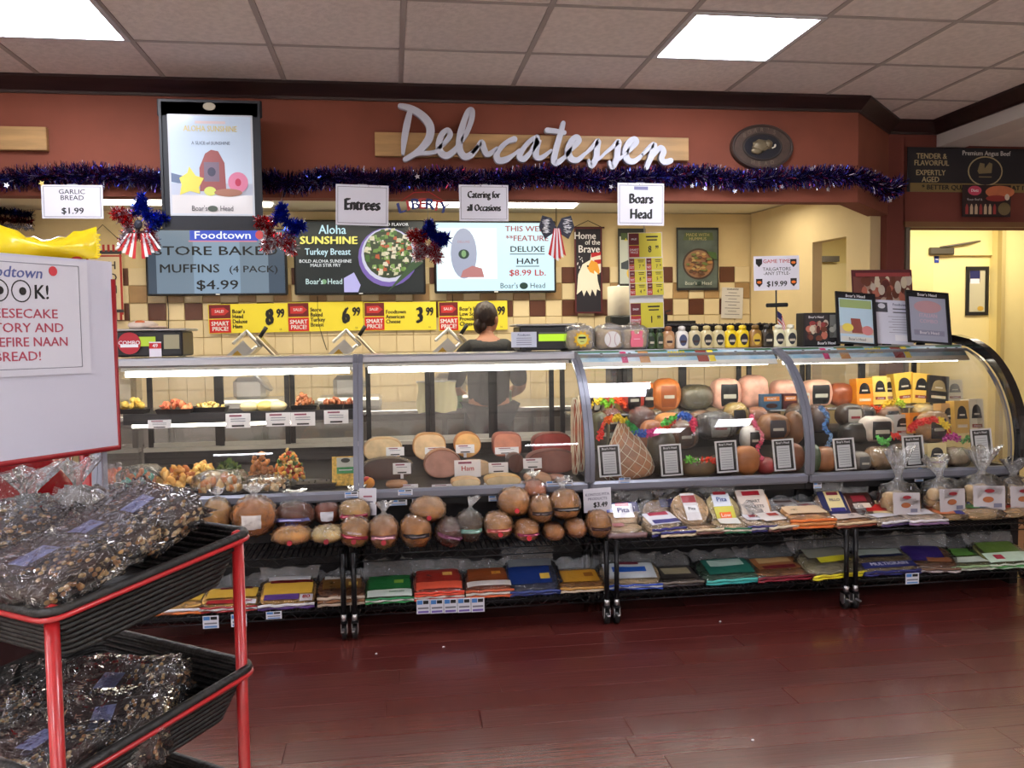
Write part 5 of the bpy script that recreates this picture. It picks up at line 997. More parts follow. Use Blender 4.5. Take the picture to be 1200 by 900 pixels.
shelf('pink and white striped ham right after the curved upright', 956, 32, 28, rind=(230, 176, 150), badge=BLK, e=.65)
shelf('brown and red marbled ham beside the striped one', 984, 28, 24, rind=(156, 80, 46))
for px, w_, lb, c in ((903, 24, 'blue printed food box on the glass shelf', (50, 90, 120)), (925, 18, 'dark red printed food box on the glass shelf', (80, 30, 34)), (940, 16, 'pale printed food box against the curved upright', (200, 196, 186))):
    p = at(px, 480, 4.89); s = mpp(p); board('food_box', lb, 'box', (p.x, 4.90, .962+9*s), w_*s, 18*s, mat(c, .5), [('r', 0, .2, .8, .3, mat((200, 120, 50))), ('t', 'READY', 0, .2, .2, WHITE, .01), ('e', 0, -.25, .3, .16, mat((60, 30, 24)))], th=.05, group='printed boxes on the glass shelf')
dm = lambda *a, **k: meat(*a, **k)
dm('golden ham below the large brown one', 784, 506, 30, 20, 4.80, rind=(206, 140, 80), badge=(120, 60, 40), d=.16)
dm('green and red wrapped sausage in the corner beside the netted ham', 703, 528, 20, 40, 4.66, rind=(90, 90, 60), badge=(60, 60, 50))
dm('stubby brown ham between netted ham and herb crusted roast', 764, 528, 26, 32, 4.62, rind=(160, 100, 60))
dm('dark herb crusted roast standing upright behind the second info card', 775, 558, 30, 48, 4.52, rind=(70, 62, 40), d=.12, nz=.12)
dm('brown oven roasted ham above the second info card', 800, 526, 32, 30, 4.60, rind=(140, 86, 50), badge=(90, 60, 40), film_=True)
dm('glossy black wrapped ham with silver label in the middle of the curved case', 838, 516, 44, 30, 4.64, rind=(50, 44, 34), badge=(170, 170, 160), film_=True, e=.9, d=.18)
dm('low dark ham under the garland between two info cards', 818, 560, 38, 20, 4.46, rind=(110, 90, 60), d=.12)
dm('small white wrapped ham with black badge', 879, 528, 20, 26, 4.56, rind=(226, 222, 212), badge=BLK)
dm('golden round loaf shaped ham at the third info card', 874, 556, 28, 30, 4.46, rind=(180, 110, 56), d=.12)
dm('brown loaf with net pattern above the fourth info card', 906, 516, 34, 28, 4.66, rind=(140, 96, 60), badge=(60, 56, 60))
dm('slim brown loaf by the curved upright', 930, 520, 18, 34, 4.66, rind=(130, 90, 60))
dm('low tan joint behind the fourth info card', 925, 556, 30, 30, 4.50, rind=(150, 90, 60))
dm('dark red joint under the pink garland', 896, 556, 18, 18, 4.46, rind=(170, 60, 60))
# netted leg ham: broad foot, thin top
p = spot(738, 561, 4.47); s = mpp(p); t = thing('netted_ham', 'large cone shaped ham in white string netting behind the curved glass', 'meat', p, rot=(0, R(-7), 0))
pr_ = [(.01, 0), (.125, .01), (.140, .05), (.126, .11), (.092, .18), (.054, .25), (.024, .305), (.008, .315)]
MB().lathe(pr_, mat((176, 124, 88), .45, var=.3, scale=9, coat=.2), n=26, sy=.62).build('joint', t); mb = MB(); nm = mat((232, 222, 198), .6)
def rad_at(z):
    for (r0, z0), (r1, z1) in zip(pr_, pr_[1:]):
        if z <= z1: return r0+(r1-r0)*(z-z0)/(z1-z0)
    return .01
for sg_ in (1, -1):
    for j in range(11):
        mb.tube([((rad_at(z)+.003)*math.cos(a), .62*(rad_at(z)+.004)*math.sin(a), z) for z, a in [(.004+.297*i/20, 2*PI*j/11+sg_*i*.13) for i in range(21)]], .0021, nm, n=4, cap=False)
mb.build('netting', t); MB().blob((0, 0, .31), (.018, .014, .02), nm).build('tie', t)
# flower garlands
LC = [(236, 60, 50), (240, 120, 40), (250, 220, 60), (60, 170, 80), (50, 100, 200), (230, 70, 150), (240, 80, 40)]
def lei(label, pts, cols, rad=.021, group='paper flower garlands'):
    """pts: (px, py, Y)"""
    P = smooth_line([at(*q) for q in pts], 8); r = random.Random(int(pts[0][0])); L = sum((b-a).length for a, b in zip(P, P[1:])); n = max(6, int(L/.020)); c = P[0].copy()
    t = thing('flower_garland', label, 'garland', c, group=group); run = 4
    for i in range(n):
        k = i/(n-1)*(len(P)-1); j = min(int(k), len(P)-2); q = P[j].lerp(P[j+1], k-j)-c; m_ = mat(cols[(i//run) % len(cols)], .6); mb = MB()
        M = Matrix.Translation(q) @ Euler((r.uniform(-.7, .7), r.uniform(-.7, .7), r.random()*6)).to_matrix().to_4x4()
        for a in range(6):
            a = a*PI/3; mb.add([(0, 0, 0), (rad*math.cos(a-.45), -.006, rad*math.sin(a-.45)), (rad*1.25*math.cos(a), .004, rad*1.25*math.sin(a)), (rad*math.cos(a+.45), -.006, rad*math.sin(a+.45))], [(0, 1, 2, 3)], m_, False, M)
        mb.blob((0, 0, 0), (rad*.5, rad*.6, rad*.5), m_, nu=7, nv=4, M=M); mb.build('flower', t)
    MB().tube([q-c for q in P], .002, GRN, n=4).build('string', t)
    return t
lei('rainbow flower garland draped round the top of the netted ham', ((703, 512, 4.55), (708, 496, 4.55), (716, 491, 4.5), (726, 490, 4.42), (738, 497, 4.42), (746, 506, 4.42), (757, 508, 4.44), (768, 506, 4.46), (780, 500, 4.5), (790, 492, 4.5)), LC)
lei('green and pink flower garland running over the brown oven roasted ham', ((778, 496, 4.48), (790, 490, 4.48), (802, 487, 4.5), (812, 494, 4.5), (812, 504, 4.5)), [(90, 200, 80), (60, 110, 200), (240, 70, 110), (230, 60, 50)])
lei('yellow and orange flower garland on the glass shelf', ((690, 478, 4.9), (702, 469, 4.9), (712, 474, 4.9), (722, 468, 4.88), (732, 474, 4.88)), [(250, 220, 60), (150, 220, 60), (240, 90, 40), (235, 60, 60)])
lei('red orange garland lying low between two info cards', ((806, 538, 4.42), (815, 542, 4.42), (826, 539, 4.42), (838, 541, 4.42)), [(110, 200, 60), (236, 70, 40), (240, 90, 40), (220, 50, 50)])
lei('pink flower garland hanging down beside the white wrapped ham', ((881, 488, 4.52), (886, 500, 4.5), (894, 512, 4.48), (888, 526, 4.44), (894, 540, 4.42), (903, 550, 4.42)), [(236, 110, 140), (240, 140, 160), (226, 80, 120)], .014)
lei('blue flower garland hanging by the curved upright', ((962, 478, 4.60), (970, 488, 4.58), (966, 500, 4.56), (974, 512, 4.54), (970, 524, 4.5), (976, 530, 4.48)), [(110, 150, 200), (80, 130, 190), (130, 170, 214)], .014)
# cheese blocks
def cheese(label, px, py, w_, h, Y, col, badge=BLK, z=None, tilt=0, d=.08, lean=-6):
    p = spot(px, py, Y); s = mpp(p)
    if z: p.z = z
    t = board('cheese_block', label, 'cheese', (p.x, Y, p.z+h*s/2+.002), w_*s, h*s, mat(col, .35, coat=.4), [], th=d, rot=(R(lean), R(tilt), 0), group='cheese blocks in the curved case', pn='block'); W, H_ = w_*s, h*s
    MB().prism([(W*.3*math.cos(a), H_*.12+H_*.22*math.sin(a)) for a in [PI*i/8 for i in range(9)]]+[(-W*.36, -H_*.06), (W*.36, -H_*.06)], -d/2-.002, -d/2, mat(badge, .4)).box((0, -d/2-.0026, H_*.06), (W*.36, .001, H_*.05), mat((210, 200, 180))).build('label', t)
    MB().box((0, -d/2-.0012, -H_*.28), (W*.7, .001, H_*.10), mat((150, 60, 40) if sum(col) > 500 else (220, 200, 160))).text('cheese' if H_ > .1 else 'deli', 0, -H_*.28, H_*.09, WHITE, y=-d/2-.002).build('flavour_band', t)
    return t
OC, YC_, WC = (232, 140, 36), (244, 206, 100), (236, 226, 196)
SZ = .962
cheese('tall orange cheddar block standing on the glass shelf', 1009, 487, 20, 32, 4.93, OC, z=SZ); cheese('yellow cheese block behind the orange cheddar', 1027, 485, 18, 33, 5.0, YC_, z=SZ); cheese('light yellow cheese block beside a brown sauce bottle', 1038, 480, 14, 30, 5.06, (244, 220, 140), z=SZ)
cheese('bright yellow cheese block with black badge at the shelf middle', 1056, 478, 24, 36, 5.02, (240, 196, 70), z=SZ, tilt=-5); cheese('golden cheese block next to the black box', 1075, 478, 22, 35, 5.0, (236, 190, 80), z=SZ, tilt=5)
cheese('black boxed cheese wheel on the glass shelf', 1095, 476, 26, 32, 4.98, (34, 32, 32), (150, 130, 90), z=SZ, tilt=6); cheese('white cheese block beside the black box', 1114, 475, 20, 26, 5.02, WC, z=SZ)
dm('dark flecked sausage pack under the marbled ham', 995, 500, 28, 24, 4.72, rind=(70, 56, 46), badge=(200, 196, 180)); dm('lumpy black roast behind the blue garland', 1002, 520, 34, 22, 4.62, rind=(44, 40, 36), nz=.15)
dm('white wrapped ham with black arch badge in the curved case middle', 1026, 517, 34, 26, 4.60, rind=(222, 206, 190), badge=BLK, e=.6); cheese('grey labelled cheese block behind the small garland', 1054, 512, 24, 26, 4.70, (190, 188, 180)); cheese('orange cheese block under the long reflection', 1070, 508, 18, 24, 4.66, OC)
dm('golden wrapped ham with red flowers either side', 1092, 518, 34, 32, 4.60, rind=(222, 170, 100), badge=BLK, film_=True)
cheese('tall tan cheese block with a black badge at the glass', 1107, 507, 18, 34, 4.72, (206, 160, 100)); cheese('tall golden cheese block near the black rounded end', 1122, 508, 18, 38, 4.68, (214, 170, 84)); cheese('tall white cheese block closest to the black rounded end', 1139, 508, 18, 40, 4.70, (228, 220, 196))
dm('low tan chicken breast pack between info cards', 1030, 552, 30, 24, 4.46, rind=(200, 160, 110), film_=True); dm('small grey joint beside the tan chicken pack', 1006, 552, 22, 20, 4.46, rind=(140, 130, 120), badge=(90, 90, 90)); dm('long browned joint beside the blue garland end', 966, 556, 26, 26, 4.46, rind=(170, 110, 66)); dm('dark green wrapped joint by the curved upright', 951, 556, 14, 30, 4.46, rind=(60, 80, 50))
cheese('pale cheese wedge pack at the glass beside the third card', 1093, 551, 24, 28, 4.46, (226, 208, 150)); dm('low white and tan joint behind the bagged rolls', 1120, 551, 26, 20, 4.46, rind=(190, 170, 140), film_=True)
lei('orange and yellow garland in front of the orange cheddar', ((1021, 478, 4.84), (1030, 480, 4.84), (1039, 474, 4.84), (1050, 470, 4.84), (1058, 474, 4.84)), [(240, 90, 40), (240, 200, 50), (200, 220, 70)]); lei('red flower garland hung over the golden wrapped ham', ((1068, 502, 4.50), (1075, 496, 4.5), (1086, 493, 4.5), (1098, 492, 4.5), (1108, 497, 4.5), (1112, 506, 4.5)), [(230, 50, 50), (240, 70, 60), (250, 220, 70), (220, 50, 60)]); lei('small red and green garland in front of the white wrapped ham', ((1030, 514, 4.46), (1038, 519, 4.46), (1046, 511, 4.46), (1054, 512, 4.46)), [(100, 200, 90), (236, 60, 50), (240, 80, 90)]); lei('many coloured garland near the tall white cheese', ((1108, 514, 4.5), (1117, 511, 4.5), (1126, 516, 4.5), (1136, 514, 4.5)), [(200, 60, 160), (90, 180, 90), (230, 50, 70)])
# second row that fills the curved cases
for px, py, w_, h, Y, c, b, lb in ((716, 506, 22, 24, 4.76, (150, 80, 60), BLK, 'small brown ham behind the netted ham tip'), (752, 506, 26, 26, 4.80, (120, 60, 46), None, 'dark brown ham behind the stubby one'), (822, 508, 26, 24, 4.82, (150, 100, 50), None, 'tan roast deep behind the silver labelled black ham'),
    (862, 508, 26, 32, 4.78, (214, 180, 90), BLK, 'tall yellow and black ham pack under the pink hams'), (886, 506, 24, 26, 4.80, (190, 120, 80), None, 'orange brown ham behind the pink garland'), (934, 502, 22, 26, 4.84, (120, 84, 56), (90, 90, 90), 'deep brown loaf behind the slim brown one'), (958, 506, 20, 28, 4.82, (110, 70, 50), None, 'dark loaf behind the blue garland'),
    (1012, 502, 22, 24, 4.84, (90, 66, 50), BLK, 'speckled dark loaf under the orange cheddar'), (1040, 500, 26, 22, 4.86, (200, 150, 110), BLK, 'peach coloured ham under the yellow cheeses'), (1082, 498, 24, 22, 4.86, (226, 190, 120), None, 'pale golden ham above the red flower garland'), (848, 558, 30, 20, 4.50, (96, 80, 50), None, 'low dark roast behind the third info card'),
    (752, 560, 24, 20, 4.50, (140, 96, 70), None, 'low brown joint beside the netted ham foot'), (986, 560, 30, 22, 4.52, (120, 90, 70), None, 'low brown joint behind the card past the upright'), (1062, 556, 30, 24, 4.52, (180, 150, 110), None, 'low tan joint behind the sixth info card')):
    meat(lb, px, py, w_, h, Y, rind=c, badge=b, film_=True, nz=.09)
# info cards at the glass
WF = mat((226, 226, 228), .4)
names_ = ['in front of the netted ham', 'below the brown oven roasted ham', 'before the golden loaf shaped ham', 'next to the curved upright, before it', 'just past the curved upright', 'between chicken pack and cheese wedge', 'behind the bagged rolls']
for (px, py), lb in zip(((714, 540), (786, 539), (851, 535), (918, 533), (989, 532), (1070, 529), (1150, 521)), names_):
    p = at(px, py, 4.395 if px != 1150 else 4.40); s = mpp(p)
    board('info_card', 'black and white deli info card '+lb, 'card', p, 26*s, 37*s, K_, [('t', "Boar's Head", 0, .38, .10, WHITE, .01, .9), ('r', 0, -.06, .62, .70, mat((206, 208, 212)))]+[('r', 0, .2-.075*i, .5, .012, mat((120, 124, 136))) for i in range(8)], frame=WF, fw=.008, rot=(R(-8), R(-2), 0), group='info cards inside the curved cases')
# ================================================================ BREAD AND PACKS ON THE CARTS
ST, SB_ = SH1+.006, SH0+.006
RC = (214, 146, 78)
def neck(mb, c, r, h, seed, lean=(0, 0), m=None):
    """gathered, fanned-out top of a plastic bag"""
    n = 22; vs = []; rr = random.Random(seed); ph = rr.random()*6
    prof = [(1.0, -.35), (.45, .05), (.16, .25), (.30, .45), (.62, .8), (.8, 1.0)]
    for k, z in prof:
        for i in range(n):
            a = 2*PI*i/n; q = 1+(.28*math.sin(5*a+ph)+.18*math.sin(9*a+2*ph))*min(1, max(0, z+.35)); vs.append((c[0]+r*k*q*math.cos(a)+lean[0]*max(0, z)*h, c[1]+r*k*q*.7*math.sin(a)+lean[1]*max(0, z)*h, c[2]+h*(z+.1*math.sin(4*a+ph)*max(0, z))))
    fs = [(j*n+i, j*n+(i+1) % n, (j+1)*n+(i+1) % n, (j+1)*n+i) for j in range(len(prof)-1) for i in range(n)]
    return mb.add(vs, fs, m or FILM, True)
def loaf(label, px, py, w_, h, Y=4.17, col=RC, kind='loaf', lab=None, dot=None, band=None, up=0, z=None, tilt=0, yaw=0, tie=None, words=None, group='bagged loaves on the wire carts', depth=None):
    p = at(px, py, Y); s = mpp(p); rx, rz = w_*s/2, h*s/2; d = depth or (rx if kind == 'boule' else .10)
    base = max(p.z, ST) if z is None else z; t = thing('bagged_loaf', label, 'bread', (p.x, Y+d*.2, base), rot=(R(0), R(tilt), R(yaw)), group=group)
    col = (min(255, int(col[0]*1.18)), min(255, int(col[1]*1.09)), int(col[2]*.86)); bm = mat(col, .7, alt=tuple(int(v*.74) for v in col), scale=9, bump=.3)
    e1, e2 = (1, 1) if kind == 'boule' else (.95, .88)
    MB().blob((0, 0, rz*.94), (rx*.93, d*.93, rz*.92), bm, e1=e1, e2=e2, nz=.06, seed=px, nu=20, nv=12).build('bread', t)
    F = MB().blob((0, 0, rz*.98), (rx, d, rz*.97), FILM, e1=e1*.95, e2=e2, nz=.15, ns=14, seed=px+.5, nu=44, nv=26)
    if kind == 'boule' or tie: pass
    F.build('plastic_bag', t)
    if kind == 'boule' or tie: F = MB(); neck(F, (0, 0 if kind == 'boule' else d*.3, rz*1.84), rx*.62, rz*(.6 if kind == 'boule' else .8), px, lean=(tie or 0, .2), m=MILKY); F.build('gathered_top', t)
    def pt(m_, u0, u1, v0, v1, o, name, mb=None, n=6):
        b_ = (mb or MB()).blob((0, 0, rz*.98), (rx, d, rz*.97), m_, e1=e1*.95, e2=e2, nz=.15, ns=14, seed=px+.5, nu=n, nv=n, u0=u0, u1=u1, v0=v0, v1=v1, off=o); return b_.build(name, t) if name else b_
    if lab: pt(mat(lab, .5), .68, .82, .34, .56, .003, 'label')
    if band:
        pt(mat(band, .5), .62, .88, .43, .50, .0025, 'printed_band', n=8)
        pt(mat(tuple(min(255, v+90) for v in band), .5), .66, .84, .455, .475, .004, 'band_print')
    if dot:
        n = 14; r_ = .012; MB().prism([(r_*math.cos(2*PI*i/n), rz*.62+r_*math.sin(2*PI*i/n)) for i in range(n)], -d-.012, -d-.004, mat(dot, .5)).build('round_sticker', t)
    if words:
        tx = MB()
        for wd, fz, sz, c in words: tx.text(wd, 0, rz*fz, sz, mat(c, .5), y=-d-.011, off=.012, sx=.9)
        tx.build('lettering', t)
    return t
loaf('pale flat loaf half hidden behind the wicker tray of the red rack', 255, 624, 34, 42, 4.25, (214, 176, 120), 'boule')
loaf('largest round golden boule tied at the top with a white label', 298, 629, 52, 49, 4.20, (206, 146, 84), 'boule', lab=(226, 220, 214))
loaf('dark striped babka loaf with blue printed oval band', 345, 622, 50, 38, 4.30, (120, 70, 46), 'boule', band=(110, 110, 170), words=(('BABKA', .62, .022, (40, 50, 130)),), lab=None)
loaf('reddish brown loaf with a white label beside the babka', 384, 615, 34, 30, 4.33, (156, 84, 62), 'boule', lab=(220, 220, 230))
loaf('small glazed ring loaf on a black tray in front of the babka', 342, 638, 48, 21, 4.12, (214, 170, 110), 'loaf', dot=(180, 50, 60))
loaf('small white floured loaf in front of the reddish loaf', 384, 636, 42, 20, 4.13, (232, 204, 164), 'loaf', dot=(150, 40, 50))
loaf('pale rye loaf stacked behind the other rye loaf', 416, 616, 40, 34, 4.30, (206, 176, 130), 'loaf', tie=.2, band=(170, 60, 80))
loaf('rye loaf with a slanted red printed band at the cart end', 414, 641, 38, 36, 4.15, (200, 156, 104), 'loaf', band=(160, 40, 60), words=(('RYE BREAD', 1.15, .014, (240, 230, 230)),), tilt=8, dot=(170, 50, 60))
loaf('tied loaf with faint red print, first on the second cart', 450, 646, 36, 40, 4.14, (196, 146, 100), 'loaf', tie=.1, dot=(180, 50, 60), band=(170, 110, 120))
loaf('golden seeded loaf with a black strip on its end', 488, 646, 38, 40, 4.14, (206, 152, 88), 'loaf', band=(40, 30, 30))
loaf('dark loaf in a purple and white printed bag leaning over', 523, 641, 36, 34, 4.14, (104, 66, 60), 'loaf', band=(120, 60, 90), tilt=14)
loaf('wheat loaf stacked on top of the golden seeded loaf', 502, 612, 42, 30, 4.20, (204, 160, 110), 'loaf', dot=(190, 50, 60))
loaf('dark pumpernickel loaf in a green tinted bag with a fanned tie', 551, 635, 33, 38, 4.16, (92, 74, 62), 'loaf', tie=.5, band=(130, 180, 160))
loaf('loaf with red script print and red dot at the shelf front', 584, 632, 36, 33, 4.14, (206, 160, 110), 'loaf', dot=(190, 40, 50), band=(190, 80, 70))
loaf('larger loaf with a red dot stacked on the upper layer', 603, 605, 40, 34, 4.22, (210, 160, 110), 'loaf', dot=(200, 40, 50))
loaf('loaf with purple red print and a red dot under the stack', 617, 634, 32, 26, 4.13, (196, 144, 96), 'loaf', dot=(200, 40, 50), band=(150, 50, 80))
loaf('pinkish loaf tied with red at the very top of the pile', 627, 586, 30, 24, 4.32, (196, 130, 110), 'loaf', tie=.1)
loaf('upper loaf with dark twisted strip next to the red dot loaf', 634, 613, 32, 34, 4.20, (204, 156, 104), 'loaf', band=(60, 44, 40))
loaf('small plain roll in front of the stacked loaves', 649, 633, 26, 20, 4.13, (190, 136, 84), 'loaf')
loaf('loaf with a black bar label stacked high near the price sheet', 662, 609, 38, 36, 4.20, (206, 156, 104), 'loaf', band=(30, 26, 26), tie=.1)
loaf('small roll between the black bar loaf and the bagels', 675, 630, 26, 22, 4.13, (196, 142, 88), 'loaf')
loaf('bag of two bagels at the end of the second cart', 702, 630, 30, 32, 4.13, (204, 154, 96), 'loaf', band=(70, 40, 30))
# ---- flat packs
def pack(label, px, py, w_, h, top=(), edge=None, inner=(222, 200, 160), z=None, Y=4.11, l=.17, t_=.03, yaw=0, kind='slab', roll=0, group='flatbread packs on the wire carts', puff=0, n=4, cat='bread', name='flatbread_pack', tie=0, elev=13, lift=0):
    """flat printed pack lying on the shelf; top prints in shares (x, y, w, h, colour[, words]) of its upper face"""
    p = at(px, py, Y); s = mpp(p); W = w_*s; base = (ST if z is None else z)+lift; hh = h*s
    a = math.degrees(math.asin(max(-.2, min(.97, (hh-t_)/l))))-elev; a = max(0, min(75, a))
    P = at(px, py, Y); t = thing(name, label, cat, (P.x, Y, base+.003), rot=(R(a), R(roll), R(yaw)), group=group)
    inner = (min(255, int(inner[0]*1.08)), inner[1], int(inner[2]*.92)); im = mat(inner, .75, alt=tuple(int(v*.82) for v in inner), scale=14, bump=.2)
    for i in range(n):
        mb = MB(); zc = t_*(i+.5)/n; th = t_/n*.46; jx = .006*math.sin(i*2.3+px)
        if kind == 'disc': mb.lathe([(.001, zc-th), (W*.45, zc-th), (W*.47, zc), (W*.45, zc+th), (.001, zc+th)], im, n=22, M=Matrix.Translation((jx, l*.5, 0)), sy=l*.47/(W*.47))
        else: mb.lathe([(.001, zc-th), (W*.455, zc-th), (W*.47, zc), (W*.455, zc+th), (.001, zc+th)], im, n=28, M=Matrix.Translation((jx, l*.5, 0)), sy=l*.46/(W*.47), power=.5)
        mb.build('flatbread' if kind == 'disc' else 'wrap_slice', t)
    F = MB().blob((0, l/2, t_*.5+puff*.5), (W/2*1.05, l/2*1.07, t_*.66+puff), FILM, e1=.6, e2=.4, nz=.16, ns=15, seed=px, nu=48, nv=14)
    rf = random.Random(int(px)); a0 = rf.uniform(.25, .5); a1 = rf.uniform(.02, .06); vs = []       # loose crumpled flap behind the pack
    for j in range(6):
        for i in range(13): u_ = i/12-.5; v_ = j/5; vs.append((W*u_*(.95+.15*v_), l*.92+l*a0*v_, t_*.6+a1*v_+.008*math.sin(15*u_+5*v_+px)*(.3+v_)+.005*math.sin(37*u_+px)))
    F.add(vs, [(j*13+i, j*13+i+1, j*13+i+14, j*13+i+13) for j in range(5) for i in range(12)], MILKY, True)
    if tie: neck(F, (0, l*.98, t_*.7), W*.25, l*.25, px, lean=(tie, .6))
    F.build('plastic_wrap', t)
    lv = 0
    for q in top:
        x, y, a_, b_, c = q[:5]; zt = t_*1.12+puff*1.5+.003; m_ = mat(c, .4, coat=.5, var=.06, scale=12, bump=.5, bscale=22)
        lv += 1; gx, gy = 12, 6; V = []
        for j in range(gy+1):
            for i in range(gx+1): X_, Y_ = x+a_*(i/gx-.5), y+b_*(j/gy-.5); V.append((W*X_*.94, l*Y_, zt+.0007*lv+.0035*noise.noise(Vector((X_*3, Y_*2.5, px)))-t_*.5*max(0, abs(X_)-.36)*2-t_*.5*max(0, abs(Y_-.5)-.38)*2))
        g = MB().add(V, [(j*(gx+1)+i, j*(gx+1)+i+1, (j+1)*(gx+1)+i+1, (j+1)*(gx+1)+i) for j in range(gy) for i in range(gx)], m_, True)
        pn_ = g.build('printed_label', t)
        if len(q) > 5:
            M = Matrix.Translation((W*x*.94, l*y, zt+.0055)) @ Matrix.Rotation(-PI/2, 4, 'X')
            MB().text(q[5], 0, 0, min(l*b_*.75, W*a_*1.5/max(2, len(q[5]))), mat(q[6] if len(q) > 6 else (235, 235, 240), .5), off=.015, M=M, y=0).build('lettering', pn_)
    if edge:
        for i, c in enumerate(edge):
            zc = t_*(i+.5)/len(edge); MB().tube([(W*(k/10-.5)*.97, -.004+.004*math.sin(k*1.7+px+i*2), zc+.0015*math.sin(k*2.3+i+px)) for k in range(11)], t_/len(edge)*.46, mat(c, .4, coat=.4), n=8, sy=1).build('folded_edge', t)
    return t
NV, OR_, GR = (50, 46, 120), (232, 120, 50), (30, 110, 70)
pack('bag of pita with purple corners and a white label, first by the price sheet', 733, 606, 44, 40, [(0, .75, .95, .35, NV), (0, .62, .6, .5, (226, 226, 232), 'Pita', (60, 50, 110)), (0, .84, .4, .12, (170, 40, 60))], inner=(232, 214, 180), Y=4.24, l=.17, kind='disc', tie=.1)
pack('clear bag of pale pita lying flat under the purple cornered one', 735, 630, 48, 20, [(-.1, .6, .3, .3, (190, 120, 120))], inner=(232, 216, 186), edge=[(120, 90, 90)], kind='disc')
pack('upper bag of wheat pita with a purple twisted neck', 776, 604, 42, 40, [(.3, .8, .5, .3, NV)], inner=(214, 180, 130), Y=4.26, kind='disc', tie=.2)
pack('pita pack with slanted navy stripes in front of the twisted neck bag', 783, 622, 46, 30, [(0, .5, .9, .7, (226, 224, 232)), (0, .75, .6, .2, (190, 70, 90)), (.05, .3, .8, .2, NV)], edge=[NV, (226, 220, 210), NV], inner=(232, 220, 196), Y=4.13, yaw=12, t_=.045, kind='disc')
pack('low pita pack with a navy folded front edge below the striped one', 795, 631, 44, 14, [], edge=[(220, 200, 170), NV], inner=(226, 200, 160), Y=4.09, kind='disc')
pack('tall clear bag of pita with red and black label and dark tie', 813, 612, 44, 52, [(0, .5, .42, .8, (210, 206, 206)), (0, .72, .4, .22, (150, 30, 40)), (0, .42, .36, .2, (226, 226, 226), 'Pita', (40, 40, 44))], inner=(224, 200, 160), Y=4.20, l=.22, kind='disc', tie=.3, n=6, t_=.05)
pack('flat stack of brown edged pita under the tall pita bag', 826, 630, 48, 16, [], edge=[(110, 70, 60), (220, 200, 170)], inner=(226, 200, 160), kind='disc')
pack('standing pita bag with green and yellow print and orange sticker', 851, 606, 42, 46, [(0, .72, .55, .4, (220, 226, 236), 'Pita', (30, 60, 130)), (0, .93, .4, .1, (170, 40, 50)), (0, .32, .6, .4, (206, 200, 80)), (0, .24, .35, .2, (240, 110, 50), 'Low', (240, 220, 200))], inner=(220, 216, 170), Y=4.24, l=.20, kind='disc')
pack('pita pack with green folded corner under the orange sticker bag', 859, 626, 44, 20, [(0, .5, .6, .5, (226, 226, 220))], edge=[GR, (230, 220, 200), GR], inner=(230, 214, 180), kind='disc', yaw=-8)
pack('upright white pack reading smart pockets with red banner', 887, 600, 42, 46, [(0, .55, .9, .85, (222, 208, 196)), (0, .86, .55, .14, (180, 34, 50)), (0, .60, .7, .16, (222, 208, 196), 'SMART', (60, 50, 50)), (0, .44, .8, .16, (222, 208, 196), 'POCKETS', (60, 50, 50)), (0, .12, .9, .2, (236, 130, 60))], inner=(226, 190, 150), Y=4.26, l=.20)
pack('small pita pack with a navy front band below the smart pockets', 893, 626, 38, 22, [(0, .6, .7, .5, (224, 220, 224)), (0, .7, .3, .2, (190, 60, 70))], edge=[NV, (224, 220, 224), NV], inner=(232, 220, 196), t_=.035)
pack('slanted pack with a brown folded front edge beside the navy banded one', 918, 622, 44, 24, [(0, .6, .8, .6, (226, 218, 210)), (.1, .7, .35, .2, (180, 70, 60))], edge=[(96, 50, 44), (222, 206, 180)], inner=(222, 196, 150), yaw=14)
pack('flat clear pack with a pale striped label at the back of the shelf', 925, 588, 46, 20, [(0, .5, .8, .6, (206, 200, 200)), (0, .5, .5, .16, (110, 80, 70))], inner=(206, 170, 120), Y=4.32, lift=.04)
pack('pale wrap pack lying on the orange banded stack', 949, 598, 56, 20, [(0, .55, .8, .6, (226, 220, 214)), (.1, .6, .4, .16, (150, 50, 50))], inner=(216, 176, 120), Y=4.24, lift=.03)
pack('tall stack of wraps with two orange folded front bands', 952, 618, 58, 28, [(0, .6, .9, .6, (232, 200, 160))], edge=[OR_, (240, 160, 90), OR_], inner=(226, 180, 120), t_=.055, Y=4.13)
pack('flat pack of brown wraps beside the orange banded stack', 1004, 615, 56, 18, [(0, .5, .8, .5, (226, 206, 190))], edge=[(140, 70, 50), (220, 190, 150)], inner=(216, 170, 120), yaw=8)
pack('fillo pack with a yellow label over navy blue wrap', 982, 592, 38, 40, [(0, .5, .9, .9, (40, 44, 86)), (.05, .6, .55, .7, (222, 206, 150)), (.05, .62, .5, .18, (222, 206, 150), 'FILLO', (50, 50, 90)), (.05, .86, .4, .12, (130, 40, 60)), (.05, .28, .5, .14, NV)], inner=(190, 170, 150), Y=4.25, l=.18)
pack('dark brown pack with criss-cross clear folds next to the fillo pack', 1014, 590, 38, 36, [(0, .5, .9, .9, (70, 40, 34)), (0, .7, .5, .25, (140, 40, 50)), (0, .4, .6, .2, (214, 196, 176))], inner=(110, 70, 50), Y=4.26, l=.17)
pack('round naan pack with a red wrapped side in front of the brown pack', 1040, 603, 54, 24, [(.1, .5, .8, .9, (236, 214, 160)), (-.2, .4, .45, .5, (196, 40, 36)), (.15, .8, .4, .24, (200, 44, 40))], inner=(236, 214, 170), Y=4.20, kind='disc', yaw=-16, lift=.01)
pack('white flatbread pack with a slim purple printed front', 1050, 614, 44, 18, [(0, .5, .8, .4, (224, 220, 228))], edge=[(90, 70, 120), (226, 222, 228)], inner=(230, 224, 214), Y=4.10, yaw=14)
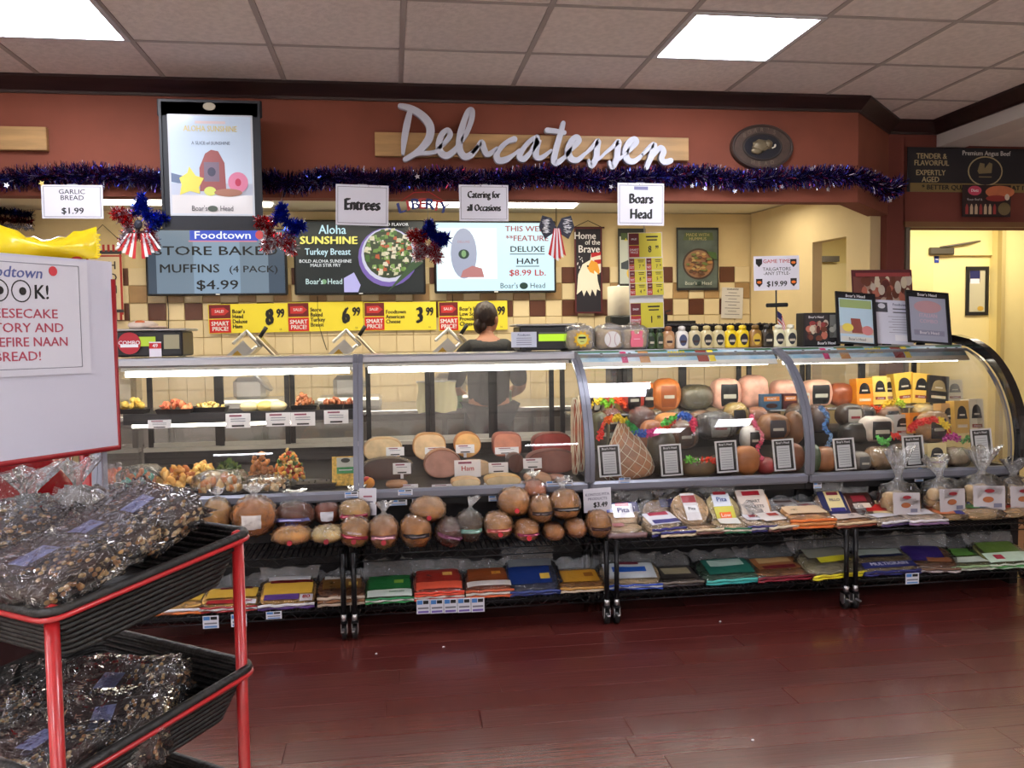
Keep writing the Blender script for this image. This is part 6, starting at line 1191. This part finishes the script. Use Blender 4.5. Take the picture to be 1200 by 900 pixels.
pack('white flatbread pack with a lavender front, flat at the shelf edge', 1088, 612, 50, 20, [(0, .6, .7, .5, (226, 222, 226))], edge=[(150, 120, 160), (226, 220, 226)], inner=(230, 224, 214), Y=4.09)
pack('round flatbread pack with a blue and orange label', 1113, 604, 46, 22, [(0, .5, .85, .85, (214, 120, 70)), (0, .85, .8, .2, (50, 50, 130)), (.3, .3, .25, .5, (50, 50, 130))], inner=(236, 210, 160), Y=4.15, kind='disc', yaw=-10)
pack('round flatbread pack with a green and blue label', 1156, 604, 52, 24, [(0, .62, .7, .55, (70, 140, 70)), (-.2, .8, .4, .25, (40, 70, 150)), (.2, .45, .4, .2, (40, 80, 160))], inner=(236, 216, 170), Y=4.13, kind='disc', t_=.04)
pack('round flatbread pack with an orange red label at the cart end', 1192, 601, 46, 24, [(0, .6, .8, .5, (210, 70, 40)), (0, .6, .5, .2, (40, 30, 40))], inner=(236, 210, 160), Y=4.14, kind='disc')
# ---- bags of rolls
def rollbag(label, px, py, w_, h, hb, seed, Y=4.24, lean=.1):
    p = at(px, py, Y); s = mpp(p); rx = w_*s/2; rz = hb*s/2; z0 = ST+.012; t = thing('bag_of_rolls', label, 'bread', (p.x, Y, z0), rot=(0, 0, R(seed*7 % 20-10)), group='tied bags of rolls on the fourth cart'); r = random.Random(seed)
    m_ = mat((226, 190, 136), .65, var=.15, scale=12)
    for i in range(9):
        a = 2*PI*i/9; q = .58 if i < 8 else 0; MB().blob((rx*q*math.cos(a), .06*q*math.sin(a), rz*(.45+.7*(i % 3)/2)), (rx*.36, .034, rz*.34), m_, nu=12, nv=7, nz=.1, seed=i+seed).build('roll', t)
    F = MB().blob((0, 0, rz*.98), (rx, .078, rz), FILM, e1=.7, e2=.7, nz=.14, ns=8, seed=seed, nu=30, nv=16); F.build('plastic_bag', t); F = MB(); neck(F, (0, .01, rz*1.75), rx*.8, (h-hb)*s*1.05, seed, lean=(lean, .1), m=MILKY); F.build('gathered_top', t)
    y = -.084; W = rx*.68; lb = MB().add([(-W, y, rz*.35), (W, y+.004, rz*.3), (W, y+.012, rz*1.5), (-W, y+.01, rz*1.55)], [(0, 1, 2, 3)], mat((196, 190, 192), .5)).build('label', t)
    g = MB(); g.prism([(W*.34*math.cos(2*PI*i/12)-W*.1, rz*.85+rz*.15*math.sin(2*PI*i/12)) for i in range(12)], y-.003, y, mat((170, 100, 60), .5)).prism([(W*.3*math.cos(2*PI*i/12), rz*1.28+rz*.09*math.sin(2*PI*i/12)) for i in range(12)], y-.001, y+.004, mat((150, 40, 50), .5)).box((W*.5, y-.002, rz*.55), (W*.5, .001, rz*.2), mat((120, 120, 140))); g.build('label_print', lb)
rollbag('tied bag of knotted rolls with a tall fanned clear top, first of the row', 1053, 604, 48, 84, 42, 1, 4.25)
rollbag('tied bag of knotted rolls standing behind the blue and orange pack', 1104, 600, 50, 72, 44, 2, 4.26, -.2)
rollbag('tied bag of knotted rolls with the widest crumpled top', 1150, 598, 54, 80, 46, 3, 4.26, .15)
rollbag('tied bag of knotted rolls last of the row by the case end', 1187, 596, 46, 66, 42, 4, 4.27, .3)
# ---- lower shelf
LG = 'wrap packs on the lower shelves'
def low(label, px, py, w_, h, top, edge, inner=(150, 130, 100), **k):
    k.setdefault('l', .20); k.setdefault('t_', .03); return pack(label, px, py, w_, h, top, edge, inner, z=SB_, Y=4.10, group=LG, elev=17, name='wrap_pack', **k)
YW = (226, 180, 70); WH_ = (220, 218, 222); RD = (176, 44, 46)
low('yellow tortilla pack with an orange striped front, nearest the red rack', 202, 728, 68, 28, [(0, .62, .9, .5, YW), (.05, .85, .6, .12, (110, 30, 34)), (0, .95, .8, .1, WH_)], [(226, 120, 50), WH_], (226, 190, 110))
low('yellow tortilla pack with a red striped front reading 80', 268, 722, 68, 30, [(0, .62, .9, .5, YW), (.05, .85, .6, .12, (110, 30, 34)), (.35, .12, .26, .2, WH_, '80', RD), (-.1, .14, .6, .16, RD)], [RD, WH_, RD], (226, 190, 110))
low('yellow tortilla pack with a purple striped front reading 80', 336, 716, 66, 38, [(0, .55, .92, .46, YW), (.05, .78, .8, .1, (110, 30, 34)), (0, .92, .8, .16, WH_), (.36, .15, .24, .24, WH_, '80', RD), (-.1, .2, .65, .2, (90, 60, 130))], [(90, 60, 130), WH_], (226, 190, 110))
low('brown wrap pack with white top label and crumpled front', 400, 708, 56, 36, [(0, .55, .85, .5, (120, 84, 40)), (0, .88, .8, .22, (206, 206, 206), 'Toufayan', (40, 40, 40)), (.25, .5, .2, .2, (210, 180, 90))], [(190, 170, 150), (150, 100, 60), (200, 180, 160)], (150, 100, 60), t_=.05)
low('bright green wrap pack reading garden veggie', 457, 715, 58, 34, [(0, .62, .9, .6, (36, 110, 56)), (.2, .62, .2, .15, (130, 170, 60)), (0, .15, .95, .28, (214, 230, 220)), (.15, .16, .5, .12, (214, 230, 220), 'GARDEN', (30, 100, 60))], [(60, 170, 100), (220, 226, 220), (50, 150, 90)], (60, 130, 70))
low('red orange wrap pack stack beside the green pack', 515, 701, 60, 38, [(0, .65, .9, .6, (150, 44, 36)), (.2, .7, .2, .14, (226, 170, 90)), (0, .2, .95, .3, (236, 96, 70))], [(236, 80, 60), (230, 214, 210), (236, 90, 60), (226, 70, 50)], (190, 80, 60), t_=.05)
low('orange brown wrap pack stack with white bands', 574, 697, 58, 36, [(0, .65, .85, .6, (140, 70, 36)), (.2, .7, .2, .14, (216, 150, 60)), (0, .2, .95, .22, (226, 216, 210))], [(220, 100, 50), (226, 216, 206), (200, 90, 50)], (170, 90, 50), t_=.045)
low('deep blue wrap pack with a tall clear top flap', 627, 691, 62, 44, [(-.05, .45, .85, .55, (30, 54, 120)), (.25, .4, .2, .18, (226, 190, 80)), (0, .86, .9, .25, (120, 124, 130))], [(30, 50, 120), (40, 60, 130)], (60, 70, 110), l=.23)
low('mustard yellow wrap pack at the end of the second cart', 684, 690, 58, 30, [(0, .5, .8, .6, (206, 150, 50)), (.2, .55, .2, .2, (150, 90, 30))], [(214, 196, 170), (190, 140, 60)], (200, 150, 80))
low('white wrap pack with bright blue waves and blue front edge', 742, 687, 72, 34, [(0, .55, .9, .7, (206, 214, 220)), (0, .6, .6, .22, (40, 90, 180)), (0, .88, .4, .14, (120, 40, 60))], [(40, 80, 190), (200, 206, 216), (40, 80, 190)], (200, 190, 160), yaw=-4)
low('dark wrapped pack with a pale oval beside the blue wave pack', 797, 686, 58, 26, [(0, .5, .9, .8, (60, 56, 54)), (.05, .55, .6, .4, (170, 160, 130))], [(40, 36, 40), (110, 100, 90)], (80, 70, 60))
low('teal green wrap pack with a turquoise front band', 862, 688, 76, 32, [(0, .55, .8, .7, (40, 110, 96)), (0, .7, .6, .3, (170, 196, 186))], [(60, 180, 176), (80, 190, 180)], (70, 120, 100), yaw=3)
low('tan wrap pack with a maroon front band', 921, 684, 74, 30, [(0, .6, .8, .6, (150, 100, 60)), (0, .75, .6, .25, (196, 160, 110)), (0, .4, .6, .16, (110, 30, 40))], [(130, 24, 44), (120, 24, 40)], (170, 120, 70), yaw=3)
low('wrap pack with a bright yellow front band and loose clear top', 983, 676, 74, 36, [(0, .75, .8, .4, (120, 120, 110)), (.05, .45, .6, .22, (206, 200, 50))], [(240, 226, 50), (236, 220, 50)], (150, 150, 120), yaw=8, puff=.01)
low('wrap pack with a navy front band beside the yellow banded one', 1045, 671, 74, 34, [(0, .75, .8, .3, (150, 160, 150)), (0, .6, .8, .1, (30, 34, 60)), (0, .2, .95, .24, (44, 48, 110), 'MULTIGRAIN', (200, 200, 220))], [(40, 44, 120), (40, 44, 110)], (150, 140, 110))
low('deep purple wrap pack with a shiny crumpled front', 1096, 667, 58, 34, [(-.1, .6, .8, .7, (50, 36, 100)), (.15, .3, .5, .2, (140, 90, 60))], [(190, 180, 180), (110, 80, 60)], (130, 90, 60), yaw=-12)
low('pale green wrap pack with leafy print', 1140, 664, 60, 28, [(0, .7, .8, .45, (90, 140, 60)), (0, .25, .9, .3, (206, 216, 200))], [(206, 214, 200), (150, 180, 130)], (130, 140, 90))
low('green and white wrap pack at the far cart end', 1186, 668, 62, 34, [(0, .7, .8, .5, (100, 130, 60)), (0, .25, .95, .4, (206, 230, 206)), (-.2, .25, .2, .2, (190, 60, 80))], [(180, 214, 180), (90, 170, 90), (210, 220, 200)], (120, 130, 80))
# ---- price tags
TGW, TGB = mat((214, 216, 226), .5), mat((70, 130, 200), .5)
def tagc(label, px, py, w_, h, Y, style='blue', grp='shelf price tags', rot=0):
    p = at(px, py, Y); s = mpp(p); pr = [('r', -.25, .3, .4, .28, TGB), ('r', .2, .3, .4, .24, K_), ('r', 0, -.1, .8, .12, mat((120, 120, 130))), ('r', 0, -.36, .8, .14, mat((110, 90, 170) if style == 'p' else (90, 140, 200)))]
    return board('price_tag', label, 'price tag', p, w_*s, h*s, TGW, pr, th=.0015, group=grp, rot=(0, R(rot), 0))
cf = CYY-CD/2-.0075
for px, py, lb in ((247, 729, 'square price tag under the red striped tortilla pack'), (280, 727, 'square price tag next to the red rack post'), (321, 721, 'small price tag under the purple striped tortilla pack')): tagc(lb, px, py, 18, 15 if px < 300 else 9, cf)
for i in range(5): tagc(['first', 'second', 'middle', 'fourth', 'last'][i]+' tag of the five price tags in a strip under the red orange wraps', 496+16*i, 711-.6*i, 15.5, 17, cf, 'p', 'strip of five price tags')
tagc('single price tag below the navy banded wrap pack', 1069, 678, 17, 13, cf)
ry = 4.308
for px, py, w_, lb in ((309, 588, 12, 'near the boule'), (412, 580, 16, 'by the first case joint'), (475, 577, 17, 'left over the tied loaf'), (648, 567, 16, 'above the pinkish loaf'), (732, 563, 14, 'over the first pita bag'), (665, 566, 12, 'above the black bar loaf')):
    tagc('blue and white tag on the case rail '+lb.replace('left over', 'over'), px, py, w_, 6.5, ry, grp='blue tags on the case rail')
for px, py, w_, lb in ((467, 589, 20, 'under the rail above the tied loaf'), (488, 586, 10, 'under the rail over the stacked wheat loaf'), (581, 584, 17, 'under the rail above the script print loaf'), (645, 577, 12, 'under the rail behind the pinkish loaf'), (956, 558, 12, 'beside the curved joint'), (958, 569, 10, 'lower one beside the curved joint'), (1069, 552, 12, 'above the first bag of rolls'), (1081, 551, 13, 'between two bags of rolls'), (1077, 561, 11, 'low behind the bags of rolls')):
    tagc('blue and white tag '+lb, px, py, w_, 6.5, 4.348 if px > 900 or px < 900 else ry, grp='blue tags on the case rail')
p = at(700, 586, 4.30); s = mpp(p); board('paper_sign', 'white paper sign priced 3.49 behind the bagels', 'sign', p, 33*s, 28*s, PAP, [('t', 'KONTOS PITA', 0, .24, .16, mat((90, 90, 120)), .01), ('t', 'PRODUCTS', 0, .06, .16, mat((90, 90, 120)), .01), ('t', '$3.49', .1, -.2, .3, K_, .03, .9)], rot=(0, R(-2), 0))
p = at(431, 588, 4.31); s = mpp(p); board('paper_sign', 'plain white paper sign behind the stacked rye loaves', 'sign', p, 20*s, 32*s, PAP, [('r', 0, .2, .5, .06, mat((170, 100, 120))), ('r', 0, 0, .6, .05, mat((120, 120, 140)))], rot=(0, R(1), 0))
# ================================================================ RED RACK WITH WICKER TRAYS, SIGN BOARD, BRITTLE BAGS
RA = Vector((-.526, 1.394, 0)); RZ = math.atan2(.8, .6); L1, L2, RH = .378, .45, 1.0
REDM = mat((168, 30, 34), .3, coat=.4, var=.1, scale=12)
RR = Matrix.Translation(RA) @ Matrix.Rotation(RZ, 4, 'Z')
rack = thing('display_rack', 'red tube display rack carrying black wicker trays', 'rack', RA, rot=(0, 0, RZ))
for i, (x, y) in enumerate(((0, 0), (L1, 0), (0, L2), (L1, L2))):
    top_ = {0: RH+.012, 1: RH+.05, 2: 1.60, 3: 1.60}[i]
    MB().tube([(x, y, 0), (x, y, top_)], .0112, REDM, n=14).lathe([(.0112, 0), (.010, .004), (.004, .007), (.0005, .008)], REDM, n=14, M=Matrix.Translation((x, y, top_-.001))).build('post', rack)
TILT = math.atan2(.04, L1)
tz = [RH, RH-.262, RH-.50]
for z in tz:
    lp = [(-.022, -.022, z-.002), (L1+.022, -.022, z+.043), (L1+.022, L2+.022, z+.043), (-.022, L2+.022, z-.002)]
    P = []
    for i in range(4):      # rounded corners
        a, b, c = Vector(lp[i-1]), Vector(lp[i]), Vector(lp[(i+1) % 4]); r = .035
        for k in range(5): q = k/4; p0 = b+(a-b).normalized()*r; p1 = b+(c-b).normalized()*r; P.append((1-q)**2*p0+2*q*(1-q)*b+q*q*p1)
    MB().tube(P, .0045, REDM, n=8, closed=True).build('tray_rail', rack)
MB().tube([(0, 0, .12), (L1, 0, .12)], .008, REDM).tube([(0, L2, .12), (L1, L2, .12)], .008, REDM).tube([(0, 0, .12), (0, L2, .12)], .008, REDM).tube([(L1, 0, .12), (L1, L2, .12)], .008, REDM).build('base_frame', rack)
WK = mat((24, 23, 22), .45, var=.3, scale=30, bump=.4)
def in_rack(x, y, z): return RR @ Vector((x, y, z))
def tray_M(z): return RR @ Matrix.Translation((0, 0, z)) @ Matrix.Rotation(-TILT, 4, 'Y')
for k, z in enumerate(tz):
    t = thing('wicker_tray', ['black wicker tray heaped with brittle bags on the top rack level', 'black wicker tray on the middle rack level', 'black wicker tray on the lowest rack level at the picture bottom'][k], 'tray', in_rack(0, 0, z), rot=(0, 0, 0), group='black wicker trays on the red rack')
    t.rotation_euler = (Matrix.Rotation(RZ, 3, 'Z') @ Matrix.Rotation(-TILT, 3, 'Y')).to_euler()
    x0, x1, y0, y1, D = -.012, L1+.022, -.012, L2+.012, .085
    mb = MB(); rings = 9
    def rr_(k_, ins):
        r = .03; X0, X1, Y0, Y1 = x0+ins, x1-ins, y0+ins, y1-ins; o = []
        for cx, cy, a0 in ((X1-r, Y1-r, 0), (X0+r, Y1-r, 1), (X0+r, Y0+r, 2), (X1-r, Y0+r, 3)):
            for q in range(5): a = (a0+q/4)*PI/2; o.append((cx+r*math.cos(a), cy+r*math.sin(a)))
        return o
    for j in range(rings): f = j/(rings-1); mb.tube([(a, b, -D*f+.004) for a, b in rr_(0, .035*f+.004)], .0052, WK, closed=True, n=5)
    mb.build('woven_sides', t, kind='stuff')
    a_, b_ = rr_(0, .006), rr_(0, .041); n = len(a_); MB().add([(x, y, .004) for x, y in a_]+[(x, y, -D) for x, y in b_], [tuple(range(n, 2*n))]+[(i, (i+1) % n, (i+1) % n+n, i+n) for i in range(n)], WK).build('liner', t)
    MB().tube([(a, b, .008) for a, b in rr_(0, -.002)], .009, WK, closed=True, n=8).build('rim', t)
# sign board above the trays
sx_ = Vector((-.602, 2.0)); d1 = Vector((.6, .8)); W_ = .56; c2 = sx_-d1*(W_/2)
sz0, sz1 = 1.192, 1.597; hc_ = (sz1-sz0)/2
sgn = thing('sign_board', 'large white sign board with red frame edge above the wicker trays', 'sign', (c2.x, c2.y, (sz0+sz1)/2), rot=(0, 0, RZ))
BW = mat((206, 206, 222), .5)
MB().add([(-W_/2, -.004, -hc_-.004), (W_/2, -.004, -hc_), (W_/2, -.004, hc_-.002), (-W_/2, -.004, hc_), (-W_/2, .004, -hc_-.004), (W_/2, .004, -hc_), (W_/2, .004, hc_-.002), (-W_/2, .004, hc_)], [(0, 1, 2, 3), (4, 7, 6, 5), (0, 4, 5, 1), (1, 5, 6, 2), (2, 6, 7, 3), (3, 7, 4, 0)], BW).build('board', sgn)
MB().tube([(W_/2+.002, 0, hc_-.04), (W_/2+.002, 0, -hc_-.004), (-W_/2, 0, -hc_-.008)], .0075, mat((150, 26, 34), .35), n=8).build('red_frame', sgn)
xc_, wS, z1_ = .072, .290, hc_-.006
pg = MB().box((xc_, -.008, z1_-.118), (wS, .002, .236), mat((214, 214, 226), .5)).build('printed_sheet', sgn)
MB().tube([(xc_-wS*.43, -.0095, z1_-.012), (xc_+wS*.43, -.0095, z1_-.012), (xc_+wS*.43, -.0095, z1_-.222), (xc_-wS*.43, -.0095, z1_-.222)], .0008, mat((120, 120, 140)), closed=True, n=4).build('border', pg)
DR = mat((178, 70, 92), .6); tx = MB()
tx.text('Foodtown', xc_-.02, z1_-.032, .031, mat((90, 100, 160), .5), y=-.0098, off=.012, sx=1.0, shear=.2)
tx.text('L', xc_-.092, z1_-.070, .050, K_, y=-.0098, off=.012).text('K!', xc_+.042, z1_-.070, .040, K_, y=-.0098, off=.015, sx=.9)
for i, l_ in enumerate(('CHEESECAKE', 'FACTORY AND', 'STONEFIRE NAAN', 'BREAD!')): tx.text(l_, xc_-.012, z1_-.113-.0282*i, .0262, DR, y=-.0098, off=.01, sx=(1.12, 1.08, 1.0, 1.1)[i])
tx.build('lettering', pg)
ey = MB()
for ex_ in (-.045, .0):
    ey.tube([(xc_+ex_+.019*math.cos(2*PI*i/20), -.0096, z1_-.068+.021*math.sin(2*PI*i/20)) for i in range(20)], .0012, K_, closed=True, n=4); ey.prism([(xc_+ex_+.003+.007*math.cos(2*PI*i/12), z1_-.068+.008*math.sin(2*PI*i/12)) for i in range(12)], -.0105, -.0092, K_)
ey.build('eye_drawing', pg); MB().prism([(xc_+.068+.009*math.cos(2*PI*i/14), z1_-.025+.010*math.sin(2*PI*i/14)) for i in range(14)], -.0102, -.0092, mat((206, 60, 70), .5)).build('red_dot', pg)
MB().box((W_/2-.030, .006, -hc_-.12), (.012, .004, .25), mat((150, 152, 165), .4, .5)).build('support_strip', sgn)
# brittle bags: dark slab with nuts, brown sleeve with a lavender patch, crumpled film
def brittle(label, lv, x, y, z, w_, l_, th, rx=0, ry=0, rz=0, seed=1, lavx=0, sl=1, big=1):
    M = tray_M(tz[lv]) @ Matrix.Translation((x, y, z)) @ Euler((R(rx), R(ry), R(rz))).to_matrix().to_4x4()
    t = thing('brittle_bag', label, 'snack bag', M.to_translation(), rot=M.to_euler(), group='bags of dark nut brittle on the red rack'); r = random.Random(seed)
    ch = mat((50, 28, 22), .35, var=.35, scale=18, bump=.5, bscale=24)
    MB().blob((0, 0, th*.45), (w_*.46, l_*.45, th*.45), ch, e1=.35, e2=.3, nz=.10, ns=8, seed=seed, nu=28, nv=10).build('brittle', t)
    nm = [mat((204, 160, 104), .5), mat((176, 120, 70), .5), mat((222, 190, 140), .5)]; nb = MB()
    for i in range(int(90*big)): a, b = r.uniform(-.43, .43), r.uniform(-.43, .43); nb.blob((w_*a, l_*b, th*(.93-.5*(max(abs(a), abs(b)) > .40))), (.0048, .0034, .003), r.choice(nm), nu=7, nv=4)
    for i in range(int(34*big)): nb.blob((w_*r.uniform(-.45, .45), -l_*.445, th*r.uniform(.2, .7)), (.0055, .004, .004), r.choice(nm), nu=7, nv=4)
    nb.build('nuts', t, kind='stuff')
    if sl:
        q = th*1.0+.004; MB().add([(-w_*.36+lavx, -l_*.10, q), (w_*.36+lavx, -l_*.10, q), (w_*.36+lavx, l_*.36, q), (-w_*.36+lavx, l_*.36, q)], [(0, 1, 2, 3)], mat((58, 30, 24), .5)).build('brown_sleeve', t)
        lb = MB().add([(-w_*.2+lavx, -l_*.06, q+.001), (w_*.2+lavx, -l_*.06, q+.001), (w_*.2+lavx, l_*.12, q+.001), (-w_*.2+lavx, l_*.12, q+.001)], [(0, 1, 2, 3)], mat((136, 140, 190), .5)).build('lavender_label', t)
        MT = Matrix.Translation((lavx, l_*.03, q+.002)) @ Matrix.Rotation(-PI/2, 4, 'X'); MB().text('BRITTLE', 0, 0, .016, mat((96, 100, 150), .5), M=MT).text('NUT', 0, l_*.2, .018, mat((170, 120, 90), .5), M=MT).build('lettering', lb)
    F = MB().blob((0, 0, th*.55), (w_*.52, l_*.52, th*.66), FILM, e1=.45, e2=.4, nz=.26, ns=14, seed=seed+.3, nu=56, nv=22)
    vs = []; n = 14; m_ = 7          # loose crumpled end of the bag
    for j in range(m_+1):
        for i in range(n+1): u_ = i/n-.5; v_ = j/m_; vs.append((w_*u_*(1-.3*math.sin(PI*v_)+.35*v_), l_*.44+l_*.38*v_, th*.6+.03*v_+.016*math.sin(13*u_+7*v_+seed)*(.3+v_)+.009*math.sin(31*u_+seed*2)))
    F.add(vs, [(j*(n+1)+i, j*(n+1)+i+1, (j+1)*(n+1)+i+1, (j+1)*(n+1)+i) for j in range(m_) for i in range(n)], FILM, True)
    F.build('clear_bag', t); return t
brittle('front brittle bag on the top tray with a lavender label, at the picture edge', 0, .07, .12, .012, .17, .24, .045, ry=-8, rz=4, seed=1)
brittle('second brittle bag on the top tray with a lavender label', 0, .185, .15, .020, .15, .24, .045, ry=-12, rz=-3, seed=2)
brittle('third brittle bag on the top tray leaning toward the post', 0, .305, .15, .030, .14, .22, .05, ry=-20, rz=-8, seed=3, rx=4)
brittle('brittle bag at the back of the top tray with its clear end raised', 0, .15, .33, .03, .20, .15, .05, rx=18, rz=6, seed=4, sl=0)
brittle('brittle bag in the middle tray with a bright folded clear crest', 1, .25, .20, -.055, .17, .24, .06, ry=-16, rz=20, seed=5)
brittle('brittle bag in the middle tray with a lavender label at its end', 1, .16, .10, -.055, .16, .20, .06, ry=-10, rz=40, seed=6)
brittle('brittle bag in the middle tray behind the thick red post', 1, .05, .12, -.05, .15, .20, .06, rz=10, seed=7)
brittle('brittle bag at the back of the middle tray in the dark', 1, .08, .33, -.06, .2, .14, .06, rz=-4, seed=8, sl=0)
brittle('brittle bag in the lowest tray by its wicker side', 2, .22, .16, -.055, .18, .22, .06, ry=-12, rz=14, seed=9)
# puffed clear bags and red packs behind the brittle
def puff(label, x, y, z, r, h, col, seed, name='snack_bag'):
    P = in_rack(x, y, RH+z); t = thing(name, label, 'snack bag', P, rot=(0, 0, RZ)); MB().blob((0, 0, h*.3), (r*.8, r*.5, h*.3), mat(col, .35, var=.3, scale=15), nz=.15, seed=seed).build('contents', t)
    F = MB().blob((0, 0, h*.36), (r, r*.66, h*.38), MILKY, nz=.25, ns=11, seed=seed, nu=36, nv=20); neck(F, (0, 0, h*.62), r*.9, h*.55, seed, lean=(.15, -.1), m=MILKY); F.build('clear_bag', t); return t
puff('puffed clear bag with a tall twisted top behind the brittle', .20, .375, .03, .07, .125, (120, 70, 50), 21); puff('puffed clear bag beside the support strip', .30, .37, .04, .055, .12, (150, 130, 120), 22); puff('puffed clear bag of brown sweets at the picture edge', .06, .37, .02, .075, .12, (96, 50, 40), 23)
P = at(14, 606, 2.12); t = thing('red_gift_bag', 'shiny red wrapped bag behind the puffed clear bags', 'bag', P, rot=(0, 0, RZ)); MB().blob((0, 0, .06), (.17, .06, .14), mat((150, 22, 30), .2, coat=.6), nz=.3, ns=7, seed=5, nu=30, nv=16).build('wrap', t); MB().blob((.03, -.02, .13), (.04, .03, .03), mat((206, 30, 36), .2, coat=.6), nz=.5, ns=8, seed=8).build('crumpled_top', t); MB().blob((-.09, 0, .05), (.06, .05, .07), mat((96, 16, 24), .25, coat=.5), nz=.3, seed=9).build('fold', t)
MB().box((0, 0, -P.z/2-.02), (.30, .14, P.z-.06), mat((50, 22, 24), .6)).build('carton', t)
# yellow foil bag on the top edge of the sign board
P = at(36, 284, 1.93); t = thing('foil_bag', 'bright yellow foil bag lying along the top of the sign board', 'snack bag', (P.x, P.y+.02, sz1+.002), rot=(0, 0, R(10))); YF_ = mat((240, 214, 20), .16, coat=.8, bump=.15, bscale=8)
vs = []; n, m_ = 16, 12
for sd in (1, -1):
    for j in range(m_+1):
        for i in range(n+1):
            u_, v_ = i/n, j/m_; b_ = math.sin(PI*u_)**.5*math.sin(PI*v_)**.6; vs.append((-.12+.24*u_, -sd*.022*b_*(1+.3*math.sin(9*u_+3*v_)), .062*v_+.016*math.sin(2.2*u_*PI+.8)*v_-.012*v_*u_+.004*math.sin(40*u_)*(v_ > .9)))
k_ = (n+1)*(m_+1); MB().add(vs, [(s_*k_+j*(n+1)+i, s_*k_+j*(n+1)+i+1, s_*k_+(j+1)*(n+1)+i+1, s_*k_+(j+1)*(n+1)+i) for s_ in (0, 1) for j in range(m_) for i in range(n)], YF_, True).build('pouch', t)
cr_ = MB(); [cr_.box((.118+.003*(i % 2), 0, .004+.0052*i), (.012, .003, .004), YF_) for i in range(10)]; cr_.build('crimped_end', t)
g = tinsel('tinsel_strip', 'short layered blue red and silver tinsel strip beside the kitchen ceiling', [at(-30, 246, 6.8), at(10, 249, 6.8), at(37, 252, 6.8)], .05, 900, [(30, 50, 130), (20, 40, 110)], .004, seed=31)
tinsel('red_strand', None, [at(-30, 256, 6.78), at(10, 258, 6.78), at(38, 260, 6.78)], .045, 700, [(110, 30, 36), (90, 24, 30)], .004, parent=g, seed=32); tinsel('silver_strand', None, [at(-30, 264, 6.76), at(10, 265, 6.76), at(38, 267, 6.76)], .035, 500, [(190, 190, 200)], .004, parent=g, seed=33)
# litter on the floor
for px, py, lb in ((441, 766, 'white crumb on the floor below the first cart joint'), (520, 758, 'white crumb on the floor under the second cart'), (844, 728, 'white crumb on the floor under the third cart'), (882, 867, 'small torn paper scrap on the floor planks')):
    p = az(px, py, .004); tag(MB().blob((0, 0, 0), (.006, .005, .003), WHITE, nu=8, nv=4, nz=.3).build('paper_scrap', loc=p), lb, 'litter')
